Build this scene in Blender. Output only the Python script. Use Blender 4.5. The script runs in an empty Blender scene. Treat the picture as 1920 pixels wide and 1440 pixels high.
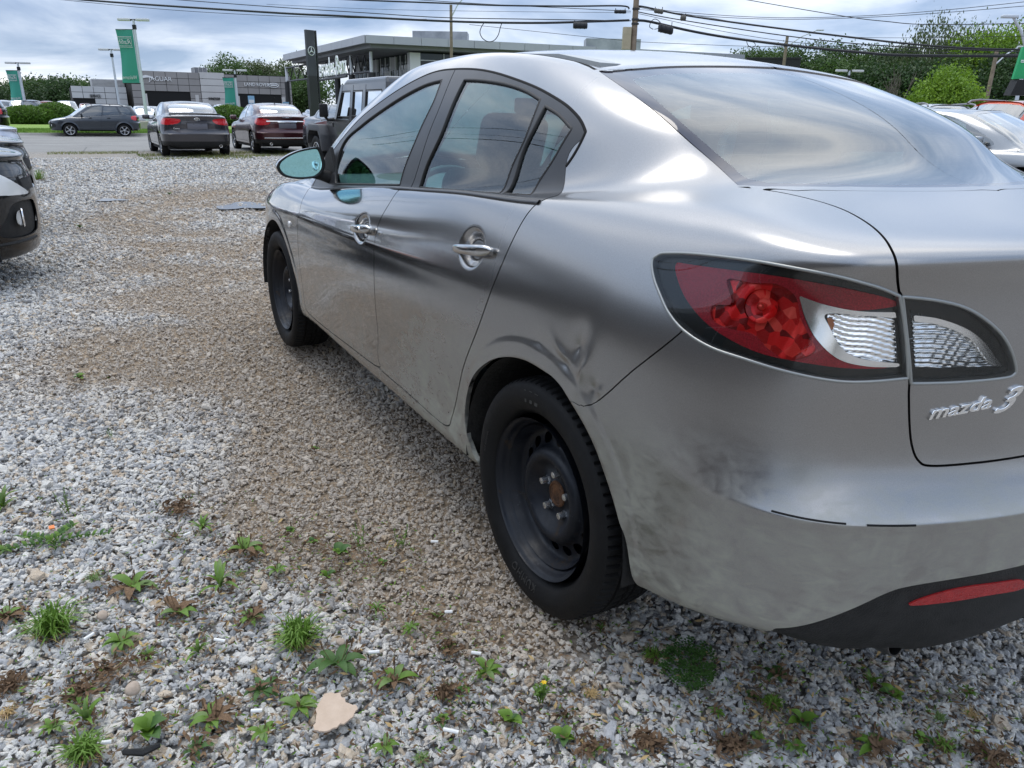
import bpy, bmesh, math, random, json
import numpy as np
from mathutils import Vector, Matrix, Euler
random.seed(7); rng=np.random.default_rng(11)
scene=bpy.context.scene; col=scene.collection
PI=math.pi
# ================= camera =================
CAM_R=Vector((-0.49990319,-0.86592529,0.01643747)); CAM_U=Vector((0.29881044,-0.15462893,0.94170176)); CAM_F=Vector((0.81290166,-0.47567141,-0.33604701))
CAM_C=Vector((-1.46508948,1.77923069,1.24897635)); FPX=1414.2646
cd=bpy.data.cameras.new('camera'); cam=bpy.data.objects.new('camera',cd); col.objects.link(cam)
m=Matrix((CAM_R,CAM_U,-CAM_F)).transposed().to_4x4(); m.translation=CAM_C; cam.matrix_world=m
cd.sensor_width=36.0; cd.lens=FPX/1920*36; cd.clip_start=.05; cd.clip_end=3000
scene.camera=cam
# ================= world: Nishita sky behind broken cloud =================
SUN_EL=math.radians(68); SUN_AZ=math.radians(15)   # azimuth from +x (car's nose) towards +y
sun_dir=Vector((math.cos(SUN_EL)*math.cos(SUN_AZ),math.cos(SUN_EL)*math.sin(SUN_AZ),math.sin(SUN_EL)))
w=bpy.data.worlds.new('World'); scene.world=w; w.use_nodes=True
nt=w.node_tree; nt.nodes.clear(); N=nt.nodes.new; L=nt.links.new
def nd(t,**k):
    n=N(t)
    for a,b in k.items():
        if hasattr(n,a): setattr(n,a,b)
        else: n.inputs[a].default_value=b
    return n
out=N('ShaderNodeOutputWorld'); sky=N('ShaderNodeTexSky'); sky.sky_type='NISHITA'; sky.sun_disc=False
sky.sun_elevation=SUN_EL; sky.sun_rotation=math.pi/2-SUN_AZ; sky.dust_density=1.5
bg1=nd('ShaderNodeBackground',Strength=.10); L(sky.outputs[0],bg1.inputs[0])
tc=N('ShaderNodeTexCoord'); sep=N('ShaderNodeSeparateXYZ'); L(tc.outputs['Generated'],sep.inputs[0])
def mth(op,a,b=None,clamp=False):
    n=N('ShaderNodeMath'); n.operation=op; n.use_clamp=clamp
    for i,x in enumerate((a,b)):
        if x is None: continue
        if isinstance(x,(int,float)): n.inputs[i].default_value=x
        else: L(x,n.inputs[i])
    return n.outputs[0]
zz=mth('MAXIMUM',sep.outputs[2],0.0); den=mth('ADD',zz,.17)
px_=mth('DIVIDE',sep.outputs[0],den); py_=mth('DIVIDE',sep.outputs[1],den)
cmb=N('ShaderNodeCombineXYZ'); L(px_,cmb.inputs[0]); L(py_,cmb.inputs[1])
n1=nd('ShaderNodeTexNoise',Scale=1.05,Detail=7.0,Roughness=.56,Distortion=.35); L(cmb.outputs[0],n1.inputs['Vector'])
mp=N('ShaderNodeMapping'); mp.inputs['Location'].default_value=(3.1,7.7,0); L(cmb.outputs[0],mp.inputs[0])
n2=nd('ShaderNodeTexNoise',Scale=.33,Detail=5.0,Roughness=.5,Distortion=.2); L(mp.outputs[0],n2.inputs['Vector'])
r1=N('ShaderNodeValToRGB'); L(n1.outputs[0],r1.inputs[0])
e=r1.color_ramp.elements; e[0].position=.36; e[0].color=(.31,.41,.56,1); e[1].position=.64; e[1].color=(.93,.94,.955,1)
x=r1.color_ramp.elements.new(.50); x.color=(.56,.63,.74,1)
r2=N('ShaderNodeValToRGB'); L(n2.outputs[0],r2.inputs[0])
e=r2.color_ramp.elements; e[0].position=.38; e[0].color=(.64,.69,.77,1); e[1].position=.62; e[1].color=(1.14,1.125,1.11,1)
mx=N('ShaderNodeMix'); mx.data_type='RGBA'; mx.blend_type='MULTIPLY'; mx.inputs[0].default_value=1
L(r1.outputs[0],mx.inputs[6]); L(r2.outputs[0],mx.inputs[7])
# brighter overhead, as the reflections in the glass show; pale at the horizon
rz=N('ShaderNodeValToRGB'); L(sep.outputs[2],rz.inputs[0])
e=rz.color_ramp.elements; e[0].position=0; e[0].color=(1.20,1.17,1.12,1); e[1].position=.75; e[1].color=(1.62,1.62,1.62,1)
x=rz.color_ramp.elements.new(.055); x.color=(1.02,1.02,1.02,1); x=rz.color_ramp.elements.new(.10); x.color=(.66,.72,.82,1); x=rz.color_ramp.elements.new(.20); x.color=(.88,.92,.99,1); x=rz.color_ramp.elements.new(.42); x.color=(1.34,1.35,1.37,1)
mz=N('ShaderNodeMix'); mz.data_type='RGBA'; mz.blend_type='MULTIPLY'; mz.inputs[0].default_value=1
L(mx.outputs[2],mz.inputs[6]); L(rz.outputs[0],mz.inputs[7])
below=N('ShaderNodeMath'); below.operation='LESS_THAN'; L(sep.outputs[2],below.inputs[0]); below.inputs[1].default_value=-.005
mb_=N('ShaderNodeMix'); mb_.data_type='RGBA'; L(below.outputs[0],mb_.inputs[0]); L(mz.outputs[2],mb_.inputs[6]); mb_.inputs[7].default_value=(.30,.29,.27,1); mz=mb_
bg2=nd('ShaderNodeBackground',Strength=1.16); L(mz.outputs[2],bg2.inputs[0])
ms=N('ShaderNodeMixShader'); ms.inputs[0].default_value=.86; L(bg1.outputs[0],ms.inputs[1]); L(bg2.outputs[0],ms.inputs[2]); L(ms.outputs[0],out.inputs[0])
# ================= sun behind thin cloud =================
sd=bpy.data.lights.new('sun','SUN'); sd.energy=1.05; sd.angle=math.radians(30); sd.color=(1,.93,.83)
so=bpy.data.objects.new('sun',sd); col.objects.link(so); so.rotation_euler=sun_dir.to_track_quat('Z','Y').to_euler()
scene.view_settings.view_transform='Standard'; scene.view_settings.look='None'; scene.view_settings.exposure=0.45; scene.view_settings.gamma=1
scene.view_settings.use_curve_mapping=False
scene.render.engine='CYCLES'; scene.cycles.max_bounces=8; scene.cycles.transparent_max_bounces=24; scene.cycles.glossy_bounces=4; scene.cycles.diffuse_bounces=2; scene.cycles.transmission_bounces=4
scene.cycles.caustics_reflective=False; scene.cycles.caustics_refractive=False

# ================= helpers =================
FH=Vector((CAM_F.x,CAM_F.y,0)).normalized(); RH=Vector((FH.y,-FH.x,0))
def ray(px,py): return (CAM_F*FPX+CAM_R*(px-960)-CAM_U*(py-720)).normalized()
def gp(px,py,z=0.0):                     # a place on the ground
    d=ray(px,py); t=(z-CAM_C.z)/d.z; return CAM_C+d*t
def at(px,py,Y):                         # a place at a distance Y from where the photographer stood
    d=ray(px,py); t=Y/d.dot(FH); return CAM_C+d*t
def tag(o,label=None,cat=None,group=None,kind=None):
    if label: o['label']=label
    if cat: o['category']=cat
    if group: o['group']=group
    if kind: o['kind']=kind
    return o
def empty(name,loc=(0,0,0),rz=0,parent=None):
    o=bpy.data.objects.new(name,None); col.objects.link(o); o.location=loc; o.rotation_euler=(0,0,rz); o.parent=parent; o.empty_display_size=.1
    return o
_m={}
def mat(name,base=(.5,.5,.5),rough=.5,metal=0,coat=0,coatr=.03,spec=.5,**k):
    if name in _m: return _m[name]
    a=bpy.data.materials.new(name); a.use_nodes=True; b=a.node_tree.nodes['Principled BSDF']
    b.inputs['Base Color'].default_value=(*base,1); b.inputs['Roughness'].default_value=rough; b.inputs['Metallic'].default_value=metal
    b.inputs['Coat Weight'].default_value=coat; b.inputs['Coat Roughness'].default_value=coatr; b.inputs['Specular IOR Level'].default_value=spec
    for q_,v_ in k.items(): b.inputs[q_].default_value=v_
    _m[name]=a; return a
class NT:
    def __init__(s,m): s.m=m; s.t=m.node_tree; s.b=s.t.nodes['Principled BSDF']
    def n(s,t,**k):
        n=s.t.nodes.new(t)
        for a,b in k.items():
            if hasattr(n,a): setattr(n,a,b)
            else: n.inputs[a].default_value=b
        return n
    def l(s,a,b): s.t.links.new(a,b)
    def coords(s,which='Object',scale=None):
        t=s.n('ShaderNodeTexCoord'); o=t.outputs[which]
        if scale is not None:
            mp=s.n('ShaderNodeMapping'); mp.inputs['Scale'].default_value=scale; s.l(o,mp.inputs[0]); o=mp.outputs[0]
        return o
    def noise(s,co,scale,detail=4,rough=.5,dist=0):
        n=s.n('ShaderNodeTexNoise',Scale=scale,Detail=float(detail),Roughness=rough,Distortion=dist)
        if co is not None: s.l(co,n.inputs['Vector'])
        return n.outputs[0]
    def ramp(s,f,st):
        r=s.n('ShaderNodeValToRGB'); s.l(f,r.inputs[0]); e=r.color_ramp.elements
        def c4(c): return (c,c,c,1) if isinstance(c,(int,float)) else (*c,1)
        e[0].position=st[0][0]; e[0].color=c4(st[0][1]); e[1].position=st[-1][0]; e[1].color=c4(st[-1][1])
        for p,c in st[1:-1]: q_=e.new(p); q_.color=c4(c)
        return r.outputs[0]
    def mix(s,f,a,b,mode='MIX'):
        n=s.n('ShaderNodeMix'); n.data_type='RGBA'; n.blend_type=mode
        for i,x in ((0,f),(6,a),(7,b)):
            if isinstance(x,(int,float)): n.inputs[i].default_value=x if i==0 else (x,x,x,1)
            elif isinstance(x,tuple): n.inputs[i].default_value=(*x,1)
            else: s.l(x,n.inputs[i])
        return n.outputs[2]
    def math(s,op,a,b=0.0,clamp=False):
        n=s.n('ShaderNodeMath'); n.operation=op; n.use_clamp=clamp
        for i,x in enumerate((a,b)):
            if isinstance(x,(int,float)): n.inputs[i].default_value=x
            else: s.l(x,n.inputs[i])
        return n.outputs[0]
    def bump(s,h,strength=.3,dist=.01,base=None):
        n=s.n('ShaderNodeBump',Strength=strength,Distance=dist); s.l(h,n.inputs['Height'])
        if base is not None: s.l(base,n.inputs['Normal'])
        return n.outputs[0]
def noisy(name,c1,c2,scale=4,rough=.6,metal=0,bump=0,bscale=40,detail=5,which='Object',coat=0):
    if name in _m: return _m[name]
    a=mat(name,c1,rough,metal,coat); t=NT(a); co=t.coords(which)
    f=t.noise(co,scale,detail,.6); c=t.ramp(f,[(.35,c1),(.65,c2)]); t.l(c,t.b.inputs['Base Color'])
    if bump:
        t.l(t.bump(t.noise(co,bscale,4),bump,.01),t.b.inputs['Normal'])
    return a
def glassmat(name,tint=(.55,.75,.72),trans=.6,rough=.0,ior=1.5,mul=2.1,add=.07):
    # thin sheet glass: tinted see-through plus mirror reflection by angle
    if name in _m: return _m[name]
    a=bpy.data.materials.new(name); a.use_nodes=True; t=a.node_tree; t.nodes.clear()
    o=t.nodes.new('ShaderNodeOutputMaterial'); tr=t.nodes.new('ShaderNodeBsdfTransparent'); tr.inputs[0].default_value=(tint[0]*trans,tint[1]*trans,tint[2]*trans,1)
    gl=t.nodes.new('ShaderNodeBsdfGlossy'); gl.inputs['Roughness'].default_value=rough; gl.inputs[0].default_value=(.95,.98,1,1)
    fr=t.nodes.new('ShaderNodeFresnel'); fr.inputs[0].default_value=ior
    mm=t.nodes.new('ShaderNodeMath'); mm.operation='MULTIPLY_ADD'; mm.inputs[1].default_value=mul; mm.inputs[2].default_value=add; mm.use_clamp=True
    t.links.new(fr.outputs[0],mm.inputs[0])
    mi=t.nodes.new('ShaderNodeMixShader'); t.links.new(mm.outputs[0],mi.inputs[0]); t.links.new(tr.outputs[0],mi.inputs[1]); t.links.new(gl.outputs[0],mi.inputs[2]); t.links.new(mi.outputs[0],o.inputs[0])
    _m[name]=a; return a
def link(name,me,mats,parent=None,smooth=False):
    o=bpy.data.objects.new(name,me); col.objects.link(o); o.parent=parent
    for x in (mats if isinstance(mats,(list,tuple)) else [mats]): me.materials.append(x)
    if smooth: me.polygons.foreach_set('use_smooth',[True]*len(me.polygons))
    return o
def pydata(name,V,F,m,parent=None,smooth=False):
    me=bpy.data.meshes.new(name); me.from_pydata([tuple(v) for v in V],[],[tuple(f) for f in F]); me.update()
    return link(name,me,m,parent,smooth)
def np_mesh(name,V,T,Nn=None,midx=None):
    me=bpy.data.meshes.new(name); nv=len(V); nf=len(T)
    me.vertices.add(nv); me.vertices.foreach_set('co',np.asarray(V,np.float32).ravel())
    me.loops.add(nf*3); me.loops.foreach_set('vertex_index',np.asarray(T,np.int32).ravel())
    me.polygons.add(nf); me.polygons.foreach_set('loop_start',np.arange(nf,dtype=np.int32)*3)
    if midx is not None: me.polygons.foreach_set('material_index',np.asarray(midx,np.int32))
    me.polygons.foreach_set('use_smooth',np.ones(nf,bool)); me.update()
    if Nn is not None: me.normals_split_custom_set_from_vertices(np.asarray(Nn,float).tolist())
    return me
class B:
    """collects simple solids; build() links them as ONE mesh"""
    def __init__(s): s.bm=bmesh.new()
    def box(s,c,size,rot=None,bevel=0,seg=2):
        r=bmesh.ops.create_cube(s.bm,size=1); vs=r['verts']
        M=Matrix.Translation(c)@(rot.to_4x4() if rot is not None else Matrix())@Matrix.Diagonal((*size,1))
        bmesh.ops.transform(s.bm,matrix=M,verts=vs)
        if bevel:
            es={e for v in vs for e in v.link_edges}
            bmesh.ops.bevel(s.bm,geom=list(es),offset=bevel,segments=seg,profile=.5,affect='EDGES')
        return s
    def tube(s,pts,r,n=8,cap=True):
        pts=[Vector(p) for p in pts]; rr=r if isinstance(r,(list,tuple)) else [r]*len(pts); rings=[]
        prev=None
        for i,p in enumerate(pts):
            t=(pts[min(i+1,len(pts)-1)]-pts[max(i-1,0)]).normalized()
            a=t.orthogonal().normalized() if prev is None else (prev-t*prev.dot(t)).normalized()
            prev=a; b=t.cross(a)
            rings.append([s.bm.verts.new(p+(a*math.cos(k*2*PI/n)+b*math.sin(k*2*PI/n))*rr[i]) for k in range(n)])
        for A,Bb in zip(rings,rings[1:]):
            for k in range(n): s.bm.faces.new((A[k],A[(k+1)%n],Bb[(k+1)%n],Bb[k]))
        if cap and n>2: s.bm.faces.new(rings[0][::-1]); s.bm.faces.new(rings[-1])
        return s
    def prism(s,poly,a,b,axis='y'):
        """polygon in the plane across `axis`, extruded from a to b along it"""
        def P(u,v,w): return {'y':(u,w,v),'x':(w,u,v),'z':(u,v,w)}[axis]
        A=[s.bm.verts.new(P(u,v,a)) for u,v in poly]; Bv=[s.bm.verts.new(P(u,v,b)) for u,v in poly]
        n=len(poly); s.bm.faces.new(A); s.bm.faces.new(Bv[::-1])
        for k in range(n): s.bm.faces.new((A[k],Bv[k],Bv[(k+1)%n],A[(k+1)%n]))
        return s
    def lathe(s,prof,axis_o=(0,0,0),n=48,axis='y'):
        rings=[]
        for r,h in prof:
            ring=[]
            for k in range(n):
                t=k*2*PI/n
                p={'y':(r*math.cos(t),h,r*math.sin(t)),'z':(r*math.cos(t),r*math.sin(t),h)}[axis]
                ring.append(s.bm.verts.new(Vector(p)+Vector(axis_o)))
            rings.append(ring)
        for A,Bb in zip(rings,rings[1:]):
            for k in range(n): s.bm.faces.new((A[k],Bb[k],Bb[(k+1)%n],A[(k+1)%n]))
        return s
    def ball(s,c,r,seg=12,rings=8,scale=(1,1,1)):
        q=bmesh.ops.create_uvsphere(s.bm,u_segments=seg,v_segments=rings,radius=r)
        bmesh.ops.transform(s.bm,matrix=Matrix.Translation(c)@Matrix.Diagonal((*scale,1)),verts=q['verts']); return s
    def face(s,pts): s.bm.faces.new([s.bm.verts.new(p) for p in pts]); return s
    def mirror(s):
        g=s.bm.verts[:]+s.bm.edges[:]+s.bm.faces[:]
        r=bmesh.ops.duplicate(s.bm,geom=g); vs=[x for x in r['geom'] if isinstance(x,bmesh.types.BMVert)]
        fs=[x for x in r['geom'] if isinstance(x,bmesh.types.BMFace)]
        for v in vs: v.co.y=-v.co.y
        bmesh.ops.reverse_faces(s.bm,faces=fs); return s
    def build(s,name,m,parent=None,smooth=False,loc=None,fix=True):
        if fix: bmesh.ops.recalc_face_normals(s.bm,faces=s.bm.faces)
        me=bpy.data.meshes.new(name); s.bm.to_mesh(me); s.bm.free()
        o=link(name,me,m,parent,smooth)
        if smooth: me.set_sharp_from_angle(angle=math.radians(38))
        if loc is not None: o.location=loc
        return o
def text_mesh(txt,size=1,extrude=.02,shear=0,bevel=0,spacing=1.0,align='LEFT'):
    c=bpy.data.curves.new('lettering','FONT'); c.body=txt; c.size=size; c.extrude=extrude; c.shear=shear; c.bevel_depth=bevel; c.space_character=spacing; c.align_x=align; c.resolution_u=3
    o=bpy.data.objects.new('lettering',c); col.objects.link(o)
    dg=bpy.context.evaluated_depsgraph_get(); me=bpy.data.meshes.new_from_object(o.evaluated_get(dg))
    bpy.data.objects.remove(o); bpy.data.curves.remove(c); return me
def text_on(name,txt,m,parent,origin,xdir,ydir,size,extrude=.02,**k):
    me=text_mesh(txt,size,extrude,**k); xd=Vector(xdir).normalized(); yd=Vector(ydir).normalized(); zd=xd.cross(yd).normalized()
    M=Matrix((xd,yd,zd)).transposed().to_4x4(); M.translation=Vector(origin); me.transform(M)
    me.materials.clear(); return link(name,me,m,parent)

# ---------- car body surface: rings (bottom to roof) x stations (front centre, round the left side, rear centre) ----------
def keyf(s,table):
    k=np.array(sorted(table),float) if isinstance(table,list) else None
    return np.interp(s,k[:,0],k[:,1])
NS=23
S=np.arange(NS,dtype=float)
CREST=np.array([(3.59,0),(3.57,.25),(3.48,.52),(3.32,.72),(3.12,.81),(2.9,.855),(2.64,.868),(2.3,.870),(2.0,.873),(1.6,.876),(1.13,.8775),(.8,.8775),(.5,.8775),(.2,.878),(0,.878),(-.2,.876),(-.40,.868),(-.58,.845),(-.715,.775),(-.80,.665),(-.875,.46),(-.915,.23),(-.925,0)])
def contour(d):
    # offset the crest contour inward by d(s)
    P=CREST.copy();E=np.vstack([[P[1,0],-P[1,1]],P,[P[-2,0],-P[-2,1]]])
    T=E[2:]-E[:-2];T/=np.linalg.norm(T,axis=1)[:,None]
    n=np.stack([-T[:,1]*-1,T[:,0]*-1],1)  # outward
    n=np.stack([T[:,1],-T[:,0]],1)
    c=P+n*0
    # make sure outward
    sg=np.sign((n*(P-np.array([1.3,0]))).sum(1));n*=sg[:,None]
    return P-n*d[:,None]
RD=[ # (z table, d table) per ring
 ([(0,.20),(4,.20),(8,.245),(12,.235),(14,.235),(16,.285),(18,.30),(20,.25),(22,.24)],[(0,.12),(8,.10),(14,.10),(16,.08),(18,.10),(22,.14)]),
 ([(0,.215),(4,.215),(8,.262),(12,.254),(14,.255),(16,.295),(17,.325),(18,.335),(19,.305),(20,.27),(22,.25)],[(0,.05),(8,.05),(14,.055),(16,.035),(18,.045),(22,.09)]),
 ([(0,.27),(4,.27),(8,.295),(12,.288),(14,.29),(16,.34),(18,.37),(22,.34)],[(0,.02),(8,.020),(14,.022),(16,.018),(18,.02),(22,.04)]),
 ([(0,.42),(4,.42),(8,.38),(12,.38),(14,.40),(16,.45),(18,.46),(22,.46)],[(0,.0),(8,.018),(12,.02),(14,.008),(16,.010),(18,.012),(22,.012)]),
 ([(0,.56),(4,.56),(8,.53),(12,.53),(14,.55),(16,.575),(17,.585),(18,.592),(22,.597)],[(0,.0),(8,.008),(12,.009),(14,.0),(16,.004),(18,.0),(22,.0)]),
 ([(0,.62),(4,.65),(8,.65),(12,.66),(14,.66),(16,.64),(17,.62),(18,.612),(22,.617)],[(0,.02),(8,.0),(14,.0),(16,.002),(17,.002),(18,.004),(22,.004)]),
 ([(0,.66),(4,.74),(8,.74),(12,.77),(14,.78),(16,.76),(17,.72),(18,.70),(22,.70)],[(0,.05),(4,.02),(8,.001),(12,.002),(14,.004),(16,.010),(17,.022),(18,.040),(19,.052),(22,.055)]),
 ([(0,.70),(4,.79),(8,.83),(12,.87),(14,.885),(16,.88),(18,.86),(22,.86)],[(0,.12),(4,.05),(8,.014),(12,.014),(14,.014),(16,.026),(18,.048),(22,.050)]),
 ([(0,.73),(4,.82),(6,.86),(8,.885),(10,.965),(12,1.01),(14,1.015),(16,1.00),(18,1.0),(22,1.03)],[(0,.25),(4,.10),(6,.06),(8,.055),(12,.055),(14,.06),(16,.075),(18,.068),(22,.050)]),
 ([(0,.77),(4,.84),(6,.885),(8,.905),(10,.995),(12,1.04),(14,1.072),(16,1.085),(18,1.072),(20,1.085),(22,1.09)],[(0,.45),(4,.17),(6,.10),(8,.080),(12,.085),(13,.095),(14,.115),(16,.14),(17,.12),(18,.095),(22,.070)]),
]
G10={0:(2.62,0,.985),2:(2.57,.32,.975),4:(2.55,.58,.95),6:(2.48,.70,.925),7:(2.25,.752,.915),8:(1.93,.768,.926),9:(1.5,.778,.972),10:(1.1,.782,1.005),11:(.8,.778,1.027),12:(.5,.768,1.048),13:(.25,.745,1.07),14:(.05,.712,1.095),15:(-.1,.672,1.115),16:(-.22,.62,1.126),17:(-.29,.56,1.129),18:(-.335,.47,1.13),19:(-.37,.38,1.13),20:(-.405,.27,1.13),21:(-.43,.14,1.13),22:(-.44,0,1.13)}
G13={0:(1.72,0,1.43),2:(1.70,.22,1.425),4:(1.65,.40,1.408),6:(1.66,.53,1.375),7:(1.55,.582,1.376),8:(1.36,.602,1.396),9:(1.12,.606,1.409),10:(.95,.608,1.415),11:(.8,.606,1.415),12:(.65,.600,1.409),13:(.52,.592,1.399),14:(.42,.578,1.388),15:(.34,.562,1.377),16:(.27,.54,1.367),17:(.235,.50,1.370),18:(.215,.42,1.38),19:(.205,.34,1.387),20:(.20,.24,1.393),21:(.193,.12,1.398),22:(.19,0,1.40)}
def g(tab):
    k=sorted(tab);a=np.array([tab[i] for i in k]);return np.stack([np.interp(S,k,a[:,j]) for j in range(3)],1)
def rings():
    R=[]
    for zt,dt in RD:
        c=contour(np.interp(S,*np.array(dt).T));R.append(np.column_stack([c,np.interp(S,*np.array(zt).T)]))
    a,b=g(G10),g(G13)
    R.append(a)
    m1=a*.66+b*.34;m2=a*.33+b*.67
    # bulge outward of the glass
    for m,k in ((m1,.030),(m2,.034)):
        T=np.gradient(m,axis=0);T[:,2]=0;n=np.stack([T[:,1],-T[:,0]],1);n/=np.linalg.norm(n,axis=1)[:,None]
        sg=np.sign((n*(m[:,:2]-np.array([1.0,0]))).sum(1));n*=sg[:,None]
        bl=np.interp(S,[0,5,8,12,14,16,18,22],[.6,1.1,1,1,.9,.8,.9,1.])
        m[:,:2]+=n*k*bl[:,None]*.8;m[:,2]+=k*.6*np.interp(S,[0,6,8,14,16,22],[1,.6,.2,.3,.8,1])
        R.append(m)
    R.append(b)
    c=b.copy();c[:,1]*=.93;c[:,2]+=.008;c[:,0]+=(0.95-c[:,0])*.05
    R.append(c)
    return np.array(R)
NR=15
def bs(t):
    return np.stack([(1-t)**3,3*t**3-6*t**2+4,-3*t**3+3*t**2+3*t+1,t**3],-1)/6
def smooth_ctrl(Q):
    # interpolating-ish: sharpen control points so the B-spline passes near Q
    def ext(Q):
        a=Q[:,1:2]*np.array([1,-1,1]);b=Q[:,-2:-1]*np.array([1,-1,1])
        E=np.concatenate([a,Q,b],1)
        return np.concatenate([2*E[:1]-E[1:2],E,2*E[-1:]-E[-2:-1]],0)
    C=Q.copy()
    for _ in range(3):
        E=ext(C);s=(E[:-2]+4*E[1:-1]+E[2:])/6;s=(s[:,:-2]+4*s[:,1:-1]+s[:,2:])/6
        C=C+(Q-s)*.75
    return ext(C)
class Surf:
    def __init__(self,Q): self.C=smooth_ctrl(Q);self.nr,self.ns=Q.shape[:2]
    def ev(self,s,v):
        s=np.clip(np.asarray(s,float),0,self.ns-1);v=np.clip(np.asarray(v,float),0,self.nr-1)
        i=np.minimum(s.astype(int),self.ns-2);j=np.minimum(v.astype(int),self.nr-2)
        a=bs(s-i);b=bs(v-j);P=np.zeros(s.shape+(3,))
        for m in range(4):
            for n in range(4):
                P+=(b[...,m]*a[...,n])[...,None]*self.C[j+m,i+n]
        return P

# ================= cutting of a surface into panels =================
def crpoly(pts,n=8,closed=True):
    """smooth (Catmull-Rom) curve through points; a doubled point is a corner"""
    P=[np.array(p,float) for p in pts]; m=len(P); out=[]
    rng_=range(m) if closed else range(m-1)
    for i in rng_:
        p1,p2=P[i],P[(i+1)%m]
        if np.allclose(p1,p2): continue
        p0=P[(i-1)%m] if (closed or i>0) else p1; p3=P[(i+2)%m] if (closed or i+2<m) else p2
        for k in range(n):
            t=k/n
            out.append(.5*((2*p1)+(-p0+p2)*t+(2*p0-5*p1+4*p2-p3)*t*t+(-p0+3*p1-3*p2+p3)*t**3))
    if not closed: out.append(P[-1])
    return np.array(out)
def inpoly(x,y,poly):
    c=np.zeros(x.shape,bool); n=len(poly)
    for i in range(n):
        x1,y1=poly[i]; x2,y2=poly[(i+1)%n]
        if y1==y2: continue
        k=((y1>y)!=(y2>y))&(x<(x2-x1)*(y-y1)/(y2-y1)+x1); c^=k
    return c
class Patch:
    def __init__(s,V,Nn,A,T): s.V=V; s.N=Nn; s.A=A; s.T=T
    def compact(s):
        u,inv=np.unique(s.T,return_inverse=True); return Patch(s.V[u],s.N[u],s.A[u],inv.reshape(-1,3))
    def split(s,f):
        """-> (part where f<0, part where f>=0), cut exactly along f=0"""
        f=np.where(np.abs(f)<1e-6,1e-6,f); T=s.T; neg=f[T]<0; c=neg.sum(1)
        Tin=T[c==3]; Tout=T[c==0]; V,Nn,A=s.V,s.N,s.A
        for k in (1,2):
            X=T[c==k]
            if not len(X): continue
            ng=neg[c==k] if k==1 else ~neg[c==k]
            o=ng.argmax(1); r=np.arange(len(X)); a=X[r,o]; b=X[r,(o+1)%3]; d=X[r,(o+2)%3]   # a is the odd one out
            def cut(p,q):
                lo=np.minimum(p,q); hi=np.maximum(p,q); key=lo.astype(np.int64)*len(s.V)+hi
                return key,lo,hi
            k1,l1,h1=cut(a,b); k2,l2,h2=cut(a,d); keys=np.concatenate([k1,k2]); lo=np.concatenate([l1,l2]); hi=np.concatenate([h1,h2])
            uk,ix,inv=np.unique(keys,return_index=True,return_inverse=True); inv=inv.ravel()
            lo,hi=lo[ix],hi[ix]; t=(f[lo]/(f[lo]-f[hi]))[:,None]; base=len(V)
            V=np.vstack([V,s.V[lo]+(s.V[hi]-s.V[lo])*t]); Nn=np.vstack([Nn,s.N[lo]+(s.N[hi]-s.N[lo])*t]); A=np.vstack([A,s.A[lo]+(s.A[hi]-s.A[lo])*t])
            m1=base+inv[:len(X)]; m2=base+inv[len(X):]
            one=np.stack([a,m1,m2],1); two=np.vstack([np.stack([m1,b,d],1),np.stack([m1,d,m2],1)])
            if k==1: Tin=np.vstack([Tin,one]); Tout=np.vstack([Tout,two])
            else: Tout=np.vstack([Tout,one]); Tin=np.vstack([Tin,two])
        return Patch(V,Nn,A,Tin).compact(),Patch(V,Nn,A,Tout).compact()
def sdf(patch,poly,surf,pad=.35,closed=True):
    """signed distance (metres) of every vertex to a curve given in (station, ring)"""
    A=patch.A; lo=poly.min(0)-pad; hi=poly.max(0)+pad; f=np.full(len(A),1.0)
    k=np.where((A[:,0]>lo[0])&(A[:,0]<hi[0])&(A[:,1]>lo[1])&(A[:,1]<hi[1]))[0]
    if not len(k): return f
    Q=surf.ev(poly[:,0],poly[:,1]); Q2=np.roll(Q,-1,0); D=Q2-Q; L2=(D*D).sum(1)+1e-12
    d=np.full(len(k),9.0)
    for i in range(len(Q)):
        w_=patch.V[k]-Q[i]; t=np.clip(w_@D[i]/L2[i],0,1); d=np.minimum(d,np.linalg.norm(w_-t[:,None]*D[i],axis=1))
    ins=inpoly(A[k,0],A[k,1],poly); f[k]=np.where(ins,-d,d)
    # a curve that leaves the sheet has no wall there
    return f
def cut3(p,f,g):
    """-> (inside, outside), with a shut line of width 2g left out between them"""
    q=Patch(p.V,p.N,np.column_stack([p.A,f]),p.T); a,b=q.split(f+g); _,b=b.split(b.A[:,-1]-g)
    a.A=a.A[:,:-1]; b.A=b.A[:,:-1]; return a,b
def grid_patch(surf,s,v,disp=None):
    SS,VV=np.meshgrid(s,v); P=surf.ev(SS,VV)
    def normals(P):
        a=np.gradient(P,axis=1); b=np.gradient(P,axis=0); n=np.cross(a,b); n/=np.linalg.norm(n,axis=-1)[...,None]+1e-12
        if ((P-np.array([1.2,0,.7]))*n).sum(-1).mean()<0: n=-n
        return n
    n=normals(P)
    if disp is not None: P=P+n*disp(P,SS,VV)[...,None]; n=normals(P)
    r,c=SS.shape; i=np.arange(r*c).reshape(r,c); a,b,d,e=i[:-1,:-1].ravel(),i[:-1,1:].ravel(),i[1:,1:].ravel(),i[1:,:-1].ravel()
    T=np.vstack([np.stack([a,b,d],1),np.stack([a,d,e],1)])
    p=Patch(P.reshape(-1,3),n.reshape(-1,3),np.stack([SS.ravel(),VV.ravel()],1),T)
    # outward winding
    f0=np.cross(p.V[T[:,1]]-p.V[T[:,0]],p.V[T[:,2]]-p.V[T[:,0]]); 
    if (f0*p.N[T[:,0]]).sum()<0: p.T=p.T[:,::-1].copy()
    return p
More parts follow.
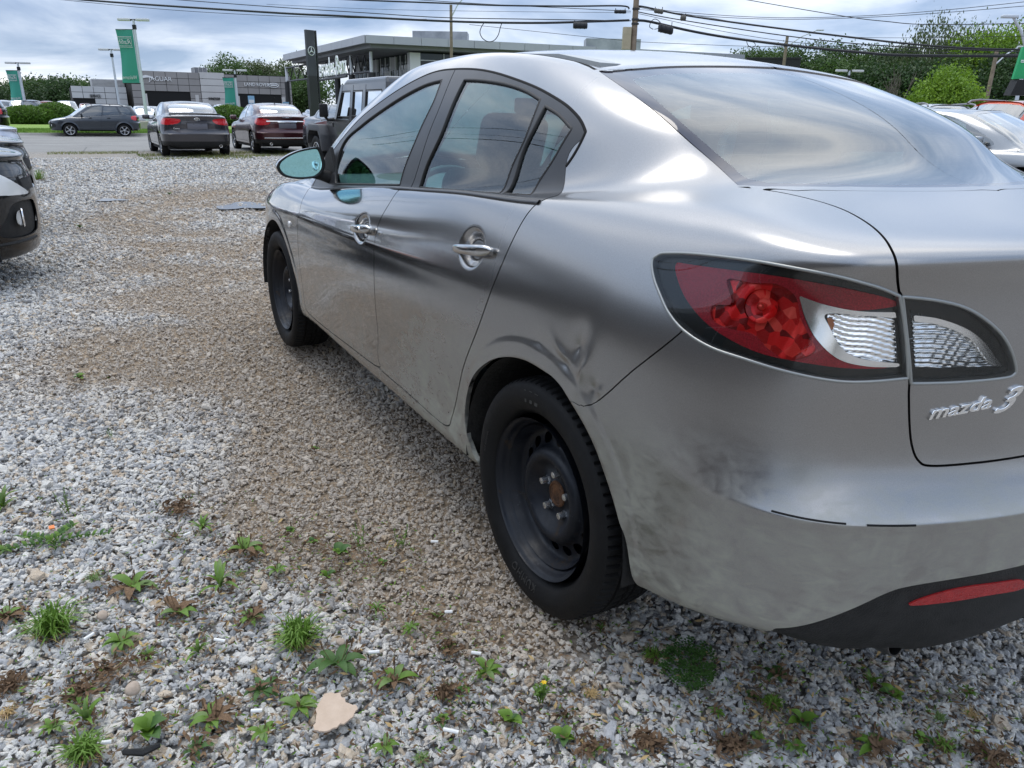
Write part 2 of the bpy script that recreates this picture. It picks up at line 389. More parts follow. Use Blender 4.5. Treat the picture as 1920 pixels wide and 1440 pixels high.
def mirrored(p):
    k=np.array([1,-1,1]); return Patch(p.V*k,p.N*k,p.A*np.array([-1,1]),p.T[:,::-1].copy())
def joined(*ps):
    V=np.vstack([p.V for p in ps]); off=np.cumsum([0]+[len(p.V) for p in ps[:-1]])
    return Patch(V,np.vstack([p.N for p in ps]),np.vstack([p.A for p in ps]),np.vstack([p.T+o for p,o in zip(ps,off)]))
def panel(name,p,m,parent,skirt=.012,shift=0,both=False):
    """a sheet-metal panel with folded edges; both: left and right half as one"""
    if both: p=joined(p,mirrored(p))
    V=p.V+p.N*shift; Nn=p.N; T=p.T
    if skirt:
        E=np.vstack([T[:,[0,1]],T[:,[1,2]],T[:,[2,0]]]); key=np.sort(E,1); k=key[:,0].astype(np.int64)*len(V)+key[:,1]
        u,ix,ct=np.unique(k,return_index=True,return_counts=True); Eb=E[ix[ct==1]]
        if both or True:
            mid=np.abs((V[Eb[:,0],1]+V[Eb[:,1],1])/2); Eb=Eb[mid>.004]
        a,b=Eb[:,0],Eb[:,1]; n0=len(V); m_=len(a)
        Va,Vb=V[a],V[b]; Vc,Vd=Vb-Nn[b]*skirt,Va-Nn[a]*skirt
        sn=np.cross(Va-Vb,Nn[a]); sn/=np.linalg.norm(sn,axis=1)[:,None]+1e-12; sn=-sn
        V=np.vstack([V,Va,Vb,Vc,Vd]); Nn=np.vstack([Nn,sn,sn,sn,sn]); i=n0+np.arange(m_)
        T=np.vstack([T,np.stack([i+m_,i,i+3*m_],1),np.stack([i+m_,i+3*m_,i+2*m_],1)])
    me=np_mesh(name,V,T,Nn); return link(name,me,m,parent)

# ================= materials of the silver sedan =================
def paint(name,base,flake=.9,rough=.30,dust=0.0,coat=1.0,swirl=False):
    if name in _m: return _m[name]
    a=mat(name,base,rough,flake,coat,.02); t=NT(a); co=t.coords('Object')
    col_=base
    n_=t.noise(co,900,2); f=t.ramp(n_,[(.3,tuple(c*.86 for c in base)),(.7,tuple(min(1,c*1.12) for c in base))])
    c=f
    bmp=t.bump(t.noise(co,2.6,2,.4),.10,.02)
    if dust:
        # road film: lower and behind the wheels, wiped streaks
        sp=t.n('ShaderNodeSeparateXYZ'); t.l(co,sp.inputs[0])
        d1=t.noise(co,7,6,.7,1.5); d2=t.noise(t.coords('Object',(4,4,10)),4,6,.68,1.6)
        low=t.ramp(sp.outputs[2],[(.25,1.0),(.58,.5),(.72,.08),(.85,.0)])
        back=t.ramp(t.math('MULTIPLY_ADD',sp.outputs[0],-.5,),[(.0,.45),(.15,1.0)])
        k=t.math('MULTIPLY',t.math('MULTIPLY',low,t.ramp(t.math('MULTIPLY',d1,d2),[(.13,0),(.36,1)])),back)
        k=t.math('MULTIPLY',k,dust)
        c=t.mix(k,c,(.33,.33,.28)); 
        t.l(t.math('SUBTRACT',flake,t.math('MULTIPLY',k,.75)),t.b.inputs['Metallic'])
        t.l(t.math('SUBTRACT',1.0,t.math('MULTIPLY',k,1.1),True),t.b.inputs['Coat Weight'])
        mr=t.n('ShaderNodeMapRange'); t.l(sp.outputs[0],mr.inputs[0]); mr.inputs[1].default_value=1.3; mr.inputs[2].default_value=-.1; mr.inputs[3].default_value=0; mr.inputs[4].default_value=1; mr.interpolation_type='SMOOTHSTEP'
        t.l(t.math('ADD',t.math('ADD',.02,t.math('MULTIPLY',mr.outputs[0],.13)),t.math('MULTIPLY',t.ramp(d1,[(.45,0),(.75,.22)]),low)),t.b.inputs['Coat Roughness'])
        t.l(t.math('ADD',t.math('ADD',rough,t.math('MULTIPLY',mr.outputs[0],.19)),t.math('MULTIPLY',k,.30)),t.b.inputs['Roughness'])
    t.l(c,t.b.inputs['Base Color']); t.l(bmp,t.b.inputs['Normal']); t.l(bmp,t.b.inputs['Coat Normal'])
    return a
SILVER=paint('silver_paint',(.305,.302,.302),.97,.11,1.5)
BLKPL=noisy('black_plastic',(.012,.0125,.013),(.022,.022,.022),30,.5,0,.25,300)
BLKPL.node_tree.nodes['Principled BSDF'].inputs['Specular IOR Level'].default_value=.25
SATIN=noisy('satin_black_trim',(.028,.029,.032),(.040,.041,.045),8,.32)
GAP=mat('gap_dark',(.004,.004,.004),.9); RUBBER=noisy('rubber_seal',(.01,.01,.01),(.016,.016,.016),20,.6)
GLASS=glassmat('window_glass',(.62,.93,.93),.97,mul=1.0,add=.05); RGLASS=glassmat('rear_window_glass',(.72,.95,.92),.99,rough=.008,mul=1.2,add=.12)
MIRROR=mat('mirror_glass',(.42,.82,.88),.02,1.0)
CHROME=mat('chrome',(.86,.87,.88),.08,1.0)
def tyremat():
    a=mat('tyre_rubber',(.009,.009,.0095),.62,0,0,spec=.18); t=NT(a); co=t.coords('Object')
    f=t.noise(co,14,6,.7); t.l(t.ramp(f,[(.4,(.008,.008,.0085)),(.62,(.012,.012,.0125)),(.80,(.024,.022,.019))]),t.b.inputs['Base Color']); t.l(t.ramp(f,[(.3,.5),(.7,.75)]),t.b.inputs['Roughness'])
    t.l(t.bump(t.noise(co,160,3),.12,.004),t.b.inputs['Normal']); return a
TYRE=tyremat()
def steelmat():
    a=mat('black_steel_wheel',(.010,.012,.018),.38,.1,.08,.25,spec=.3); t=NT(a); co=t.coords('Object')
    r=t.noise(co,9,8,.72,.6); s_=t.noise(co,75,4,.7)
    c=t.ramp(r,[(.40,(.006,.008,.013)),(.60,(.010,.012,.017)),(.68,(.030,.022,.016)),(.78,(.10,.045,.018))])
    c=t.mix(t.ramp(s_,[(.66,0),(.74,.5)]),c,(.10,.105,.12))
    t.l(c,t.b.inputs['Base Color']); t.l(t.ramp(r,[(.4,.32),(.7,.8)]),t.b.inputs['Roughness']); t.l(t.bump(s_,.15,.004),t.b.inputs['Normal']); return a
STEEL=steelmat(); RUST=noisy('rusty_steel',(.045,.022,.012),(.14,.062,.025),38,.85,.2,.5,120)
FABRIC=noisy('dark_seat_fabric',(.075,.072,.068),(.115,.108,.098),60,.95,0,.5,500)
INT=noisy('dark_interior_plastic',(.09,.095,.097),(.12,.125,.127),20,.6); INTG=mat('grey_interior_plastic',(.42,.44,.44),.55)
# ================= the silver sedan =================
FEAT=json.loads('''{"arch": [[12.548, 1.867], [12.443, 2.468], [12.36, 3.149], [12.466, 3.79], [12.666, 4.297], [13.001, 4.795], [13.351, 5.067], [13.779, 5.217], [14.211, 5.239], [14.517, 5.219], [14.789, 5.018], [15.153, 4.466], [15.451, 3.711], [15.743, 2.992], [15.926, 2.468], [16.06, 0.932]], "fdoor": [[7.335, 9.395], [7.618, 6.675], [7.548, 6.146], [7.473, 4.984], [7.4, 3.974], [7.427, 3.189], [7.507, 2.385], [8.169, 2.238], [9.181, 2.403], [10.005, 2.57], [10.005, 3.042], [10.092, 4.631], [10.112, 6.318], [10.116, 7.19], [10.24, 7.811], [10.332, 8.467]], "rdoor": [[10.332, 8.467], [10.24, 7.811], [10.116, 7.19], [10.112, 6.318], [10.092, 4.631], [10.005, 3.042], [10.005, 2.57], [10.787, 2.503], [11.687, 2.412], [11.964, 2.54], [12.052, 2.923], [12.334, 4.066], [12.718, 5.45], [13.111, 7.427], [13.293, 8.548]], "dlo": [[7.3, 9.462], [6.942, 10.374], [7.122, 11.251], [7.359, 11.887], [7.989, 12.307], [8.658, 12.594], [9.222, 12.706], [10.09, 12.684], [11.346, 12.592], [12.429, 12.406], [13.398, 12.155], [14.052, 11.822], [14.352, 11.472], [14.404, 11.158], [14.306, 11.006], [13.714, 10.464], [13.308, 8.552], [13.308, 8.552], [12.241, 8.49], [10.29, 8.703], [10.29, 8.703], [8.689, 9.789]], "gf": [[8.152, 10.062], [8.152, 10.062], [7.426, 11.176], [7.768, 11.665], [8.277, 12.019], [8.762, 12.262], [9.275, 12.402], [9.879, 12.439], [9.879, 12.439], [10.136, 11.932], [10.144, 11.193], [10.075, 10.498], [10.11, 9.931], [10.11, 9.931], [9.293, 9.922]], "gr": [[10.86, 12.387], [11.534, 12.349], [12.376, 12.253], [13.003, 12.104], [13.432, 11.903], [13.432, 11.903], [13.016, 11.083], [12.63, 10.437], [12.412, 9.608], [12.412, 9.608], [10.662, 9.839], [10.662, 9.839], [10.687, 10.5], [10.894, 11.288], [10.86, 12.387]], "gq": [[13.556, 11.748], [13.556, 11.748], [13.871, 11.53], [14.103, 11.186], [14.103, 11.186], [13.65, 10.76], [13.148, 10.157], [12.953, 9.494], [12.953, 9.494], [12.496, 9.634], [12.496, 9.634], [12.843, 10.658], [13.261, 11.317]], "bgap": [[10.172, 12.649], [10.464, 11.899], [10.495, 11.051], [10.386, 8.545]], "rwl": [[15.893, 12.87], [16.129, 12.302], [16.362, 11.625], [16.567, 10.873], [16.755, 10.351], [16.837, 9.93]], "rwin": [[16.916, 12.514], [16.799, 12.245], [16.782, 11.559], [16.917, 10.903], [17.101, 10.363], [17.198, 10.122], [17.567, 10.033]], "lamp": [[15.609, 7.838], [15.631, 7.946], [15.737, 8.03], [16.177, 8.148], [17.006, 8.249], [17.877, 8.226], [18.522, 8.066], [18.897, 7.893], [18.897, 7.893], [18.991, 7.59], [19.079, 7.245], [19.138, 6.976], [19.138, 6.976], [18.78, 6.943], [18.326, 6.924], [17.613, 6.933], [17.094, 6.946], [16.652, 6.949], [16.311, 7.032], [16.074, 7.189], [15.896, 7.391], [15.718, 7.621]], "lampi": [[18.931, 7.884], [18.931, 7.884], [19.266, 7.821], [19.561, 7.702], [19.838, 7.474], [20.006, 7.262], [20.114, 7.041], [20.111, 6.969], [20.017, 6.938], [19.6, 6.919], [19.181, 6.92], [19.181, 6.92], [19.095, 7.244]], "red": [[15.867, 7.901], [16.056, 7.968], [17.077, 8.054], [17.937, 8.003], [18.56, 7.901], [18.864, 7.815], [18.924, 7.74], [18.402, 7.688], [17.886, 7.736], [17.558, 7.822], [17.558, 7.822], [17.705, 7.539], [17.884, 7.341], [18.113, 7.205], [18.429, 7.111], [18.942, 7.08], [18.946, 7.063], [18.443, 7.051], [17.857, 7.052], [17.33, 7.045], [16.964, 7.082], [16.601, 7.179], [16.312, 7.344], [16.067, 7.576]], "bright": [[16.583, 7.873], [16.911, 7.892], [17.227, 7.933], [17.509, 7.799], [17.652, 7.532], [17.798, 7.354], [17.915, 7.183], [17.59, 7.042], [17.317, 7.113], [17.084, 7.241], [16.774, 7.234], [16.575, 7.283], [16.524, 7.469], [16.742, 7.559]], "chrome": [[17.558, 7.822], [17.558, 7.822], [17.883, 7.75], [18.402, 7.688], [18.912, 7.671], [18.912, 7.671], [18.935, 7.601], [18.935, 7.601], [18.471, 7.638], [17.982, 7.629], [18.057, 7.479], [18.279, 7.262], [18.562, 7.165], [19.048, 7.117], [19.048, 7.117], [19.055, 7.08], [19.055, 7.08], [18.662, 7.085], [18.243, 7.148], [17.916, 7.322], [17.718, 7.541]], "clear": [[17.982, 7.629], [17.982, 7.629], [18.471, 7.638], [18.935, 7.601], [18.935, 7.601], [19.048, 7.117], [19.048, 7.117], [18.562, 7.165], [18.279, 7.262], [18.057, 7.479]], "amber": [[17.996, 7.561], [18.066, 7.579], [18.116, 7.508], [18.099, 7.446], [18.031, 7.465]], "clear2": [[19.105, 7.634], [19.105, 7.634], [19.338, 7.59], [19.577, 7.487], [19.765, 7.344], [19.935, 7.139], [20.018, 7.042], [20.018, 7.042], [19.668, 7.055], [19.229, 7.069], [19.229, 7.069]], "chrome2": [[19.105, 7.634], [19.105, 7.634], [19.338, 7.59], [19.577, 7.487], [19.765, 7.344], [19.935, 7.139], [20.018, 7.042], [20.018, 7.042], [19.862, 7.122], [19.694, 7.326], [19.508, 7.456], [19.309, 7.533], [19.126, 7.561], [19.126, 7.561]], "trunk": [[16.803, 9.891], [17.667, 9.805], [18.432, 9.599], [18.75, 9.287], [18.653, 9.082], [18.651, 8.486], [18.892, 7.923], [18.919, 7.884], [19.095, 7.244], [19.165, 6.921], [19.186, 6.803], [19.265, 6.473], [19.334, 6.217], [19.417, 6.024], [19.541, 5.943], [19.974, 5.937], [20.451, 5.945]], "bseam": [[14.854, 4.968], [15.209, 5.167], [15.209, 5.167], [15.783, 6.159], [16.284, 7.006]], "diff": [[18.03, 1.883], [18.578, 2.382], [18.986, 2.752], [19.241, 2.986], [19.435, 3.08], [19.83, 3.13], [20.553, 3.151]], "refl": [[19.519, 2.717], [19.663, 2.855], [19.946, 2.94], [20.328, 2.914], [20.635, 2.843], [20.696, 2.642], [20.271, 2.685], [19.895, 2.687]], "badge": [[19.415, 6.547], [20.252, 6.75]], "handleR": [[12.517, 7.237], [12.345, 7.216]], "handleF": [[9.789, 6.936], [9.722, 6.848]], "hbR": [[12.061, 7.134], [12.853, 7.265]], "hbF": [[9.516, 6.815], [10.015, 7.016]], "dent": [[14.807, 6.129], [15.011, 5.737], [14.673, 5.639], [14.113, 5.594]], "repeater": [[6.978, 5.658]], "roofseam": [[13.313, 13.5], [14.626, 13.714], [15.893, 12.87]], "scr": [[16.754, 6.007], [17.318, 5.795], [17.703, 5.482]]}''')
TILT=Matrix(((0.9999644,0.00482789,-0.00691995),(-0.00490905,0.9999188,-0.01176012),(0.00686261,0.01179367,0.9999069)))   # stands on uneven gravel
PIV=Vector((0,.86,0))
hero=empty('parked_sedan'); 
_mw=TILT.to_4x4(); _mw.translation=PIV-TILT@PIV; hero.matrix_world=_mw
tag(hero,'large silver grey sedan with a dented rear wheel arch and black steel wheels','car')
SF=Surf(rings()); NRg=SF.nr
WR=(.0,.32); WF=(2.645,.318)
def sst(a,b,x): t=np.clip((x-a)/(b-a),0,1); return t*t*(3-2*t)
def hero_disp(P,S_,V_):
    x,y,z=P[...,0],P[...,1],P[...,2]; d=np.zeros(x.shape); side=(y>.6)
    for (cx,cz),R in ((WR,.365),(WF,.365)):
        r=np.hypot(x-cx,z-cz); k=side&(z<.95)
        d+=np.where(k,.0030*(1-sst(R+.040,R+.062,r))*sst(.30,.36,z+.03),0)
        d-=np.where(k,.004*(1-sst(R-.005,R+.010,r)),0)
    # finger recesses behind the handles
    for cx,cz in ((.372,.904),(1.247,.836)):
        r=np.sqrt(((x-cx)/.078)**2+((z-cz)/.058)**2); d-=np.where(side,.022*(1-sst(.45,1.0,r)),0)
    # dent above the rear wheel arch
    for cx,cz,a,rx,rz,th in ((-.165,.775,-.014,.026,.050,.55),(-.205,.735,.013,.016,.050,.35),(-.235,.700,-.010,.022,.030,.2),(-.120,.748,.008,.045,.013,.45),(-.130,.725,-.006,.035,.016,.3),(-.02,.748,-.004,.035,.018,0),(-.262,.705,.006,.012,.014,0)):
        u=(x-cx)*math.cos(th)+(z-cz)*math.sin(th); w_=-(x-cx)*math.sin(th)+(z-cz)*math.cos(th)
        d+=np.where(side,.8*a*np.exp(-1.5*(np.sqrt((u/rx)**2+(w_/rz)**2+.03)-.17)),0)
    # a fold along the doors, shoulder crease dying out to the rear
    zc=.775+(1.9-x)*.028
    d+=np.where(side&(x>-.3),.0032*np.exp(-((z-zc)/.024)**2)*sst(-.2,1.4,x),0)
    d+=np.where(side&(x<2.2)&(x>.45),-.004*np.exp(-((z-.47)/.07)**2)*np.sin((x-.45)*1.9)**2,0)
    # faint ripples pressed into old door skins
    d+=np.where(side&(x>-.1)&(x<2.1)&(z<.6),.0003*np.sin(x*17+6*z)*np.sin(z*29+2*x)*sst(.62,.5,z),0)
    return d
def lin(a,b,n): return list(np.linspace(a,b,n,endpoint=False))
s_=lin(0,6,50)+lin(6,12,230)+lin(12,15.5,240)+lin(15.5,21,240)+list(np.linspace(21,22,22))
v_=lin(0,2,26)+lin(2,9,200)+lin(9,10,26)+lin(10,13,90)+list(np.linspace(13,14,16))
full=grid_patch(SF,np.array(s_),np.array(v_),hero_disp)
def F(n,closed=True,k=8): return crpoly(FEAT[n],k,closed)
G=.0022
rest=full
# rear wheel opening
arch=np.vstack([crpoly(FEAT['arch'],8,False),[[16.14,-1],[12.5,-1]]])
def xz_sdf(p,poly):
    f=np.full(len(p.V),1.0); k=np.where(p.V[:,1]>.5)[0]; Q=poly; D=np.roll(Q,-1,0)-Q; L2=(D*D).sum(1)+1e-12; X=p.V[k][:,[0,2]]; d=np.full(len(k),9.0)
    for i in range(len(Q)):
        w_=X-Q[i]; t=np.clip((w_*D[i]).sum(1)/L2[i],0,1); d=np.minimum(d,np.linalg.norm(w_-t[:,None]*D[i],axis=1))
    f[k]=np.where(inpoly(X[:,0],X[:,1],poly),-d,d); return f
_ac=crpoly(FEAT['arch'],8,False); _a3=SF.ev(_ac[:,0],_ac[:,1])[:,[0,2]]; arch_xz=np.vstack([_a3,[[_a3[-1,0]-.03,-.5],[_a3[0,0]-.03,-.5]]]); arch_xz=np.vstack([[[_a3[0,0]-.04,.05]],arch_xz]) 
_,rest=rest.split(xz_sdf(rest,arch_xz))
r_=np.hypot(rest.V[:,0]-WF[0],(rest.V[:,2]-WF[1]))-.372; r_=np.where((rest.V[:,1]>.5)&(rest.V[:,2]<.9),r_,1)
_,rest=rest.split(r_)
low=np.where((np.abs(rest.V[:,0]-WF[0])<.372)&(rest.V[:,2]<WF[1])&(rest.V[:,1]>.5),-1.,1.); _,rest=rest.split(low)
# side windows with their frame
green,rest=rest.split(sdf(rest,F('dlo'),SF)-.0)
gl={}
for k_ in ('gf','gr','gq'):
    gl[k_],green=green.split(sdf(green,F(k_),SF))
bg=crpoly(FEAT['bgap'],8,False); bgp=np.vstack([bg+[.0,0],bg[::-1]+[-8,0]]); bgp[0,1]=13.2;bgp[len(bg)]=[bgp[len(bg)][0],bgp[len(bg)][1]]
fB=sdf(green,np.vstack([[bg[0][0],13.4],bg,[bg[-1][0],8.2],[5,8.2],[5,13.4]]),SF,pad=2)
frF,frR=cut3(green,fB,G)
belt_mat=SATIN
panel('window_frame',frF,SATIN,hero,.015,.001); panel('window_frame',frR,SATIN,hero,.015,.001)
for k_,m_ in (('gf',GLASS),('gr',GLASS),('gq',GLASS)):
    panel('side_window',gl[k_],m_,hero,0,-.004)
# a seal round every pane
def strip_along(curve,surf,halfw,name,m,parent,up=.002,closed=True,depth=.012,height=None):
    C=surf.ev(curve[:,0],curve[:,1]); h=1e-2
    n=np.cross(surf.ev(curve[:,0]+h,curve[:,1])-C,surf.ev(curve[:,0],curve[:,1]+h)-C); n/=np.linalg.norm(n,axis=1)[:,None]
    n*=np.sign(((C-np.array([1.2,0,.7]))*n).sum(1)).mean()
    t=np.roll(C,-1,0)-np.roll(C,1,0) if closed else np.gradient(C,axis=0)
    t/=np.linalg.norm(t,axis=1)[:,None]+1e-9; b=np.cross(t,n); hh=height or up
    ring=[C-b*halfw-n*depth,C-b*halfw+n*hh*.4,C-b*halfw*.5+n*hh,C+b*halfw*.5+n*hh,C+b*halfw+n*hh*.4,C+b*halfw-n*depth]
    V=np.vstack(ring); k=len(C); T=[]
    last=k if closed else k-1
    for r in range(5):
        for i in range(last):
            j=(i+1)%k; T.append((r*k+i,r*k+j,(r+1)*k+j,(r+1)*k+i))
    return pydata(name,V,T,m,parent,True)
for k_ in ('gf','gr','gq'): strip_along(F(k_),SF,.004,'window_seal',RUBBER,hero,.0025)
strip_along(crpoly(FEAT['dlo'][:16],8,False),SF,.0042,'door_seal',GAP,hero,.0018,closed=False)
# bright-edged belt moulding
bel=crpoly([FEAT['dlo'][17-0]]+FEAT['dlo'][17:]+[FEAT['dlo'][0]],8,False)
strip_along(bel,SF,.008,'belt_moulding',SATIN,hero,.006,closed=False)
# tail lamps
lampO,rest=rest.split(sdf(rest,F('lamp'),SF)); lampI,rest=rest.split(sdf(rest,F('lampi'),SF))
# rear window, left edge as traced, up to the roof
rwl=crpoly(FEAT['rwl'],8,False); rwp=np.vstack([rwl,[[17.4,9.93],[19,9.95],[23,9.95],[23,12.93],[17.2,12.93]]])
fr_=sdf(rest,rwp,SF,pad=1); rwin,rest=cut3(rest,fr_,.002)
fi=np.vstack([crpoly(FEAT['rwin'],8,False),[[19,10.03],[23,10.02],[23,12.6],[18,12.6]]])
clearw,band=rwin.split(sdf(rwin,fi,SF,pad=1))
BAND=mat('ceramic_band',(.045,.045,.062),.06,0,.6)
panel('rear_window',clearw,RGLASS,hero,0,-.003,both=True); panel('rear_window_border',band,BAND,hero,.004,-.003,both=True)
# windscreen
wsp=np.array([(6.35,12.75),(6.1,12.2),(5.9,11.2),(5.8,10.15),(4,10.1),(-1,10.1),(-1,12.95),(4,12.95),(6.2,12.9)])
ws,rest=rest.split(sdf(rest,wsp,SF,pad=1)); panel('windscreen',ws,GLASS,hero,0,-.003,both=True)
# boot lid
_t=FEAT['trunk'][:3]+[[18.70,9.30],[18.72,8.75],[18.80,8.25]]+FEAT['trunk'][6:]
tp=np.vstack([crpoly(_t,8,False),[[23,5.95],[23,9.86],[18,9.86]]])
ft=sdf(rest,tp,SF,pad=1); trunk,rest=cut3(rest,ft,G)
trunk_o=panel('boot_lid',trunk,SILVER,hero,.014,0,both=True)
# rear bumper and its black lower part
bp_=np.vstack([[[14.0,-1],[14.0,4.85]],crpoly([[14.0,4.85],[14.85,4.97]]+FEAT['bseam'][1:2]+FEAT['bseam'][3:]+[[16.28,7.02]],4,False),[[16.28,7.05],[19.3,7.4],[23,7.4],[23,-1]]])
fb=sdf(rest,bp_,SF,pad=1); bump,rest=cut3(rest,fb,G*.7)
dp=np.vstack([[[17.7,-1],[17.75,.9]],crpoly(FEAT['diff'],8,False),[[23,3.15],[23,-1]]])
fd=sdf(bump,dp,SF,pad=1); diff,bump=bump.split(fd)
ex=np.array([(18.95,-1),(19.0,.6),(19.15,1.05),(19.4,1.3),(19.7,1.25),(19.9,.8),(20.0,-1)]); _,diff=diff.split(sdf(diff,ex,SF,pad=1))
refl_,diff=diff.split(sdf(diff,F('refl'),SF))
panel('rear_bumper',bump,SILVER,hero,.014,0,both=True); panel('rear_valance',diff,BLKPL,hero,.02,-.004,both=True)
REFL=noisy('red_reflector',(.32,.012,.015),(.42,.02,.02),60,.25,0,.3,300)
panel('rear_reflector',refl_,REFL,hero,.01,-.001,both=False); panel('rear_reflector',mirrored(refl_),REFL,hero,.01,-.001)
for a,b_ in ((17.72,18.62),(18.85,19.32)): strip_along(np.column_stack([np.linspace(a,b_,24),np.interp(np.linspace(a,b_,24),[17.7,18.6,19.4],[4.80,4.70,4.45])]),SF,.0019,'bumper_split',GAP,hero,.0012,closed=False)
# doors
for nm in ('fdoor','rdoor'):
    p_=crpoly(FEAT[nm]+[FEAT['dlo'][17]] if nm=='fdoor' else FEAT[nm],5) if False else np.array(FEAT[nm])
    cl=crpoly([p_[0]]+list(p_)+[p_[-1]],6,False); f_=sdf(rest,cl,SF); d_,rest=cut3(rest,f_,G)
    (panel('front_door' if nm=='fdoor' else 'rear_door',d_,SILVER,hero)); (panel('front_door' if nm=='fdoor' else 'rear_door',mirrored(d_),SILVER,hero))
# bonnet and front bumper, mostly out of sight
hp=np.array([(-1,7.2),(2.5,7.4),(3.6,8.2),(5.5,8.7),(6.6,9.4),(6.4,9.95),(-1,9.95)]); f_=sdf(rest,hp,SF,pad=1); hood,rest=cut3(rest,f_,G); panel('bonnet',hood,SILVER,hero,.012,0,both=True)
hl=np.array([(2.0,6.0),(2.6,5.8),(3.6,6.1),(4.6,7.0),(4.9,7.7),(3.9,7.5),(2.6,7.1)]); f_=sdf(rest,hl,SF,pad=1); head,rest=rest.split(f_)
fbp=np.array([(-1,-1),(-1,7.2),(2.2,6.9),(4.1,6.0),(4.95,5.0),(4.95,-1)]); f_=sdf(rest,fbp,SF,pad=1); fbump,rest=cut3(rest,f_,G)
panel('front_bumper',fbump,SILVER,hero,.012,0,both=True)
HLG=mat('headlamp_lens',(.55,.57,.58),.08,.3,1)
panel('headlight',head,HLG,hero); panel('headlight',mirrored(head),HLG,hero)
# roof centre between its two gutters
E14=SF.ev(np.linspace(0,22,45),np.full(45,13.75))
gut=np.array([(-1,13.45),(4.5,13.4),(7,13.55),(14.5,13.62),(15.75,12.95),(23,12.95),(23,15),(-1,15)]); f_=sdf(rest,gut,SF,pad=1); rofE,rest=cut3(rest,f_,.002)
panel('body_side',rest,SILVER,hero,.014); panel('body_side',mirrored(rest),SILVER,hero,.014)
def roof_dome(sf,ns,nt,ztop,cx):
    E=sf.ev(np.linspace(0,22,ns),np.full(ns,14.0)); t=np.linspace(0,1,nt)[None,:]; V=np.empty((ns,nt,3))
    V[...,0]=cx+(E[:,0:1]-cx)*(1-t); V[...,1]=E[:,1:2]*(1-t); V[...,2]=E[:,2:3]+(ztop-E[:,2:3])*(1-(1-t)**2); return V
def roof_grid(): return roof_dome(SF,221,40,1.468,.92)
Vr=roof_grid(); nu,nv=Vr.shape[:2]
a_=np.gradient(Vr,axis=1); b_=np.gradient(Vr,axis=0); n_=np.cross(a_,b_); n_/=np.linalg.norm(n_,axis=-1)[...,None]+1e-12; n_*=np.sign(n_[...,2:3]+1e-9)
bad=~np.isfinite(n_).all(-1)|(np.abs(n_).sum(-1)<.5); n_[bad]=[0,0,1]; n_[...,2]=np.abs(n_[...,2])
i_=np.arange(nu*nv).reshape(nu,nv); q1,q2,q3,q4=i_[:-1,:-1].ravel(),i_[1:,:-1].ravel(),i_[1:,1:].ravel(),i_[:-1,1:].ravel()
T_=np.vstack([np.stack([q1,q2,q3],1),np.stack([q1,q3,q4],1)])
fz=np.cross(Vr.reshape(-1,3)[T_[:,1]]-Vr.reshape(-1,3)[T_[:,0]],Vr.reshape(-1,3)[T_[:,2]]-Vr.reshape(-1,3)[T_[:,0]])[:,2]; T_[fz<0]=T_[fz<0][:,::-1]
rp=joined(rofE,Patch(Vr.reshape(-1,3),n_.reshape(-1,3),np.zeros((nu*nv,2)),T_))
panel('roof',rp,SILVER,hero,.0,0,both=True)
gc=np.vstack([gut[2:5]]); strip_along(crpoly([(6.5,13.5),(7,13.55),(10,13.58),(14.5,13.62),(15.75,12.95)],10,False),SF,.004,'roof_gutter',GAP,hero,.0008,closed=False)
# inner shell so that every shut line looks into the dark
inner=grid_patch(SF,np.linspace(0,22,120),np.linspace(0,9.6,60)); 
_,inner=inner.split(xz_sdf(inner,arch_xz)-.02)
r_=np.hypot(inner.V[:,0]-WF[0],(inner.V[:,2]-WF[1]))-.40; r_=np.where((inner.V[:,1]>.5)&(inner.V[:,2]<.9),r_,1); _,inner=inner.split(r_)
low=np.where((np.abs(inner.V[:,0]-WF[0])<.40)&(inner.V[:,2]<WF[1])&(inner.V[:,1]>.5),-1.,1.); _,inner=inner.split(low)
_,inner=inner.split(sdf(inner,F('lamp'),SF)-.0); _,inner=inner.split(sdf(inner,F('lampi'),SF))
panel('inner_shell',inner,GAP,hero,0,-.034,both=True)
inner2=grid_patch(SF,np.linspace(6.6,16.8,90),np.linspace(9.6,13.9,40)); _,inner2=inner2.split(sdf(inner2,F('gf'),SF)-.004); _,inner2=inner2.split(sdf(inner2,F('gr'),SF)-.004); _,inner2=inner2.split(sdf(inner2,F('gq'),SF)-.004)
panel('pillar_lining',inner2,INT,hero,0,-.02); panel('pillar_lining',mirrored(inner2),INT,hero,0,-.02)
# ----- right-hand glass, frames, lamps mirrored -----
for p_ in (frF,frR): panel('window_frame',mirrored(p_),SATIN,hero,.015,.001)
for k_ in ('gf','gr','gq'): panel('side_window',mirrored(gl[k_]),GLASS,hero,0,-.004)
# ----- tail lamps: clear cover, bucket behind it with red and clear chambers -----
def lampmat(name,c,rough,metal,kind):
    a=mat(name,c,rough,metal,0); t=NT(a); co=t.coords('Object')
    if kind=='facet':
        v=t.n('ShaderNodeTexVoronoi',Scale=52.0); t.l(co,v.inputs['Vector']); v.feature='F1'
        cl=t.ramp(t.n('ShaderNodeSeparateColor').outputs[0],[(0,1),(1,1)])
        sc=t.n('ShaderNodeSeparateColor'); t.l(v.outputs['Color'],sc.inputs[0])
        t.l(t.ramp(sc.outputs[0],[(.10,tuple(x*.22 for x in c)),(.45,tuple(x*.7 for x in c)),(.7,c),(.93,(1,.10,.07))]),t.b.inputs['Base Color'])  # dark facets and bright glints of the reflector are put into the colour
        t.l(t.bump(sc.outputs[1],.35,.01),t.b.inputs['Normal'])
    elif kind=='grain':
        g_=t.noise(co,420,2); t.l(t.ramp(g_,[(.35,tuple(x*.55 for x in c)),(.65,c)]),t.b.inputs['Base Color'])
    return a
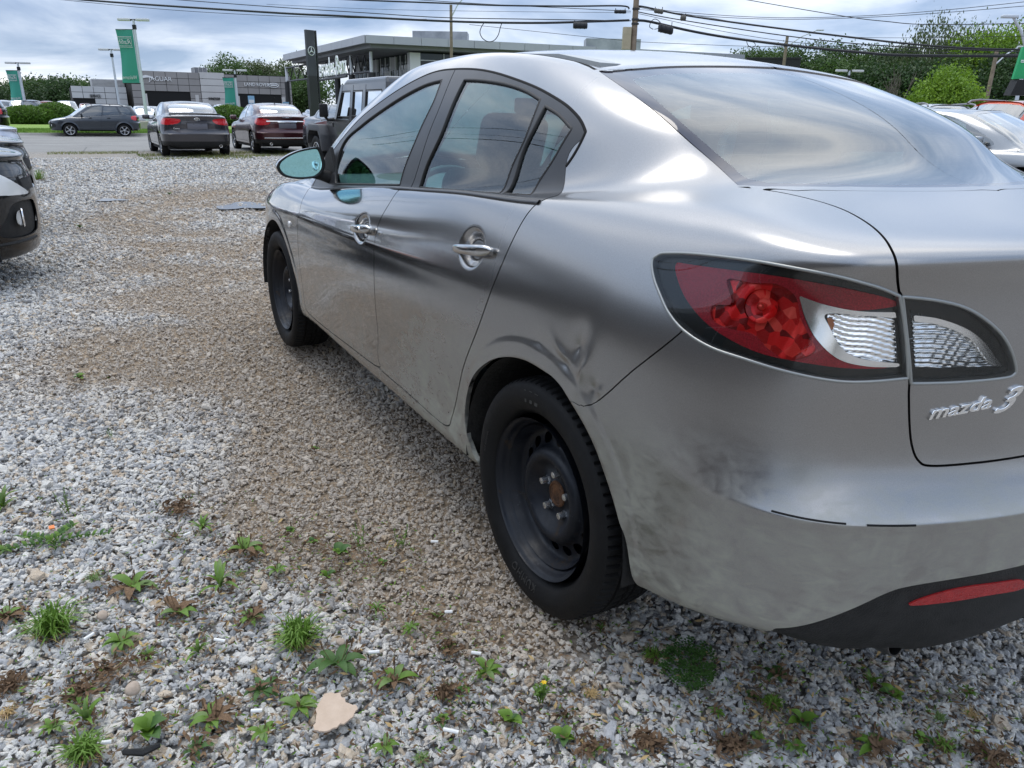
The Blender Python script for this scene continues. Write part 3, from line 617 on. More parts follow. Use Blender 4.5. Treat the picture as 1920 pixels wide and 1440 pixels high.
RED=lampmat('lamp_red',(.52,.012,.026),.25,.0,'grain'); REDB=lampmat('lamp_red_bright',(.95,.012,.012),.22,.35,'facet'); LDARK=mat('lamp_black_bezel',(.012,.014,.013),.25)
LCHR=mat('lamp_chrome',(.88,.89,.89),.13,.95); AMB=mat('amber_bulb',(.55,.14,.02),.2,0,1)
LENS=glassmat('lamp_cover',(1,1,1),.97,0,1.42,mul=1.0,add=.0)
def ribs(p,du,dv,amp,period):
    ph=(p.A[:,0]*du+p.A[:,1]*dv+.035*period*np.sin(p.A[:,0]*60)+.25*period*np.sin(p.A[:,0]*9))/period; h=np.abs((ph%1)-.5)*2
    V=p.V+p.N*(h*amp)[:,None]
    q=Patch(V,p.N.copy(),p.A,p.T); fn=np.cross(V[q.T[:,1]]-V[q.T[:,0]],V[q.T[:,2]]-V[q.T[:,0]]); N2=np.zeros_like(V)
    for k in range(3): np.add.at(N2,q.T[:,k],fn)
    q.N=N2/(np.linalg.norm(N2,axis=1)[:,None]+1e-12); return q
def recess(p,d): return Patch(p.V-p.N*d,p.N,p.A,p.T)
def fine(poly,s0,s1,v0,v1,n=150,m=90):
    g_=grid_patch(SF,np.linspace(s0,s1,n),np.linspace(v0,v1,m)); return g_.split(sdf(g_,poly,SF,pad=.3))[0]
def lamp(which):
    e_=empty('tail_light',parent=hero)
    mir=mirrored if which<0 else (lambda p:p)
    for outer in (True,False):
        poly=F('lamp') if outer else F('lampi')
        cov=lampO if outer else lampI
        panel('lens',mir(cov),LENS,e_,0,.001)
        gp_=fine(poly,15.5,19.2,6.8,8.35) if outer else fine(poly,18.8,20.2,6.8,8.0,110,80)
        if outer:
            ch,g2=gp_.split(sdf(gp_,F('chrome'),SF)); cl,g2=g2.split(sdf(g2,F('clear'),SF)); am,cl=cl.split(sdf(cl,F('amber'),SF))
            rd,g2=g2.split(sdf(g2,F('red'),SF)); br,rd=rd.split(sdf(rd,F('bright'),SF))
            panel('red_reflector',mir(recess(rd,.010)),RED,e_,.02); panel('red_chamber',mir(ribs(recess(br,.018),1,-.6,.0014,.30)),REDB,e_,.01)
            panel('chrome_surround',mir(recess(ch,.006)),LCHR,e_,.014)
            # a reflector bowl with its bulb inside the red chamber
            for s0,v0,r0 in ((17.12,7.60,.030),):
                c_=SF.ev(s0,v0); h_=.02; n_=np.cross(SF.ev(s0+h_,v0)-c_,SF.ev(s0,v0+h_)-c_); n_/=np.linalg.norm(n_)
                if n_[1]<0: n_=-n_
                n_=Vector(n_); c_=Vector(c_)-n_*.012; k_=Vector((1,which,1)); q_=n_.to_track_quat('Z','Y').to_matrix()
                bb=B(); bb.lathe([(r0,.004),(r0*.96,.0),(r0*.7,-.004),(r0*.35,-.006),(r0*.2,-.006)],(0,0,0),28,'z'); 
                for v_ in bb.bm.verts: p_=q_@v_.co+c_; v_.co=Vector((p_.x,p_.y*which,p_.z))
                bb.build('reflector_bowl',REDB,e_,True)
                bb=B(); bb.ball((0,0,.001),r0*.26,12,8,(1,1,1.3))
                for v_ in bb.bm.verts: p_=q_@v_.co+c_; v_.co=Vector((p_.x,p_.y*which,p_.z))
                bb.build('bulb',REDB,e_,True)
            panel('clear_chamber',mir(ribs(recess(cl,.016),.12,1.0,.004,.055)),LCHR,e_,.01); panel('amber_bulb',mir(recess(am,.010)),AMB,e_,.01)
        else:
            ch,g2=gp_.split(sdf(gp_,F('chrome2'),SF)); cl,g2=g2.split(sdf(g2,F('clear2'),SF))
            panel('chrome_surround',mir(recess(ch,.005)),LCHR,e_,.012); panel('clear_chamber',mir(ribs(recess(cl,.012),.10,1.0,.004,.05)),LCHR,e_,.01)
        panel('bezel',mir(recess(g2,.012)),LDARK,e_,.012)
        if which>0:
            strip_along(poly,SF,.0028,'lamp_seal',mat('lamp_edge',(.30,.31,.30),.3,.5),e_,.003)
    return e_
lamp(1); lamp(-1)
# ----- badge -----
def on_surface(me,s0,v0,s1,v1,size,up=.001):
    """lay a flat mesh (x along, y up) onto the body between two places"""
    P0=Vector(SF.ev(s0,v0)); P1=Vector(SF.ev(s1,v1)); xd=(P1-P0).normalized()
    h=.01; n_=Vector(np.cross(SF.ev(s0+h,v0)-SF.ev(s0,v0),SF.ev(s0,v0+h)-SF.ev(s0,v0))).normalized()
    if n_.x>0: n_=-n_
    yd=n_.cross(xd).normalized(); n_=xd.cross(yd)
    L_=(P1-P0).length
    for v in me.vertices:
        x,y,z=v.co; t=x/size
        b=Vector(SF.ev(s0+(s1-s0)*t,v0+(v1-v0)*t)) ; b2=Vector(SF.ev(s0+(s1-s0)*t,v0+(v1-v0)*t+.05))
        upd=(b2-b).normalized(); v.co=b+upd*y+n_*(z+up)
    return me
me=text_mesh('mazda',.036,.0022,shear=.25,bevel=.0009,spacing=1.0); w_=max(v.co.x for v in me.vertices)
for v in me.vertices: v.co.x*=.118/w_; v.co.y*=.95
me.materials.clear(); on_surface(me,19.415,6.53,19.97,6.63,.118); link('badge_lettering',me,CHROME,hero)
me=text_mesh('3',.060,.0024,shear=.45,bevel=.0012); w_=max(v.co.x for v in me.vertices)
for v in me.vertices: v.co.x*=.052/w_; v.co.y-=.008
me.materials.clear(); on_surface(me,19.99,6.60,20.24,6.66,.052); link('badge_numeral',me,CHROME,hero)
# ----- door handles -----
HND=paint('handle_paint',(.45,.45,.45),.95,.12)
def handle(x1,z1,x2,z2,key=False):
    # from the hinge end (x1, forward) to the lock end (x2, rearward)
    n=26; R_=[]; V=[];Fc=[]
    for side in (1,-1):
        b=B(); rings_=[]
        for i in range(n):
            t=i/(n-1); x=x1+(x2-x1)*t; z=z1+(z2-z1)*t
            sr=np.interp(z,[.8,1.0],[.868,.835])
            yo=sr-.002+.030*math.sin(min(1,t*1.25+.12)*PI*.5)**.8 - (.012*sst(.80,1,np.array(t)))
            hgt=(.0115+.0055*t)*math.sqrt(max(0.02,1-abs(2*t-1)**6)); dep=.0085*math.sqrt(max(.03,1-abs(2*t-1)**6))+.002*t
            rings_.append([b.bm.verts.new((x,side*(yo+dep*math.copysign(abs(math.cos(a))**.7,math.cos(a))),z+hgt*math.copysign(abs(math.sin(a))**.8,math.sin(a)))) for a in np.linspace(0,2*PI,16,endpoint=False)])
        for A,Bb in zip(rings_,rings_[1:]):
            for k in range(16): b.bm.faces.new((A[k],A[(k+1)%16],Bb[(k+1)%16],Bb[k]))
        b.bm.faces.new(rings_[0]); b.bm.faces.new(rings_[-1])
        # foot that carries it at the lock end
        b.box((x2+(x1-x2)*.16,side*(np.interp(z2,[.8,1.0],[.868,.835])+.004),z2+(z1-z2)*.16),(.055,.030,.020),bevel=.006)
        o=b.build('door_handle',HND,hero,True)
        if key and side>0:
            k_=B(); k_.lathe([(.0005,.0),(.0075,.0),(.0085,-.002),(.0085,-.006)],(x2+.035,side*(.868+.0405),z2-.002),20); k_.build('key_lock',CHROME,o,True)
handle(.480,.888,.243,.918); handle(1.350,.826,1.128,.852,True)
# ----- side repeater, wheel wells, underbody -----
b=B(); b.ball((2.311,.868,.711),.020,16,10,(1,.35,.85)); b.build('side_marker',mat('clear_marker',(.75,.74,.72),.1,.2,1),hero,True)
WELL=noisy('wheel_liner',(.008,.008,.008),(.018,.017,.016),25,.9,0,.4,60)
for (cx,cz),nm in ((WR,'wheel_liner'),(WF,'wheel_liner')):
    for sd_ in (1,-1):
        b=B(); pr=[]; A0=np.linspace(-.10,PI+.10,30)
        r0=[b.bm.verts.new((cx+.378*math.cos(a),sd_*.862,cz+.378*math.sin(a)*.98)) for a in A0]; r1=[b.bm.verts.new((cx+.385*math.cos(a),sd_*.50,cz+.385*math.sin(a))) for a in A0]
        for k in range(29): b.bm.faces.new((r0[k],r0[k+1],r1[k+1],r1[k]))
        b.bm.faces.new(r1); b.build(nm,WELL,hero,True)
b=B(); b.box((1.3,0,.27),(3.6,1.30,.10)); b.box((-.48,0,.36),(.5,1.2,.16)); b.box((1.32,.735,.275),(1.75,.12,.05)); b.box((1.32,-.735,.275),(1.75,.12,.05)); b.build('underbody',GAP,hero)
# exhaust
b=B(); pe=Vector(SF.ev(19.45,.9)); ex_c=Vector((-.795,.515,.305))
prof=[(.0005,-.06),(.021,-.06),(.0235,0),(.026,0),(.027,-.004),(.027,-.20),(.0005,-.20)]
bb=bmesh.new(); b=B(); b.lathe(prof,(0,0,0),28,'y'); 
bmesh.ops.transform(b.bm,matrix=Matrix.Translation(ex_c)@Matrix.Rotation(math.radians(12),4,'Y')@Matrix.Rotation(math.radians(90),4,'Z'),verts=b.bm.verts); b.build('exhaust_pipe',mat('dark_steel_pipe',(.10,.10,.10),.3,.9),hero,True)
# ----- wheels -----
def oval_dish(prof,holes,n=288):
    """steel disc: (r, y) profile with oval holes cut through"""
    R=np.array(prof); rr=[];yy=[]
    for (a,b_),(c,d) in zip(R,R[1:]):
        k=max(2,int(np.hypot(c-a,d-b_)/.0025)); rr+=list(np.linspace(a,c,k,endpoint=False)); yy+=list(np.linspace(b_,d,k,endpoint=False))
    rr.append(R[-1,0]);yy.append(R[-1,1]); rr=np.array(rr);yy=np.array(yy)
    # soften
    for _ in range(6):
        yy[1:-1]=(yy[:-2]+2*yy[1:-1]+yy[2:])/4; rr[1:-1]=(rr[:-2]+2*rr[1:-1]+rr[2:])/4
    th=np.linspace(0,2*PI,n+1); TH,RR=np.meshgrid(th,rr); YY=np.meshgrid(th,yy)[1]
    P=np.stack([RR*np.cos(TH),YY,RR*np.sin(TH)],-1)
    nn=np.cross(np.gradient(P,axis=1),np.gradient(P,axis=0)); nn/=np.linalg.norm(nn,axis=-1)[...,None]+1e-12
    if nn[...,1].mean()<0: nn=-nn
    r,c=TH.shape; i=np.arange(r*c).reshape(r,c); a,b_,d,e=i[:-1,:-1].ravel(),i[:-1,1:].ravel(),i[1:,1:].ravel(),i[1:,:-1].ravel()
    p=Patch(P.reshape(-1,3),nn.reshape(-1,3),np.stack([TH.ravel(),RR.ravel()],1),np.vstack([np.stack([a,b_,d],1),np.stack([a,d,e],1)]))
    f0=np.cross(p.V[p.T[:,1]]-p.V[p.T[:,0]],p.V[p.T[:,2]]-p.V[p.T[:,0]])
    if (f0*p.N[p.T[:,0]]).sum()<0: p.T=p.T[:,::-1].copy()
    if holes:
        nh,rh,ra,rb=holes; ang=(p.A[:,0]*nh/(2*PI)+.5)%1-.5; f=np.sqrt((ang*2*PI/nh*rh/ra)**2+((p.A[:,1]-rh)/rb)**2)-1
        f=np.where(np.abs(p.A[:,1]-rh)<rb*1.6,f,1); _,p=p.split(f)
    return p
def tyre_mesh(n=320):
    # cross-section of the tyre: (radius, y from the wheel's centre plane, tread zone)
    pr=[(.222,.070,0),(.232,.088,0),(.250,.099,0),(.268,.1045,0),(.284,.105,0),(.296,.1015,0),(.303,.0975,0),(.3085,.0915,1),(.3125,.083,1),(.3145,.070,1),(.3155,.056,1),(.3155,.052,0),(.3085,.050,0),(.3085,.044,0),(.3155,.042,0),(.316,.030,2),(.316,.016,2),(.3090,.014,0),(.3090,.008,0),(.316,.006,2),(.316,-.006,2),(.3090,-.008,0),(.3090,-.014,0),(.316,-.016,2),(.316,-.030,2),(.3155,-.042,0),(.3085,-.044,0),(.3085,-.050,0),(.3155,-.052,1),(.3145,-.070,1),(.3085,-.0915,1),(.303,-.0975,0),(.284,-.105,0),(.25,-.099,0),(.222,-.070,0)]
    V=[];m_=len(pr)
    for k in range(n):
        t=k*2*PI/n; g1=(k%4==0); g2=((k+2)%5==0)
        for r,y,zone in pr:
            if zone==1 and g1 and r>.3085: r=r-.006
            if zone==1 and g1 and r<=.3085: r=r-.0018
            if zone==2 and g2: r=r-.004
            V.append((r*math.cos(t),y,r*math.sin(t)))
    Fc=[]
    for k in range(n):
        k2=(k+1)%n
        for i in range(m_-1): Fc.append((k*m_+i,k*m_+i+1,k2*m_+i+1,k2*m_+i))
    return V,Fc
def polar_text(txt,size,rad,mid_angle,y,parent,m,height=.0008,flip=1,name='tyre_lettering',inward=False):
    me=text_mesh(txt,size,height,spacing=1.12); xs=[v.co.x for v in me.vertices]; w_=max(xs)
    for v in me.vertices:
        x,yy,z=v.co; r=rad+(yy if not inward else -yy); a=mid_angle-flip*(x-w_/2)/rad
        v.co=(r*math.cos(a),y+z-.010*max(0,(abs(r-.268)/.03))**2,r*math.sin(a))
    me.materials.clear(); return link(name,me,m,parent)
tyV,tyF=tyre_mesh(); tyre_me=None
DISH=[(.190,.064),(.184,.050),(.176,.028),(.166,.022),(.146,.026),(.134,.034),(.124,.052),(.112,.060),(.100,.058),(.088,.046),(.070,.028),(.055,.020),(.036,.020),(.034,.026),(.001,.026)]
BARREL=[(.2145,.094),(.2145,.089),(.2080,.087),(.2035,.078),(.2015,.070),(.196,.062),(.1885,.052),(.186,.030),(.184,-.09)]
TLET=mat('tyre_letter',(.026,.026,.026),.45)
def wheel(cx,cz,yc,out,rot):
    e_=empty('wheel',(cx,yc,cz),0,hero); e_.rotation_euler=(0,rot,0) if out>0 else (0,rot,PI)
    o=pydata('tyre',tyV,tyF,TYRE,e_,True); o.data.set_sharp_from_angle(angle=math.radians(35))
    rim=panel('steel_rim',joined(oval_dish(BARREL,None,200),oval_dish(DISH,(16,.151,.0185,.0145))),STEEL,e_,0)
    b=B()
    for k in range(5):
        t=k*2*PI/5+.3; c=(.057*math.cos(t),.0,.057*math.sin(t))
        b=B(); b.lathe([(.0135,.018),(.0135,.024),(.0118,.026),(.0118,.028)],c,6); b.lathe([(.0095,.027),(.0095,.040),(.0085,.0435),(.0003,.0445)],c,18); b.build('lug_nut',mat('zinc_nut',(.62,.64,.66),.25,.9),e_,True)
    b=B(); b.lathe([(.036,.0265),(.034,.030),(.030,.031),(.028,.029),(.0003,.0285)],(0,0,0),32); b.build('hub_cap',RUST,e_,True)
    for k in range(5):
        pass
    b=B(); b.lathe([(.13,-.03),(.13,-.01),(.06,-.01)],(0,0,0),40); b.build('brake_disc',mat('brake_iron',(.10,.09,.08),.6,.7),e_,True)
    return e_
wrl=wheel(WR[0],.316,.757,1,.0); wheel(2.6445,.316,.757,1,.7); wheel(WR[0],.316,-.757,-1,.3); wheel(2.6445,.316,-.757,-1,1.1)
polar_text('KUMHO',.030,.245,-PI/2+.12,.1030,wrl,TLET,.0012,flip=-1); polar_text('SOLUS TA11',.017,.270,PI*.78,.1035,wrl,TLET,.001); polar_text('205/55R16 91H',.010,.262,.25,.1035,wrl,TLET,.0008)
for k in range(3):
    a0=PI/2+.02-k*.10; b=B(); 
    P_=[(r*math.cos(a0+da),.1052-.25*(abs(r-.272))**1.3,r*math.sin(a0+da)) for r,da in ((.258,0),(.258,-.055+.012*k),(.290,-.055+.012*k),(.290,0))]; b.face(P_); b.build('tyre_mark',mat('tyre_mark',(.030,.030,.028),.6),wrl)
# ----- door mirrors -----
MO=[(200,640),(222,560),(262,500),(380,405),(560,325),(760,292),(880,292),(922,350),(955,500),(974,700),(935,850),(850,942),(780,966),(600,962),(430,922),(300,850),(232,755)]
def mirror_pts(x,sc=1.0,n=6):
    # outline of the mirror's face, metres across (y) and up (z)
    q=[]
    for u,v in MO:
        yy=.991-(u-200)/(955-200)*(.199)+.0; zz=1.003-(v-650)/9.6*.00182+ (u-200)*.00003
        q.append((yy,zz))
    q=crpoly(q,n); c=q.mean(0); return c+(q-c)*sc,c
for sd_ in (1,-1):
    me_=empty('door_mirror',parent=hero)
    secs=[(1.945,1.0,0),(1.952,1.0,0),(1.975,.985,0),(2.01,.93,-.002),(2.045,.82,-.004),(2.07,.64,-.006),(2.082,.40,-.006),(2.086,.12,-.006)]
    V=[];Fc=[]
    for x,sc,dz in secs:
        q_,c_=mirror_pts(x,sc); V+= [(x+ (yy-c_[0])*.15,sd_*yy,zz+dz) for yy,zz in q_]
    n_=len(q_)
    for r in range(len(secs)-1):
        for k in range(n_): Fc.append((r*n_+k,r*n_+(k+1)%n_,(r+1)*n_+(k+1)%n_,(r+1)*n_+k))
    Fc.append(tuple(range((len(secs)-1)*n_,len(secs)*n_)))
    b=B(); vs=[b.bm.verts.new(v) for v in V]; [b.bm.faces.new([vs[i] for i in f_]) for f_ in Fc]; b.build('mirror_housing',SILVER,me_,True)
    def ringp(x,sc): q_,c_=mirror_pts(x,sc); return [(x+(yy-c_[0])*.15,sd_*yy,zz) for yy,zz in q_]
    r1,r2,r3=ringp(1.9445,1.0),ringp(1.943,.93),ringp(1.950,.86); V=r1+r2+r3; Fc=[(a*n_+k,a*n_+(k+1)%n_,(a+1)*n_+(k+1)%n_,(a+1)*n_+k) for a in (0,1) for k in range(n_)]
    b=B(); vs=[b.bm.verts.new(v) for v in V]; [b.bm.faces.new([vs[i] for i in f_]) for f_ in Fc]; b.build('mirror_bezel',BLKPL,me_,True)
    b=B(); b.face(ringp(1.950,.865)); b.build('mirror_glass',MIRROR,me_,fix=False)
    b=B(); b.tube([(1.97,sd_*.74,.955),(1.975,sd_*.80,.972),(1.985,sd_*.86,.985)],[.030,.024,.022],12); b.prism([(1.86,.925),(2.14,.905),(2.03,1.05),(1.955,1.09)],sd_*.755,sd_*.74); b.build('mirror_arm',BLKPL,me_,True)
# ----- interior -----
def seat(x,y,rear=False):
    e_=empty('rear_seat' if rear else 'front_seat',(x,y,0),0,hero); wd=1.25 if rear else .50
    b=B(); b.box((0,0,.48),(.50,wd,.16),bevel=.05,seg=3); b.build('seat_cushion',FABRIC,e_,True)
    R_=Matrix.Rotation(math.radians(-(18 if not rear else 24)),3,'Y')
    b=B(); b.box((-.30,0,.78),(.13,wd,.58),R_,bevel=.05,seg=3); b.build('backrest',FABRIC,e_,True)
    for yy in ((0,) if not rear else (-.40,.40)):
        b=B(); b.box((-.405,yy,1.155 if not rear else 1.10),(.10,.26,.20 if not rear else .15),R_,bevel=.045,seg=4); b.build('headrest',FABRIC,e_,True)
        b=B(); b.tube([(-.37,yy-.06,.98),(-.40,yy-.06,1.10)],.006,6); b.build('headrest_post',CHROME,e_)
        b=B(); b.tube([(-.37,yy+.06,.98),(-.40,yy+.06,1.10)],.006,6); b.build('headrest_post',CHROME,e_)
seat(1.42,.37); seat(1.42,-.37); seat(.52,0,True)
b=B(); b.prism([(1.85,.55),(1.80,.80),(1.95,.90),(2.3,.93),(2.6,.93),(2.6,.55)],-.66,.66); b.build('dashboard',INT,hero)
b=B(); b.box((1.80,0,.72),(.06,.26,.30),bevel=.02); b.build('centre_console',INTG,hero,True)
for k in range(4):
    b=B(); b.box((1.765,0,.78+k*.018),(.01,.2,.006)); b.build('air_vent_slat',CHROME,hero)
b=B(); 
pts=[(.185*math.cos(t),.185*math.sin(t)) for t in np.linspace(0,2*PI,37)]
Rw=Matrix.Rotation(math.radians(-25),3,'Y'); cW=Vector((1.62,.37,.86))
b.tube([cW+Rw@Vector((0,p[0],p[1])) for p in pts],.015,8,False)
b.box(cW,(.04,.16,.13),Rw,bevel=.02); b.tube([cW+Rw@Vector((0,-.18,0)),cW+Rw@Vector((0,.18,0))],.014,6); b.tube([cW,cW+Rw@Vector((0,0,-.18))],.014,6); b.build('steering_wheel',INTG,hero,True)
b=B(); b.box((1.43,0,1.285),(.025,.25,.062),bevel=.012,seg=3); b.tube([(1.45,0,1.31),(1.55,0,1.38)],.010,6); b.build('rear_view_mirror',mat('mirror_back',(.08,.10,.10),.3),hero,True)
b=B(); b.prism([(-.50,1.085),(-.50,1.07),(.12,1.0),(.12,1.015)],-.60,.60); b.build('parcel_shelf',INT,hero)
b=B(); b.box((1.2,0,.36),(2.6,1.35,.04)); b.build('floor_carpet',INT,hero)
b=B(); b.prism([(1.50,1.395),(1.0,1.44),(.5,1.415),(.30,1.385),(.30,1.375),(.5,1.40),(1.0,1.425),(1.50,1.38)],-.52,.52); b.build('headliner',INTG,hero)
# defroster wires
hw=B()
for k in range(11):
    v0=10.22+k*.2; ss=np.linspace(17.3+.0*k,22,30); Pp=SF.ev(ss,np.full(30,v0)); 
    L_=[Vector((p[0]+.004,p[1],p[2]-.0085)) for p in Pp]; L_+= [Vector((p.x,-p.y,p.z)) for p in L_[-2::-1]]
    hw.tube(L_,.0009,3,False)
hw.build('heater_wires',mat('heater_wire',(.12,.07,.05),.5),hero)

# ================= the other cars =================
def at_x(px,py,X):
    d=ray(px,py); t=(X-CAM_C.x)/d.x; return CAM_C+d*t
def warp(kind):
    Q=rings().copy(); z=Q[...,2]
    if kind=='suv':
        for st,(x,y) in {13:(.15,.75),14:(-.12,.76),15:(-.36,.755),16:(-.56,.73),17:(-.69,.65),18:(-.745,.55),19:(-.77,.44),20:(-.785,.31),21:(-.795,.16),22:(-.80,0)}.items():
            Q[10,st]=(x,y,1.06)
        for st,(x,y) in {11:(.70,.605),12:(.45,.605),13:(.2,.60),14:(-.05,.595),15:(-.25,.58),16:(-.40,.555),17:(-.49,.50),18:(-.53,.42),19:(-.55,.34),20:(-.56,.24),21:(-.57,.12),22:(-.575,0)}.items():
            Q[13,st]=(x,y,1.395+.005*st/22)
        for r in (8,9):
            for st in range(15,23): Q[r,st,2]=1.0 if r==8 else 1.03
        for st in range(14,23): Q[9,st,:2]=Q[10,st,:2]*.5+Q[8,st,:2]*.5
        a,b=Q[10],Q[13]
        for k,t in ((11,.34),(12,.67)):
            m_=a*(1-t)+b*t; T=np.gradient(m_,axis=0); n_=np.stack([T[:,1],-T[:,0]],1); n_/=np.linalg.norm(n_,axis=1)[:,None]; n_*=np.sign((n_*(m_[:,:2]-np.array([1.0,0]))).sum(1))[:,None]
            m_[:,:2]+=n_*.028; Q[k]=m_
        c=b.copy(); c[:,1]*=.93; c[:,2]+=.015; Q[14]=c
        z=Q[...,2]; Q[...,2]=np.interp(z,[0,.20,.32,.60,1.0,1.06,1.42,1.48],[0,.32,.40,.74,1.10,1.17,1.66,1.74])
        Q[...,1]*=1.03
    if kind=='hatch':
        st=np.arange(NS); wgt=np.interp(st,[0,3,5,7.5],[1,1,.7,0])
        for r,(zt,dt) in {5:(.60,.0),6:(.66,.004),7:(.76,.018),8:(.86,.060),9:(.915,.16)}.items():
            c=contour(np.full(NS,dt)); Q[r,:,2]=Q[r,:,2]*(1-wgt)+np.maximum(zt+.006*st,Q[r,:,2]*.0+zt)*wgt
            for j in (0,1): Q[r,:,j]=Q[r,:,j]*(1-wgt)+c[:,j]*wgt
    return Q
HLP=[(2.0,6.2),(2.8,5.9),(3.8,6.05),(4.8,6.7),(5.6,7.7),(4.6,8.0),(3.6,7.8),(2.6,7.3)]
TLP={'camry':[(16.3,7.0),(16.35,8.05),(17.3,8.2),(19.0,8.1),(20.2,7.75),(20.0,7.2),(19.2,6.95),(17.6,6.9)],
     'c200':[(16.3,7.1),(16.5,8.1),(17.6,8.2),(19.2,8.0),(19.9,7.6),(19.6,6.9),(17.6,6.8)],
     'suv':[(16.2,6.5),(16.3,8.3),(17.0,8.7),(17.9,8.6),(18.2,7.5),(18.0,6.5)]}
SIDEW={'sedan':([(7.4,10.25),(7.0,10.9),(7.6,12.2),(8.6,12.75),(10.0,12.8),(10.15,12.8),(10.15,10.2),(10.15,10.2)],[(10.5,10.2),(10.5,10.2),(10.5,12.8),(10.5,12.8),(12.0,12.75),(13.2,12.2),(13.9,11.3),(13.5,10.4),(12.9,10.2)]),
       'suv':([(7.4,10.25),(7.0,10.9),(7.6,12.2),(8.6,12.7),(10.0,12.75),(10.15,12.75),(10.15,10.2),(10.15,10.2)],[(10.45,10.2),(10.45,10.2),(10.45,12.75),(10.45,12.75),(12.7,12.7),(12.7,12.7),(13.1,10.2),(13.1,10.2)],[(13.5,10.25),(13.5,10.25),(13.1,12.6),(13.1,12.6),(15.0,12.5),(15.5,11.4),(15.2,10.4)])}
DG=glassmat('car_glass',(.6,.8,.8),.6,mul=2.2,add=.12); DGD=glassmat('tinted_glass',(.25,.28,.30),.25)
TAILR=mat('tail_lamp_red',(.55,.010,.015),.18,.1,1); HEADL=mat('head_lamp_clear',(.72,.72,.70),.25,.0,1); ORANGE=mat('amber_lens',(.75,.16,.03),.2,0,1)
PLATE=mat('plate_backing',(.12,.12,.14),.4); RIMM=mat('alloy_rim',(.55,.56,.58),.28,.9)
_tmpl={}
def template(kind,tl,res=1.0,tint=False):
    key=(kind,tl,res,tint)
    if key in _tmpl: return _tmpl[key]
    sf=Surf(warp(kind)); P_=[]
    ns,nv=int(230*res),int(120*res)
    g_=grid_patch(sf,np.linspace(0,22,ns),np.concatenate([np.linspace(0,9,int(nv*.6),endpoint=False),np.linspace(9,14,int(nv*.4))]))
    R_=.372; zo=.03 if kind=='suv' else 0
    for cx in (0,2.645):
        r_=np.hypot(g_.V[:,0]-cx,g_.V[:,2]-.33-zo)-R_-zo*.5; r_=np.where((g_.V[:,1]>.5)&(g_.V[:,2]<.95),r_,1); _,g_=g_.split(r_)
        low=np.where((np.abs(g_.V[:,0]-cx)<R_)&(g_.V[:,2]<.33)&(g_.V[:,1]>.5),-1.,1.); _,g_=g_.split(low)
    def add(name,p,m,skirt=.01,shift=0,both=False,par=None):
        P_.append((name,p,m,skirt,shift,both))
    def poly(a): return crpoly(a,4)
    for a in SIDEW['suv' if kind=='suv' else 'sedan']:
        w_,g_=g_.split(sdf(g_,poly(a),sf)); 
        for q_ in (w_,mirrored(w_)): add('side_window',q_,DGD if tint else DG,0,-.003)
    for nm,a in (('windscreen',[(-1,10.3),(5.2,10.3),(5.9,10.6),(6.2,12.3),(5.9,12.8),(-1,12.8)]),('rear_window',[(17.3,10.4),(16.9,10.9),(16.7,12.3),(17.2,12.75),(24,12.75),(24,10.3),(18,10.3)])):
        w_,g_=g_.split(sdf(g_,np.array(a,float),sf,pad=2)); add(nm,w_,(DGD if tint and nm!='windscreen' else DG),0,-.002,True)
    w_,g_=g_.split(sdf(g_,poly(TLP[tl]),sf)); [add('tail_light',q_,TAILR,.01,.002) for q_ in (w_,mirrored(w_))]
    w_,g_=g_.split(sdf(g_,poly(HLP if kind!='hatch' else [(1.3,5.5),(2.6,5.6),(4.0,6.1),(5.4,6.6),(5.5,7.9),(4.2,7.9),(2.8,7.4),(1.9,6.5)]),sf)); [add('headlight',q_,HEADL,.01,.002) for q_ in (w_,mirrored(w_))]
    if kind!='suv':
        g2=sdf(g_,np.array([(19.6,6.1),(19.6,7.9),(23.5,7.9),(23.5,6.1)],float),sf,pad=2)
        tp_=np.array([(16.9,9.85),(18.7,9.3),(18.8,8.2),(19.2,6.3),(19.5,6.0),(23,6.0),(23,9.86)],float)
    else: tp_=np.array([(16.6,12.95),(16.7,9.8),(18.35,8.6),(18.4,6.6),(19.0,5.6),(23,5.6),(23,12.95)],float)
    w_,g_=cut3(g_,sdf(g_,tp_,sf,pad=1),.004); add('tailgate' if kind=='suv' else 'boot_lid',w_,'paint',.01,0,True)
    w_,g_=cut3(g_,sdf(g_,np.array([(15.9,-1),(15.0,5.0),(16.4,6.7),(18.0,6.75),(23,6.75),(23,-1)],float),sf,pad=1),.003)
    lowb,w_=w_.split(np.where(w_.V[:,0]<.2,w_.V[:,2]-(.42 if kind!='suv' else .62),1)); add('rear_bumper',w_,'paint',.01,0,True); add('bumper_lower',lowb,'lower',.01,-.003,True)
    hp=np.array([(-1,7.0),(2.5,7.3),(3.9,7.6),(5.5,8.6),(6.4,9.4),(6.2,9.95),(-1,9.95)],float); w_,g_=cut3(g_,sdf(g_,hp,sf,pad=1),.003); add('bonnet',w_,'paint',.01,0,True)
    gp_=np.array([(-1,5.9),(1.5,5.9),(1.6,6.7),(-1,6.9)],float); w_,g_=g_.split(sdf(g_,gp_,sf,pad=1)); add('grille',w_,BLKPL,.01,-.01,True)
    fg=poly([(1.0,2.7),(1.0,4.3),(2.0,4.5),(2.5,3.6),(2.8,2.7)]) if kind=='hatch' else poly([(2.1,3.0),(2.1,4.0),(2.9,4.0),(3.2,3.0)]); w_,g_=g_.split(sdf(g_,fg,sf)); [add('fog_light_recess',q_,BLKPL,.01,-.02) for q_ in (w_,mirrored(w_))]
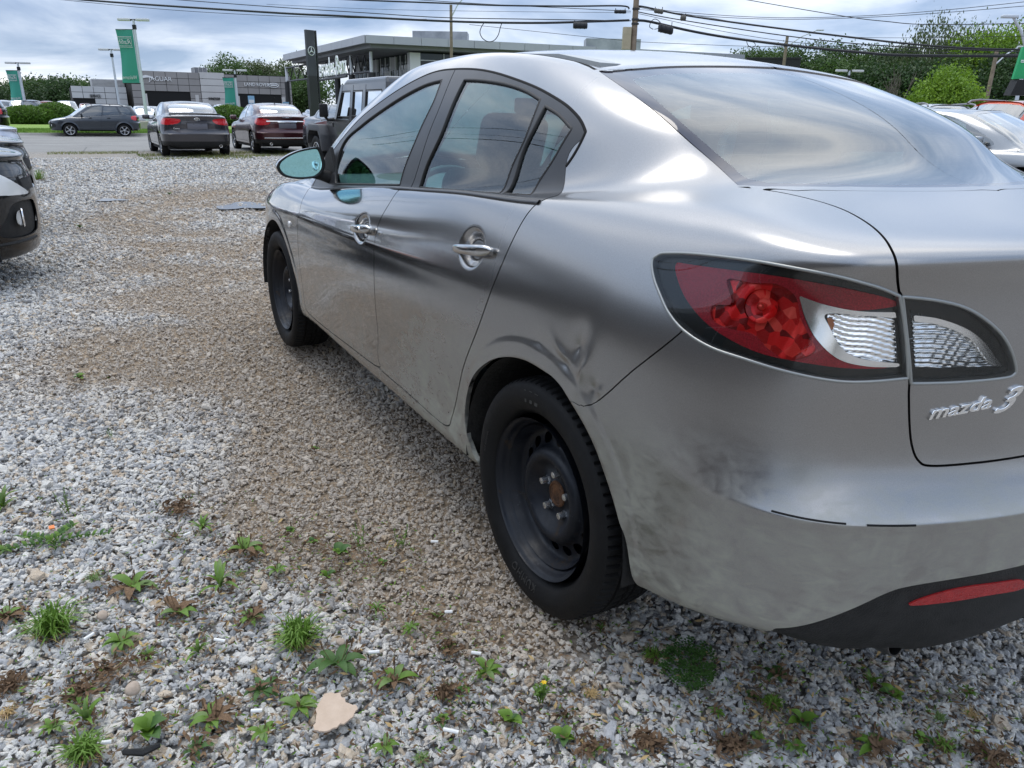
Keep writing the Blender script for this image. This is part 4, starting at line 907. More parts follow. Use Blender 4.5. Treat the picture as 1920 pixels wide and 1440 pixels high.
    fl=poly([(1.9,3.1),(1.9,3.7),(2.05,3.7),(2.15,3.4),(2.1,3.1)]); w2=grid_patch(sf,np.linspace(1.5,3.5,40),np.linspace(2.2,5,30)).split(sdf(grid_patch(sf,np.linspace(1.5,3.5,40),np.linspace(2.2,5,30)),fl,sf))[0]; [add('fog_light',q_,HEADL,.006,.001) for q_ in (w2,mirrored(w2))]
    w_,g_=cut3(g_,sdf(g_,np.array([(-1,-1),(-1,6.9),(2.2,6.8),(4.2,6.2),(4.95,5.0),(4.95,-1)],float),sf,pad=1),.003); add('front_bumper',w_,'paint',.01,0,True)
    for nm,a in (('front_door',[(7.4,9.9),(7.6,6.7),(7.5,5),(7.4,4),(7.5,2.6),(10.0,2.7),(10.1,6),(10.3,9.9)]),('rear_door',[(10.3,9.9),(10.1,6),(10.0,2.7),(11.9,2.7),(12.3,4),(12.9,6),(13.2,8.5),(13.3,9.9)])):
        w_,g_=cut3(g_,sdf(g_,np.array(a,float),sf),.003); [add(nm,q_,'paint') for q_ in (w_,mirrored(w_))]
    add('body_shell',g_,'paint',.01,0,True)
    inn=grid_patch(sf,np.linspace(0,22,60),np.linspace(0,9.6,30)); 
    for cx in (0,2.645):
        r_=np.hypot(inn.V[:,0]-cx,inn.V[:,2]-.33)-R_-.03; r_=np.where((inn.V[:,1]>.5)&(inn.V[:,2]<.95),r_,1); _,inn=inn.split(r_)
    add('inner_shell',inn,GAP,0,-.035,True)
    # roof: fill the rim
    nvv=10; V=roof_dome(sf,60,nvv,1.74 if kind=='suv' else 1.468,.55 if kind=='suv' else .92)
    i_=np.arange(60*nvv).reshape(60,nvv); q=np.stack([i_[:-1,:-1].ravel(),i_[1:,:-1].ravel(),i_[1:,1:].ravel(),i_[:-1,1:].ravel()],1); V=V.reshape(-1,3)
    T=np.vstack([q[:,[0,1,2]],q[:,[0,2,3]]]); fz=np.cross(V[T[:,1]]-V[T[:,0]],V[T[:,2]]-V[T[:,0]])[:,2]; T[fz<0]=T[fz<0][:,::-1]
    N_=np.zeros_like(V); fn=np.cross(V[T[:,1]]-V[T[:,0]],V[T[:,2]]-V[T[:,0]]); [np.add.at(N_,T[:,k],fn) for k in range(3)]; N_/=np.linalg.norm(N_,axis=1)[:,None]+1e-12
    add('roof',Patch(V,N_,np.zeros((len(V),2)),T),'paint',0,0,True)
    out=[]
    for (name,p,m_,skirt,shift,both) in P_:
        if not len(p.T): continue
        o=panel(name,p,mat('tmp'),None,skirt,shift,both); me=o.data; bpy.data.objects.remove(o); out.append((name,me,m_))
    _tmpl[key]=(out,sf); return _tmpl[key]
_wm={}
def wheel_meshes(steel=False):
    k='steel' if steel else 'alloy'
    if k in _wm: return _wm[k]
    b=B(); b.lathe([(.215,.085),(.25,.10),(.29,.10),(.312,.085),(.318,.05),(.318,-.05),(.312,-.085),(.29,-.10),(.215,-.085)],(0,0,0),40); o=b.build('tyre',TYRE,None,True); ty=o.data; bpy.data.objects.remove(o)
    b=B(); b.lathe([(.215,.085),(.205,.080),(.198,.05),(.195,-.06)],(0,0,0),40); b.lathe([(.19,.0),(.19,-.01),(.001,-.01)],(0,0,0),30)
    o=b.build('rim_barrel',BLKPL if not steel else STEEL,None,True); ba=o.data; bpy.data.objects.remove(o)
    b=B()
    for i in range(5):
        t=i*2*PI/5
        for dt in (-.12,.12):
            c=Vector((math.cos(t+dt*.6),0,math.sin(t+dt*.6))); R_=Matrix.Rotation(-(t+dt*.6),3,'Y'); b.box(c*.115+Vector((0,.055,0)),(.165,.022,.030),R_)
    b.lathe([(.055,.05),(.05,.072),(.001,.075)],(0,0,0),20); b.lathe([(.200,.06),(.205,.078),(.216,.086),(.212,.09),(.200,.085)],(0,0,0),40)
    o=b.build('alloy_wheel',RIMM if not steel else STEEL,None,True); al=o.data; bpy.data.objects.remove(o)
    _wm[k]=(ty,ba,al); return _wm[k]
def place(name,label,cat,kind,tl,loc,head,paintm,lower=None,res=1.0,tint=False,scale=(1,1,1),steel=False,group=None,mirrors=True,extras=None,antenna=False):
    tp,sf=template(kind,tl,res,tint)
    root=empty(name,loc,0); root.rotation_euler=(0,0,head); root.scale=scale; tag(root,label,cat,group)
    # origin of the shell is the rear axle; put the car's middle at loc
    off=Vector((-1.32,0,0))
    for nm,me,m_ in tp:
        mm=paintm if m_=='paint' else ((lower or paintm) if m_=='lower' else m_)
        o=bpy.data.objects.new(nm,me); col.objects.link(o); o.parent=root; o.location=off; 
        if not len(me.materials): me.materials.append(mm)
        o.material_slots[0].link='OBJECT'; o.material_slots[0].material=mm
    ws=1.08 if kind=='suv' else 1.0
    for x in (0,2.645):
        for s_ in (1,-1):
            w_=empty('wheel',(x-1.32,s_*.765,.318*ws),0,root); w_.rotation_euler=(0,random.random()*6,0) if s_>0 else (0,random.random()*6,PI); w_.scale=(ws,1,ws)
            for nm,me in zip(('tyre','rim_barrel','alloy_wheel'),wheel_meshes(steel)):
                o=bpy.data.objects.new(nm,me); col.objects.link(o); o.parent=w_
    if mirrors:
        zz_=1.0 if kind!='suv' else 1.17
        if ('mir',kind) not in _tmpl:
            for s_ in (1,-1):
                b=B(); b.box((2.0-1.32,s_*.93,zz_+.02),(.10,.19,.13),bevel=.035,seg=3); b.box((2.0-1.32,s_*.82,zz_-.03),(.05,.12,.04),bevel=.01); o=b.build('door_mirror',paintm,None,True); _tmpl[('mir',kind,s_)]=o.data; bpy.data.objects.remove(o)
            _tmpl[('mir',kind)]=1
        for s_ in (1,-1):
            o=bpy.data.objects.new('door_mirror',_tmpl[('mir',kind,s_)]); col.objects.link(o); o.parent=root; o.material_slots[0].link='OBJECT'; o.material_slots[0].material=paintm
    if ('und',kind) not in _tmpl:
        b=B(); h=.30 if kind!='suv' else .42; b.box((0,0,h),(4.0,1.45,.18)); b.box((0,0,h-.08),(1.9,1.60,.08))
        for x in (-1.32,1.325):
            for s_ in (1,-1): b.box((x,s_*.52,h+.22),(.80,.12,.55))
        b.box((0.2,0,.75),(2.2,1.3,.1)); b.box((.45,.36,1.0),(.14,.46,.5)); b.box((.45,-.36,1.0),(.14,.46,.5)); b.box((-.5,0,.95),(.14,1.2,.45)); o=b.build('underbody',GAP,None); _tmpl[('und',kind)]=o.data; bpy.data.objects.remove(o)
    o=bpy.data.objects.new('underbody',_tmpl[('und',kind)]); col.objects.link(o); o.parent=root
    if extras: extras(root,sf,off)
    return root
def cpaint(n,c,fl=.5,r=.28): return paint(n,c,fl,r)
P_DG=cpaint('dark_grey_paint',(.050,.048,.056),.6); P_MAR=cpaint('maroon_paint',(.060,.012,.016),.5); P_BLK=cpaint('black_paint',(.004,.004,.005),.0,.3); P_BLK.node_tree.nodes['Principled BSDF'].inputs['Specular IOR Level'].default_value=.1; P_SLATE=cpaint('slate_blue_paint',(.030,.038,.050),.5)
P_LSIL=cpaint('light_silver_paint',(.50,.52,.58),.75); P_WH=cpaint('white_paint',(.72,.72,.72),0,.4); P_RED=cpaint('red_paint',(.35,.02,.02),.1); P_OR=cpaint('orange_red_paint',(.55,.065,.015),.3); P_GREY=cpaint('grey_paint',(.26,.27,.28),.8); P_BLUE=cpaint('blue_paint',(.03,.07,.32),.3); P_SB=cpaint('pale_silver_paint',(.42,.45,.48),.8); P_GRN=cpaint('green_paint',(.02,.14,.05),.2)
def rear_bits(root,sf,off,plate=True,bar=False,emblem=None,pipes=1,spoiler=False,zs=1.0):
    def at_s(s,v,y=None): p=sf.ev(s,v); return Vector(p)+off
    if plate:
        p=at_s(22,6.75); b=B(); b.box((p.x-.004,0,p.z),(.012,.50,.16),bevel=.008); b.build('plate_recess',PLATE,root,True)
        for y in (-.09,.09):
            b=B(); b.box((p.x-.012,y,p.z+.055),(.008,.02,.012)); b.build('plate_screw_mount',BLKPL,root)
        b=B(); b.box((p.x+.004-.02,0,p.z+.10),(.03,.56,.03),bevel=.008); b.build('plate_trim',P_DG if not bar else CHROME,root,True)
    if bar:
        pts=[at_s(s,7.45) for s in np.linspace(19.4,22,12)]; pts=[p+Vector((-.008,0,0)) for p in pts]; pts+=[Vector((p.x,-p.y,p.z)) for p in pts[-2::-1]]
        b=B(); b.tube(pts,.020,8); b.build('chrome_bar',CHROME,root,True)
        pts=[at_s(s,3.0) for s in np.linspace(19.0,22,12)]; pts=[p+Vector((-.006,0,0)) for p in pts]; pts+=[Vector((p.x,-p.y,p.z)) for p in pts[-2::-1]]
        b=B(); b.tube(pts,.013,6); b.build('bumper_chrome_strip',CHROME,root,True)
        p=at_s(22,8.15); b=B(); b.box((p.x-.01,0,p.z),(.015,.10,.022),bevel=.006)
        for s_ in (1,-1): b.prism([(s_*.05,-.008),(s_*.17,.010),(s_*.05,.010)],p.x-.016,p.x-.004,'x'); 
        for v in b.bm.verts:
            if v.co.z<.5: v.co.z+=p.z
        b.build('winged_emblem',CHROME,root)
    if emblem=='oval':
        p=at_s(22,7.75); b=B()
        for rx,rz,cy,cz in ((.062,.042,0,0),(.022,.040,0,0),(.050,.018,0,.012)):
            b.tube([(p.x-.012,cy+rx*math.cos(t),p.z+cz+rz*math.sin(t)) for t in np.linspace(0,2*PI,25)],.0055,6,False)
        b.build('three_oval_emblem',CHROME,root,True)
    for k in range(pipes):
        y=(-.52,.52)[k]; b=B(); b.lathe([(.025,.0),(.038,0),(.040,-.01),(.040,.12)],(0,0,0),20); bmesh.ops.transform(b.bm,matrix=Matrix.Translation((-1.32-.93,y,.30))@Matrix.Rotation(-PI/2,4,'Z'),verts=b.bm.verts); b.build('exhaust_pipe',CHROME,root,True)
    if spoiler:
        pts=[at_s(s,9.15)+Vector((0,0,.035)) for s in np.linspace(18.6,22,10)]; pts+=[Vector((p.x,-p.y,p.z)) for p in pts[-2::-1]]
        b=B(); b.tube(pts,.022,8); b.build('boot_spoiler',BLKPL,root,True)
def x_camry(root,sf,off):
    rear_bits(root,sf,off,True,False,'oval',1,True)
    text_on('badge_lettering','Camry',CHROME,root,(-1.32-.90,.60,.74),(0,-1,0),(0,0,1),.055,.004)
def x_c200(root,sf,off):
    rear_bits(root,sf,off,True,True,None,2)
    b=B(); b.tube([(-.85,0,1.42),(-.95,0,1.62)],.006,6).box((-.85,0,1.43),(.10,.04,.04),bevel=.01); b.build('roof_antenna',BLKPL,root)
place('parked_sedan','dark grey sedan seen from behind with a black boot spoiler and empty plate holder','car','sedan','camry',(23.9,-1.66,0),math.radians(0),P_DG,BLKPL,1.0,extras=x_camry,scale=(1.05,1.04,1.0))
place('parked_sedan','maroon sedan seen from behind with a chrome bar across its boot lid','car','sedan','c200',(25.2,-4.42,0),math.radians(0),P_MAR,BLKPL,1.0,extras=x_c200,scale=(1.06,1.05,1.01))
def x_suv(col2=None,rack=True,chromewheel=False,letter=None):
    def f(root,sf,off):
        if rack:
            for s_ in (1,-1):
                b=B(); b.tube([(.55,s_*.60,1.65),(.45,s_*.60,1.705),(.1,s_*.60,1.735),(-1.2,s_*.58,1.72),(-1.45,s_*.58,1.65)],.018,6); b.build('roof_rail',BLKPL,root,True)
            b=B(); b.tube([(.1,.60,1.735),(.1,-.60,1.735)],.02,6); b.build('roof_crossbar',BLKPL,root); b=B(); b.tube([(-.8,.59,1.73),(-.8,-.59,1.73)],.02,6); b.build('roof_crossbar',BLKPL,root)
        for x in (-1.32,1.325):
            for s_ in (1,-1):
                b=B(); A0=np.linspace(-.15,PI+.15,22); 
                r0=[b.bm.verts.new((x+.40*math.cos(a),s_*.915,.36+.40*math.sin(a))) for a in A0]; r1=[b.bm.verts.new((x+.46*math.cos(a),s_*.905,.36+.46*math.sin(a))) for a in A0]; r2=[b.bm.verts.new((x+.40*math.cos(a),s_*.80,.36+.40*math.sin(a))) for a in A0]
                for k in range(21): b.bm.faces.new((r0[k],r0[k+1],r1[k+1],r1[k])); b.bm.faces.new((r0[k],r0[k+1],r2[k+1],r2[k]))
                b.build('wheel_arch_trim',col2 or BLKPL,root,True)
        for x in (.28,-.62):
            for s_ in (1,-1):
                b=B(); b.box((x,s_*.905,1.0),(.16,.03,.03),bevel=.01); b.build('door_handle',BLKPL,root,True)
    return f
# slate SUV driving past on the road
esc=(at_x(133,255,39.2)+at_x(236,255,39.2))/2
place('passing_suv','dark slate blue SUV with five-spoke chrome wheels driving along the road','car','suv','suv',(40.0,esc.y,0),math.radians(90),P_SLATE,P_SLATE,1.0,True,extras=x_suv(P_SLATE),scale=(.83,.92,.81))
# noses at the left edge
def x_nose(paintm,orange=True):
    def f(root,sf,off):
        for s_ in (1,-1):
            pl=crpoly([(3.6,6.1),(4.3,6.35),(5.35,6.75),(5.4,7.4),(4.5,7.1),(3.9,6.7)],4)
            g_=grid_patch(sf,np.linspace(3.2,5.8,50),np.linspace(5.6,8.2,50)).split(sdf(grid_patch(sf,np.linspace(3.2,5.8,50),np.linspace(5.6,8.2,50)),pl,sf))[0]
            if s_<0: g_=mirrored(g_)
            o=panel('indicator_lens',g_,ORANGE,root,.0,.004); o.location=off
            # chrome ring of the fog light
            c=sf.ev(2.05,3.4)*np.array([1,s_,1])
            b=B(); b.tube([Vector(c)+off+Vector((.02,0,0))+Vector((0,.026*math.cos(t),.058*math.sin(t))) for t in np.linspace(0,2*PI,21)],.009,6,False); b.build('fog_light_ring',CHROME,root,True)
            e=[Vector(p*np.array([1,s_,1]))+off+Vector((.0,0,.004)) for p in sf.ev(np.linspace(1.2,4.7,14),np.full(14,2.35))]; b=B(); b.tube(e,.012,6); b.build('bumper_lip',BLKPL,root,True)
    return f
HD=math.radians(-90)
def nose(px,py,z,Yn,name,label,pm,dx=0,**k):
    d=ray(px,py); t=(Yn-CAM_C.y)/d.y
place('parked_hatchback','black hatchback at the left edge nosing into the lot, nearest of the two black ones','car','hatch','camry',(5.62,4.19,0),HD,P_BLK,P_BLK,1.2,extras=x_nose(P_BLK),scale=(.98,1.0,1.02),group='black hatchbacks parked nose out')
place('parked_hatchback','black hatchback behind the nearest black nose, in front of the silver one','car','hatch','camry',(8.15,4.24,0),HD,P_BLK,P_BLK,1.2,extras=x_nose(P_BLK),scale=(.98,1.0,1.02),group='black hatchbacks parked nose out')
place('parked_hatchback','pale silver hatchback nose beyond the two black ones at the left edge','car','hatch','camry',(12.2,4.45,0),HD,P_LSIL,P_LSIL,1.0,extras=x_nose(P_LSIL),scale=(1.0,1.0,1.06))
place('parked_suv','dark bumper with a red reflector just past the silver nose','car','suv','suv',(16.3,4.72,0),HD,P_BLK,P_BLK,.6,scale=(1,1,.9))
place('parked_suv','black SUV seen from behind at the left edge by the road','car','suv','suv',(43.8,5.7,0),math.radians(90),P_BLK,P_BLK,.7,True,extras=x_suv())
# the car beyond the jeep, teal-tinted glass
place('parked_sedan','blue grey sedan between the maroon car and the grey off-roader','car','sedan','camry',(19.8,-5.6,0),math.radians(-172),P_SLATE,P_SLATE,.8)
# cars in the dealers' lot across the road
def far(px,X,kind,tl,pm,head,label,name='parked_car',cat='car',**k):
    p=at_x(px,215,X); return place(name,label,cat,kind,tl,(X,p.y,0),math.radians(head),pm,None,.45,group='cars in the dealership lot',mirrors=False,**k)
far(42,72,'suv','suv',P_SB,180,'pale silver SUV behind the clipped bushes, facing the road')
far(62,73,'suv','suv',P_DG,0,'dark boxy SUV between the silver SUV and the red car')
far(92,82,'suv','suv',P_RED,0,'red pickup-like SUV far back in the dealership lot')
far(103,74,'sedan','camry',P_LSIL,180,'low pale sedan beside the red SUV')
far(128,72,'suv','suv',P_WH,180,'white SUV facing the road above the small round bush')
far(12,82,'suv','suv',P_WH,0,'white van-like SUV behind the black SUV at the left edge')
far(166,92,'suv','suv',P_RED,180,'reddish SUV by the service bay',scale=(1,1,.95))
far(268,78,'sedan','camry',P_WH,180,'white sedan left of the banner post base')
far(287,80,'sedan','camry',P_SB,180,'silver sedan just right of the banner post base')
far(422,74,'suv','suv',P_LSIL,180,'silver SUV facing the road between the two parked sedans')
far(447,84,'sedan','camry',P_SB,180,'pale sedan with its mirror showing beside the maroon roof')
far(492,90,'suv','suv',P_WH,180,'white SUV under the right-hand showroom window')
far(590,82,'sedan','c200',P_LSIL,180,'silver sedan at the foot of the dark pylon sign')
# right-hand rows
def x_rails(root,sf,off):
    for s_ in (1,-1):
        b=B(); b.tube([(.55,s_*.59,1.65),(.45,s_*.59,1.705),(.1,s_*.59,1.735),(-1.2,s_*.57,1.72),(-1.45,s_*.57,1.65)],.022,8); b.build('roof_rail',mat('rail_grey',(.22,.22,.23),.4,.5),root,True)
def rc(px,py,D,kind,tl,pm,head,label,ex=None,name='parked_suv',**k):
    p=at(px,py,D); return place(name,label,'car',kind,tl,(p.x,p.y,0),math.radians(head),pm,None,.8,extras=ex,**k)
rc(1815,230,12.3,'sedan','camry',P_GREY,182,'silver sedan facing right, its windscreen and wiper showing past our rear window',name='parked_sedan',scale=(1,1,.99))
rc(1885,230,17.5,'suv','suv',P_OR,90,'orange red SUV with a grey roof behind the silver sedan',x_rails,tint=True)
rc(1765,230,22.0,'suv','suv',P_SB,140,'silver SUV with grey roof rails, leftmost of the roofs on the right',x_rails,tint=True)
rc(1905,230,24.0,'suv','suv',P_WH,75,'white SUV with silver roof rails at the right edge',x_rails,tint=True)
rc(1925,222,36.0,'suv','suv',P_BLUE,90,'blue car roof behind the white SUV at the right edge',tint=True)
rc(1735,235,17.0,'sedan','camry',P_GREY,182,'dark grey car roof between the silver SUV and our rear window',name='parked_sedan',scale=(1,1,1.06))
# ----- the grey jeep -----
jp=empty('parked_off_roader',(0,0,0)); tag(jp,'grey boxy off-roader with black wheel flares parked beyond our sedan','off-roader')
P_J=cpaint('jeep_grey_paint',(.075,.076,.08),.7,.3)
def jbox(name,m,poly,y0,y1,bev=.0,taper=0,sm=False):
    b=B(); b.prism(poly,y0,y1,'y')
    if taper:
        for v in b.bm.verts: v.co.y*=1-taper*max(0,v.co.z-1.12)
    if bev: bmesh.ops.bevel(b.bm,geom=b.bm.edges[:],offset=bev,segments=2,profile=.5,affect='EDGES')
    return b.build(name,m,jp,sm)
# local: x forward from the rear axle, wheelbase 2.95
jbox('body_tub',P_J,[(-.55,.55),(-.55,1.12),(2.15,1.12),(2.30,1.10),(3.55,1.04),(3.55,.62),(3.45,.55)],-.74,.74,.03)
jbox('bonnet',P_J,[(2.28,1.08),(2.28,1.20),(3.50,1.12),(3.56,1.04)],-.60,.60,.04)
jbox('hard_top',P_J,[(-.55,1.70),(-.50,1.83),(1.55,1.83),(1.72,1.78),(1.72,1.72),(-.55,1.68)],-.68,.68,.04,.10)
for s_ in (1,-1):
    yo=.725*s_
    def pane(x0,x1,z0,z1,slant=0):
        tp=lambda z:1-.16*max(0,z-1.12)
        P_=[(x0,z0),(x1,z0),(x1-slant,z1),(x0,z1)]
        b=B(); b.face([(x,yo*tp(z)*.985,z) for x,z in P_]); b.build('side_window',DGD,jp,fix=False)
        b=B(); b.tube([(x,yo*tp(z)*1.0,z) for x,z in P_+P_[:1]],.016,6,False); b.build('window_seal',RUBBER,jp)
    pane(-.40,.38,1.20,1.62); pane(.56,1.08,1.18,1.62); pane(1.22,1.90,1.16,1.62,.20)
    for x in (-.50,.47,1.15):
        b=B(); b.prism([(x-.07,1.10),(x+.07,1.10),(x+.07,1.72),(x-.07,1.72)],s_*.60,s_*.74,'y')
        for v in b.bm.verts: v.co.y*=1-.16*max(0,v.co.z-1.12)
        b.build('door_pillar',P_J,jp)
    b=B(); b.prism([(2.02,1.10),(2.14,1.10),(1.80,1.74),(1.68,1.74)],s_*.62,s_*.74,'y')
    for v in b.bm.verts: v.co.y*=1-.16*max(0,v.co.z-1.12)
    b.build('windscreen_pillar',P_J,jp)
    b=B(); b.prism([(-.55,1.60),(1.75,1.60),(1.70,1.74),(-.55,1.74)],s_*.62,s_*.735,'y')
    for v in b.bm.verts: v.co.y*=1-.16*max(0,v.co.z-1.12)
    b.build('window_header',P_J,jp)
    for x in (0,2.95):
        b=B(); b.prism([(x-.56,.50),(x-.50,.80),(x-.36,1.00),(x+.38,1.00),(x+.52,.86),(x+.56,.62),(x+.49,.60),(x+.42,.80),(x+.32,.90),(x-.30,.90),(x-.42,.76),(x-.48,.48)],s_*.70,s_*.94,'y'); bmesh.ops.bevel(b.bm,geom=b.bm.edges[:],offset=.02,segments=2,profile=.5,affect='EDGES'); b.build('wheel_flare',noisy('flare_plastic',(.035,.037,.042),(.05,.052,.058),12,.5),jp,True)
        w_=empty('wheel',(x,s_*.79,.39),0,jp); w_.scale=(1.22,1.25,1.22); w_.rotation_euler=(0,0,0 if s_>0 else PI)
        for nm,me in zip(('tyre','rim_barrel','alloy_wheel'),wheel_meshes()): o=bpy.data.objects.new(nm,me); col.objects.link(o); o.parent=w_
    b=B(); b.box((2.0,s_*.98,1.27),(.07,.17,.25),bevel=.03,seg=3).tube([(2.05,s_*.76,1.10),(2.03,s_*.90,1.10),(2.02,s_*.95,1.16)],.028,6); b.build('door_mirror',BLKPL,jp,True)
    b=B(); b.box((1.26,s_*.755,1.02),(.15,.04,.035),bevel=.01); b.build('door_handle',BLKPL,jp,True)
    for z_ in (.72,1.0):
        b=B(); b.tube([(2.16,s_*.755,z_-.04),(2.16,s_*.755,z_+.04)],.018,8); b.build('door_hinge',P_J,jp,True)
    b=B(); b.prism([(1.15,.60),(2.12,.60),(2.14,.95),(2.14,1.10),(1.15,1.10)],s_*.738,s_*.752,'y'); b.build('front_door',P_J,jp)
    b=B(); b.prism([(.48,.75),(.55,.60),(1.11,.60),(1.11,1.10),(.48,1.10)],s_*.738,s_*.752,'y'); b.build('rear_door',P_J,jp)
b=B(); b.face([(2.05,-.66,1.14),(2.05,.66,1.14),(1.72,.60,1.72),(1.72,-.60,1.72)]); b.build('windscreen',DG,jp,fix=False)
b=B(); b.box((3.75,0,.62),(.18,1.6,.20),bevel=.03).box((-.72,0,.62),(.16,1.5,.18),bevel=.03).box((1.4,0,.50),(4.0,1.2,.14)); b.build('bumpers_and_frame',BLKPL,jp,True)
b=B(); b.lathe([(.20,.1),(.38,.12),(.40,0),(.38,-.12),(.20,-.1)],(0,0,0),30); bmesh.ops.transform(b.bm,matrix=Matrix.Translation((-.72,0,1.0))@Matrix.Rotation(PI/2,4,'Z'),verts=b.bm.verts); b.build('spare_wheel',TYRE,jp,True)
for y in (-.35,.35):
    b=B(); b.box((1.1,y,1.15),(.12,.42,.55),bevel=.04); b.build('seat',INT,jp,True)
jm=at(607,213,15.6)
jp.location=(jm.x-2.0,jm.y-.98,0)

# ================= setting: road, lawn, lot, dealers' ground =================
def sheet(name,pts,z,m,kind='structure'):
    b=B(); b.face([(x,y,z) for x,y in pts]); o=b.build(name,m,None,fix=False); 
    if o.data.polygons[0].normal.z<0: o.data.flip_normals()
    tag(o,kind=kind); return o
def asphalt(name,c1,c2,crack=True):
    a=mat(name,c1,.85); t=NT(a); co=t.coords('Object'); f=t.noise(co,.5,6,.7); g_=t.noise(co,60,2)
    c=t.mix(t.ramp(f,[(.35,0),(.7,1)]),c1,c2); c=t.mix(.35,c,t.ramp(g_,[(.3,.08),(.7,.5)]),'OVERLAY')
    if crack:
        v=t.n('ShaderNodeTexVoronoi',Scale=.22); v.feature='DISTANCE_TO_EDGE'; d=t.n('ShaderNodeMapping'); t.l(co,d.inputs[0])
        nn=t.n('ShaderNodeTexNoise',Scale=1.2,Detail=5.0); t.l(co,nn.inputs['Vector']); mx_=t.mix(.12,co,nn.outputs['Color'],'ADD'); t.l(mx_,v.inputs['Vector'])
        c=t.mix(t.ramp(v.outputs['Distance'],[(.0,.75),(.006,0)]),c,(.06,.06,.06))
    t.l(c,t.b.inputs['Base Color']); t.l(t.bump(g_,.3,.01),t.b.inputs['Normal']); return a
sheet('road',[(25.1,-400),(25.1,400),(40.6,400),(40.6,-400)],.012,asphalt('road_asphalt',(.22,.215,.205),(.29,.285,.27)))
for x in (30.2,35.4):
    for k in range(-8,6):
        b=B(); b.face([(x,k*9,.017),(x+.12,k*9,.017),(x+.12,k*9+3.5,.017),(x,k*9+3.5,.017)]); 
        if abs(k)<5: o=b.build('lane_marking',noisy('road_paint',(.42,.42,.40),(.6,.6,.58),6,.8),None); tag(o,kind='structure')
b=B(); b.prism([(40.6,0),(40.75,0),(40.75,.12),(40.62,.12)],-300,300,'y'); o=b.build('kerb',noisy('kerb_concrete',(.40,.38,.34),(.52,.49,.44),2,.85),None); tag(o,kind='structure')
LAWN=noisy('lawn_green',(.14,.24,.03),(.20,.31,.05),.5,.95,0,.6,30)
sheet('lawn',[(40.75,-300),(40.75,300),(66.0,300),(66.0,-300)],.10,LAWN)
sheet('dealer_car_park',[(65.9,-400),(65.9,400),(600,400),(600,-400)],.105,asphalt('lot_asphalt',(.13,.13,.13),(.18,.18,.18),False))
# blades on the lawn so that its edge is not a line
def grass_mesh(n,x0,x1,y0,y1,z,h,seed,wd=.01):
    r=np.random.default_rng(seed); x=r.uniform(x0,x1,n); y=r.uniform(y0,y1,n); a=r.uniform(0,PI,n); hh=h*r.uniform(.5,1.2,n); l=r.normal(0,.35,(n,2))*hh[:,None]
    dx,dy=np.cos(a)*wd,np.sin(a)*wd
    V=np.empty((n,3,3)); V[:,0]=np.stack([x-dx,y-dy,np.full(n,z)],1); V[:,1]=np.stack([x+dx,y+dy,np.full(n,z)],1); V[:,2]=np.stack([x+l[:,0],y+l[:,1],z+hh],1)
    return V.reshape(-1,3),np.arange(n*3).reshape(n,3)
LG=noisy('lawn_blades',(.13,.24,.03),(.21,.34,.05),.6,.8)
V,T=grass_mesh(60000,40.8,48,-16,10,.10,.10,3,.022); me=np_mesh('lawn_grass',V,T); o=link('lawn_grass',me,LG); tag(o,kind='stuff')
# ================= buildings across the road =================
class Face:
    """a straight wall: s metres along, z metres up, out of the wall"""
    def __init__(s,p0,p1):
        s.o=Vector((p0[0],p0[1],0)); d=Vector((p1[0]-p0[0],p1[1]-p0[1],0)); s.L=d.length; s.d=d.normalized(); s.n=Vector((s.d.y,-s.d.x,0))
        if (CAM_C-s.o).dot(s.n)<0: s.n=-s.n
    def P(s,a,z,out=0): return s.o+s.d*a+Vector((0,0,z))+s.n*out
    def slab(s,b,a0,a1,z0,z1,o0,o1):
        q=[s.P(a,z,o) for o in (o0,o1) for a,z in ((a0,z0),(a1,z0),(a1,z1),(a0,z1))]; v=[b.bm.verts.new(p) for p in q]
        for f in ((0,1,2,3),(7,6,5,4),(0,4,5,1),(1,5,6,2),(2,6,7,3),(3,7,4,0)): b.bm.faces.new([v[i] for i in f])
def part(name,m,parent,fn):
    b=B(); fn(b); return b.build(name,m,parent)
XJ=128
def jy(px,py=200): return at_x(px,py,XJ).y
DPAN=noisy('dark_cladding',(.27,.252,.242),(.31,.29,.277),.3,.5); LPAN=noisy('light_cladding',(.52,.50,.48),(.58,.56,.54),.3,.5); SPAN=noisy('pale_cladding',(.50,.50,.50),(.56,.56,.555),.3,.5)
SHOWG=noisy('showroom_glass',(.012,.022,.02),(.03,.05,.045),.25,.08,0); DARKIN=mat('shade_inside',(.01,.01,.01),.9)
jb=empty('car_dealership',(XJ,jy(400),0)); tag(jb,'low grey panelled car showroom with white roofline lettering, joined to its service wing','building')
yL,yR=jy(243,137),jy(545,143)
fj=Face((XJ,yL),(XJ,yR)); LJ=fj.L
def sof(px,py=180): return yL-jy(px,py)
HJ=6.45
def child_at(o,root): # keep world place under a moved root
    o.matrix_parent_inverse=Matrix.Translation(-root.location); return o
def jpart(name,m,fn): return child_at(part(name,m,jb,fn),jb)
jpart('main_wall',DARKIN,lambda b:fj.slab(b,0,LJ,0,HJ-.05,-12,-.12))
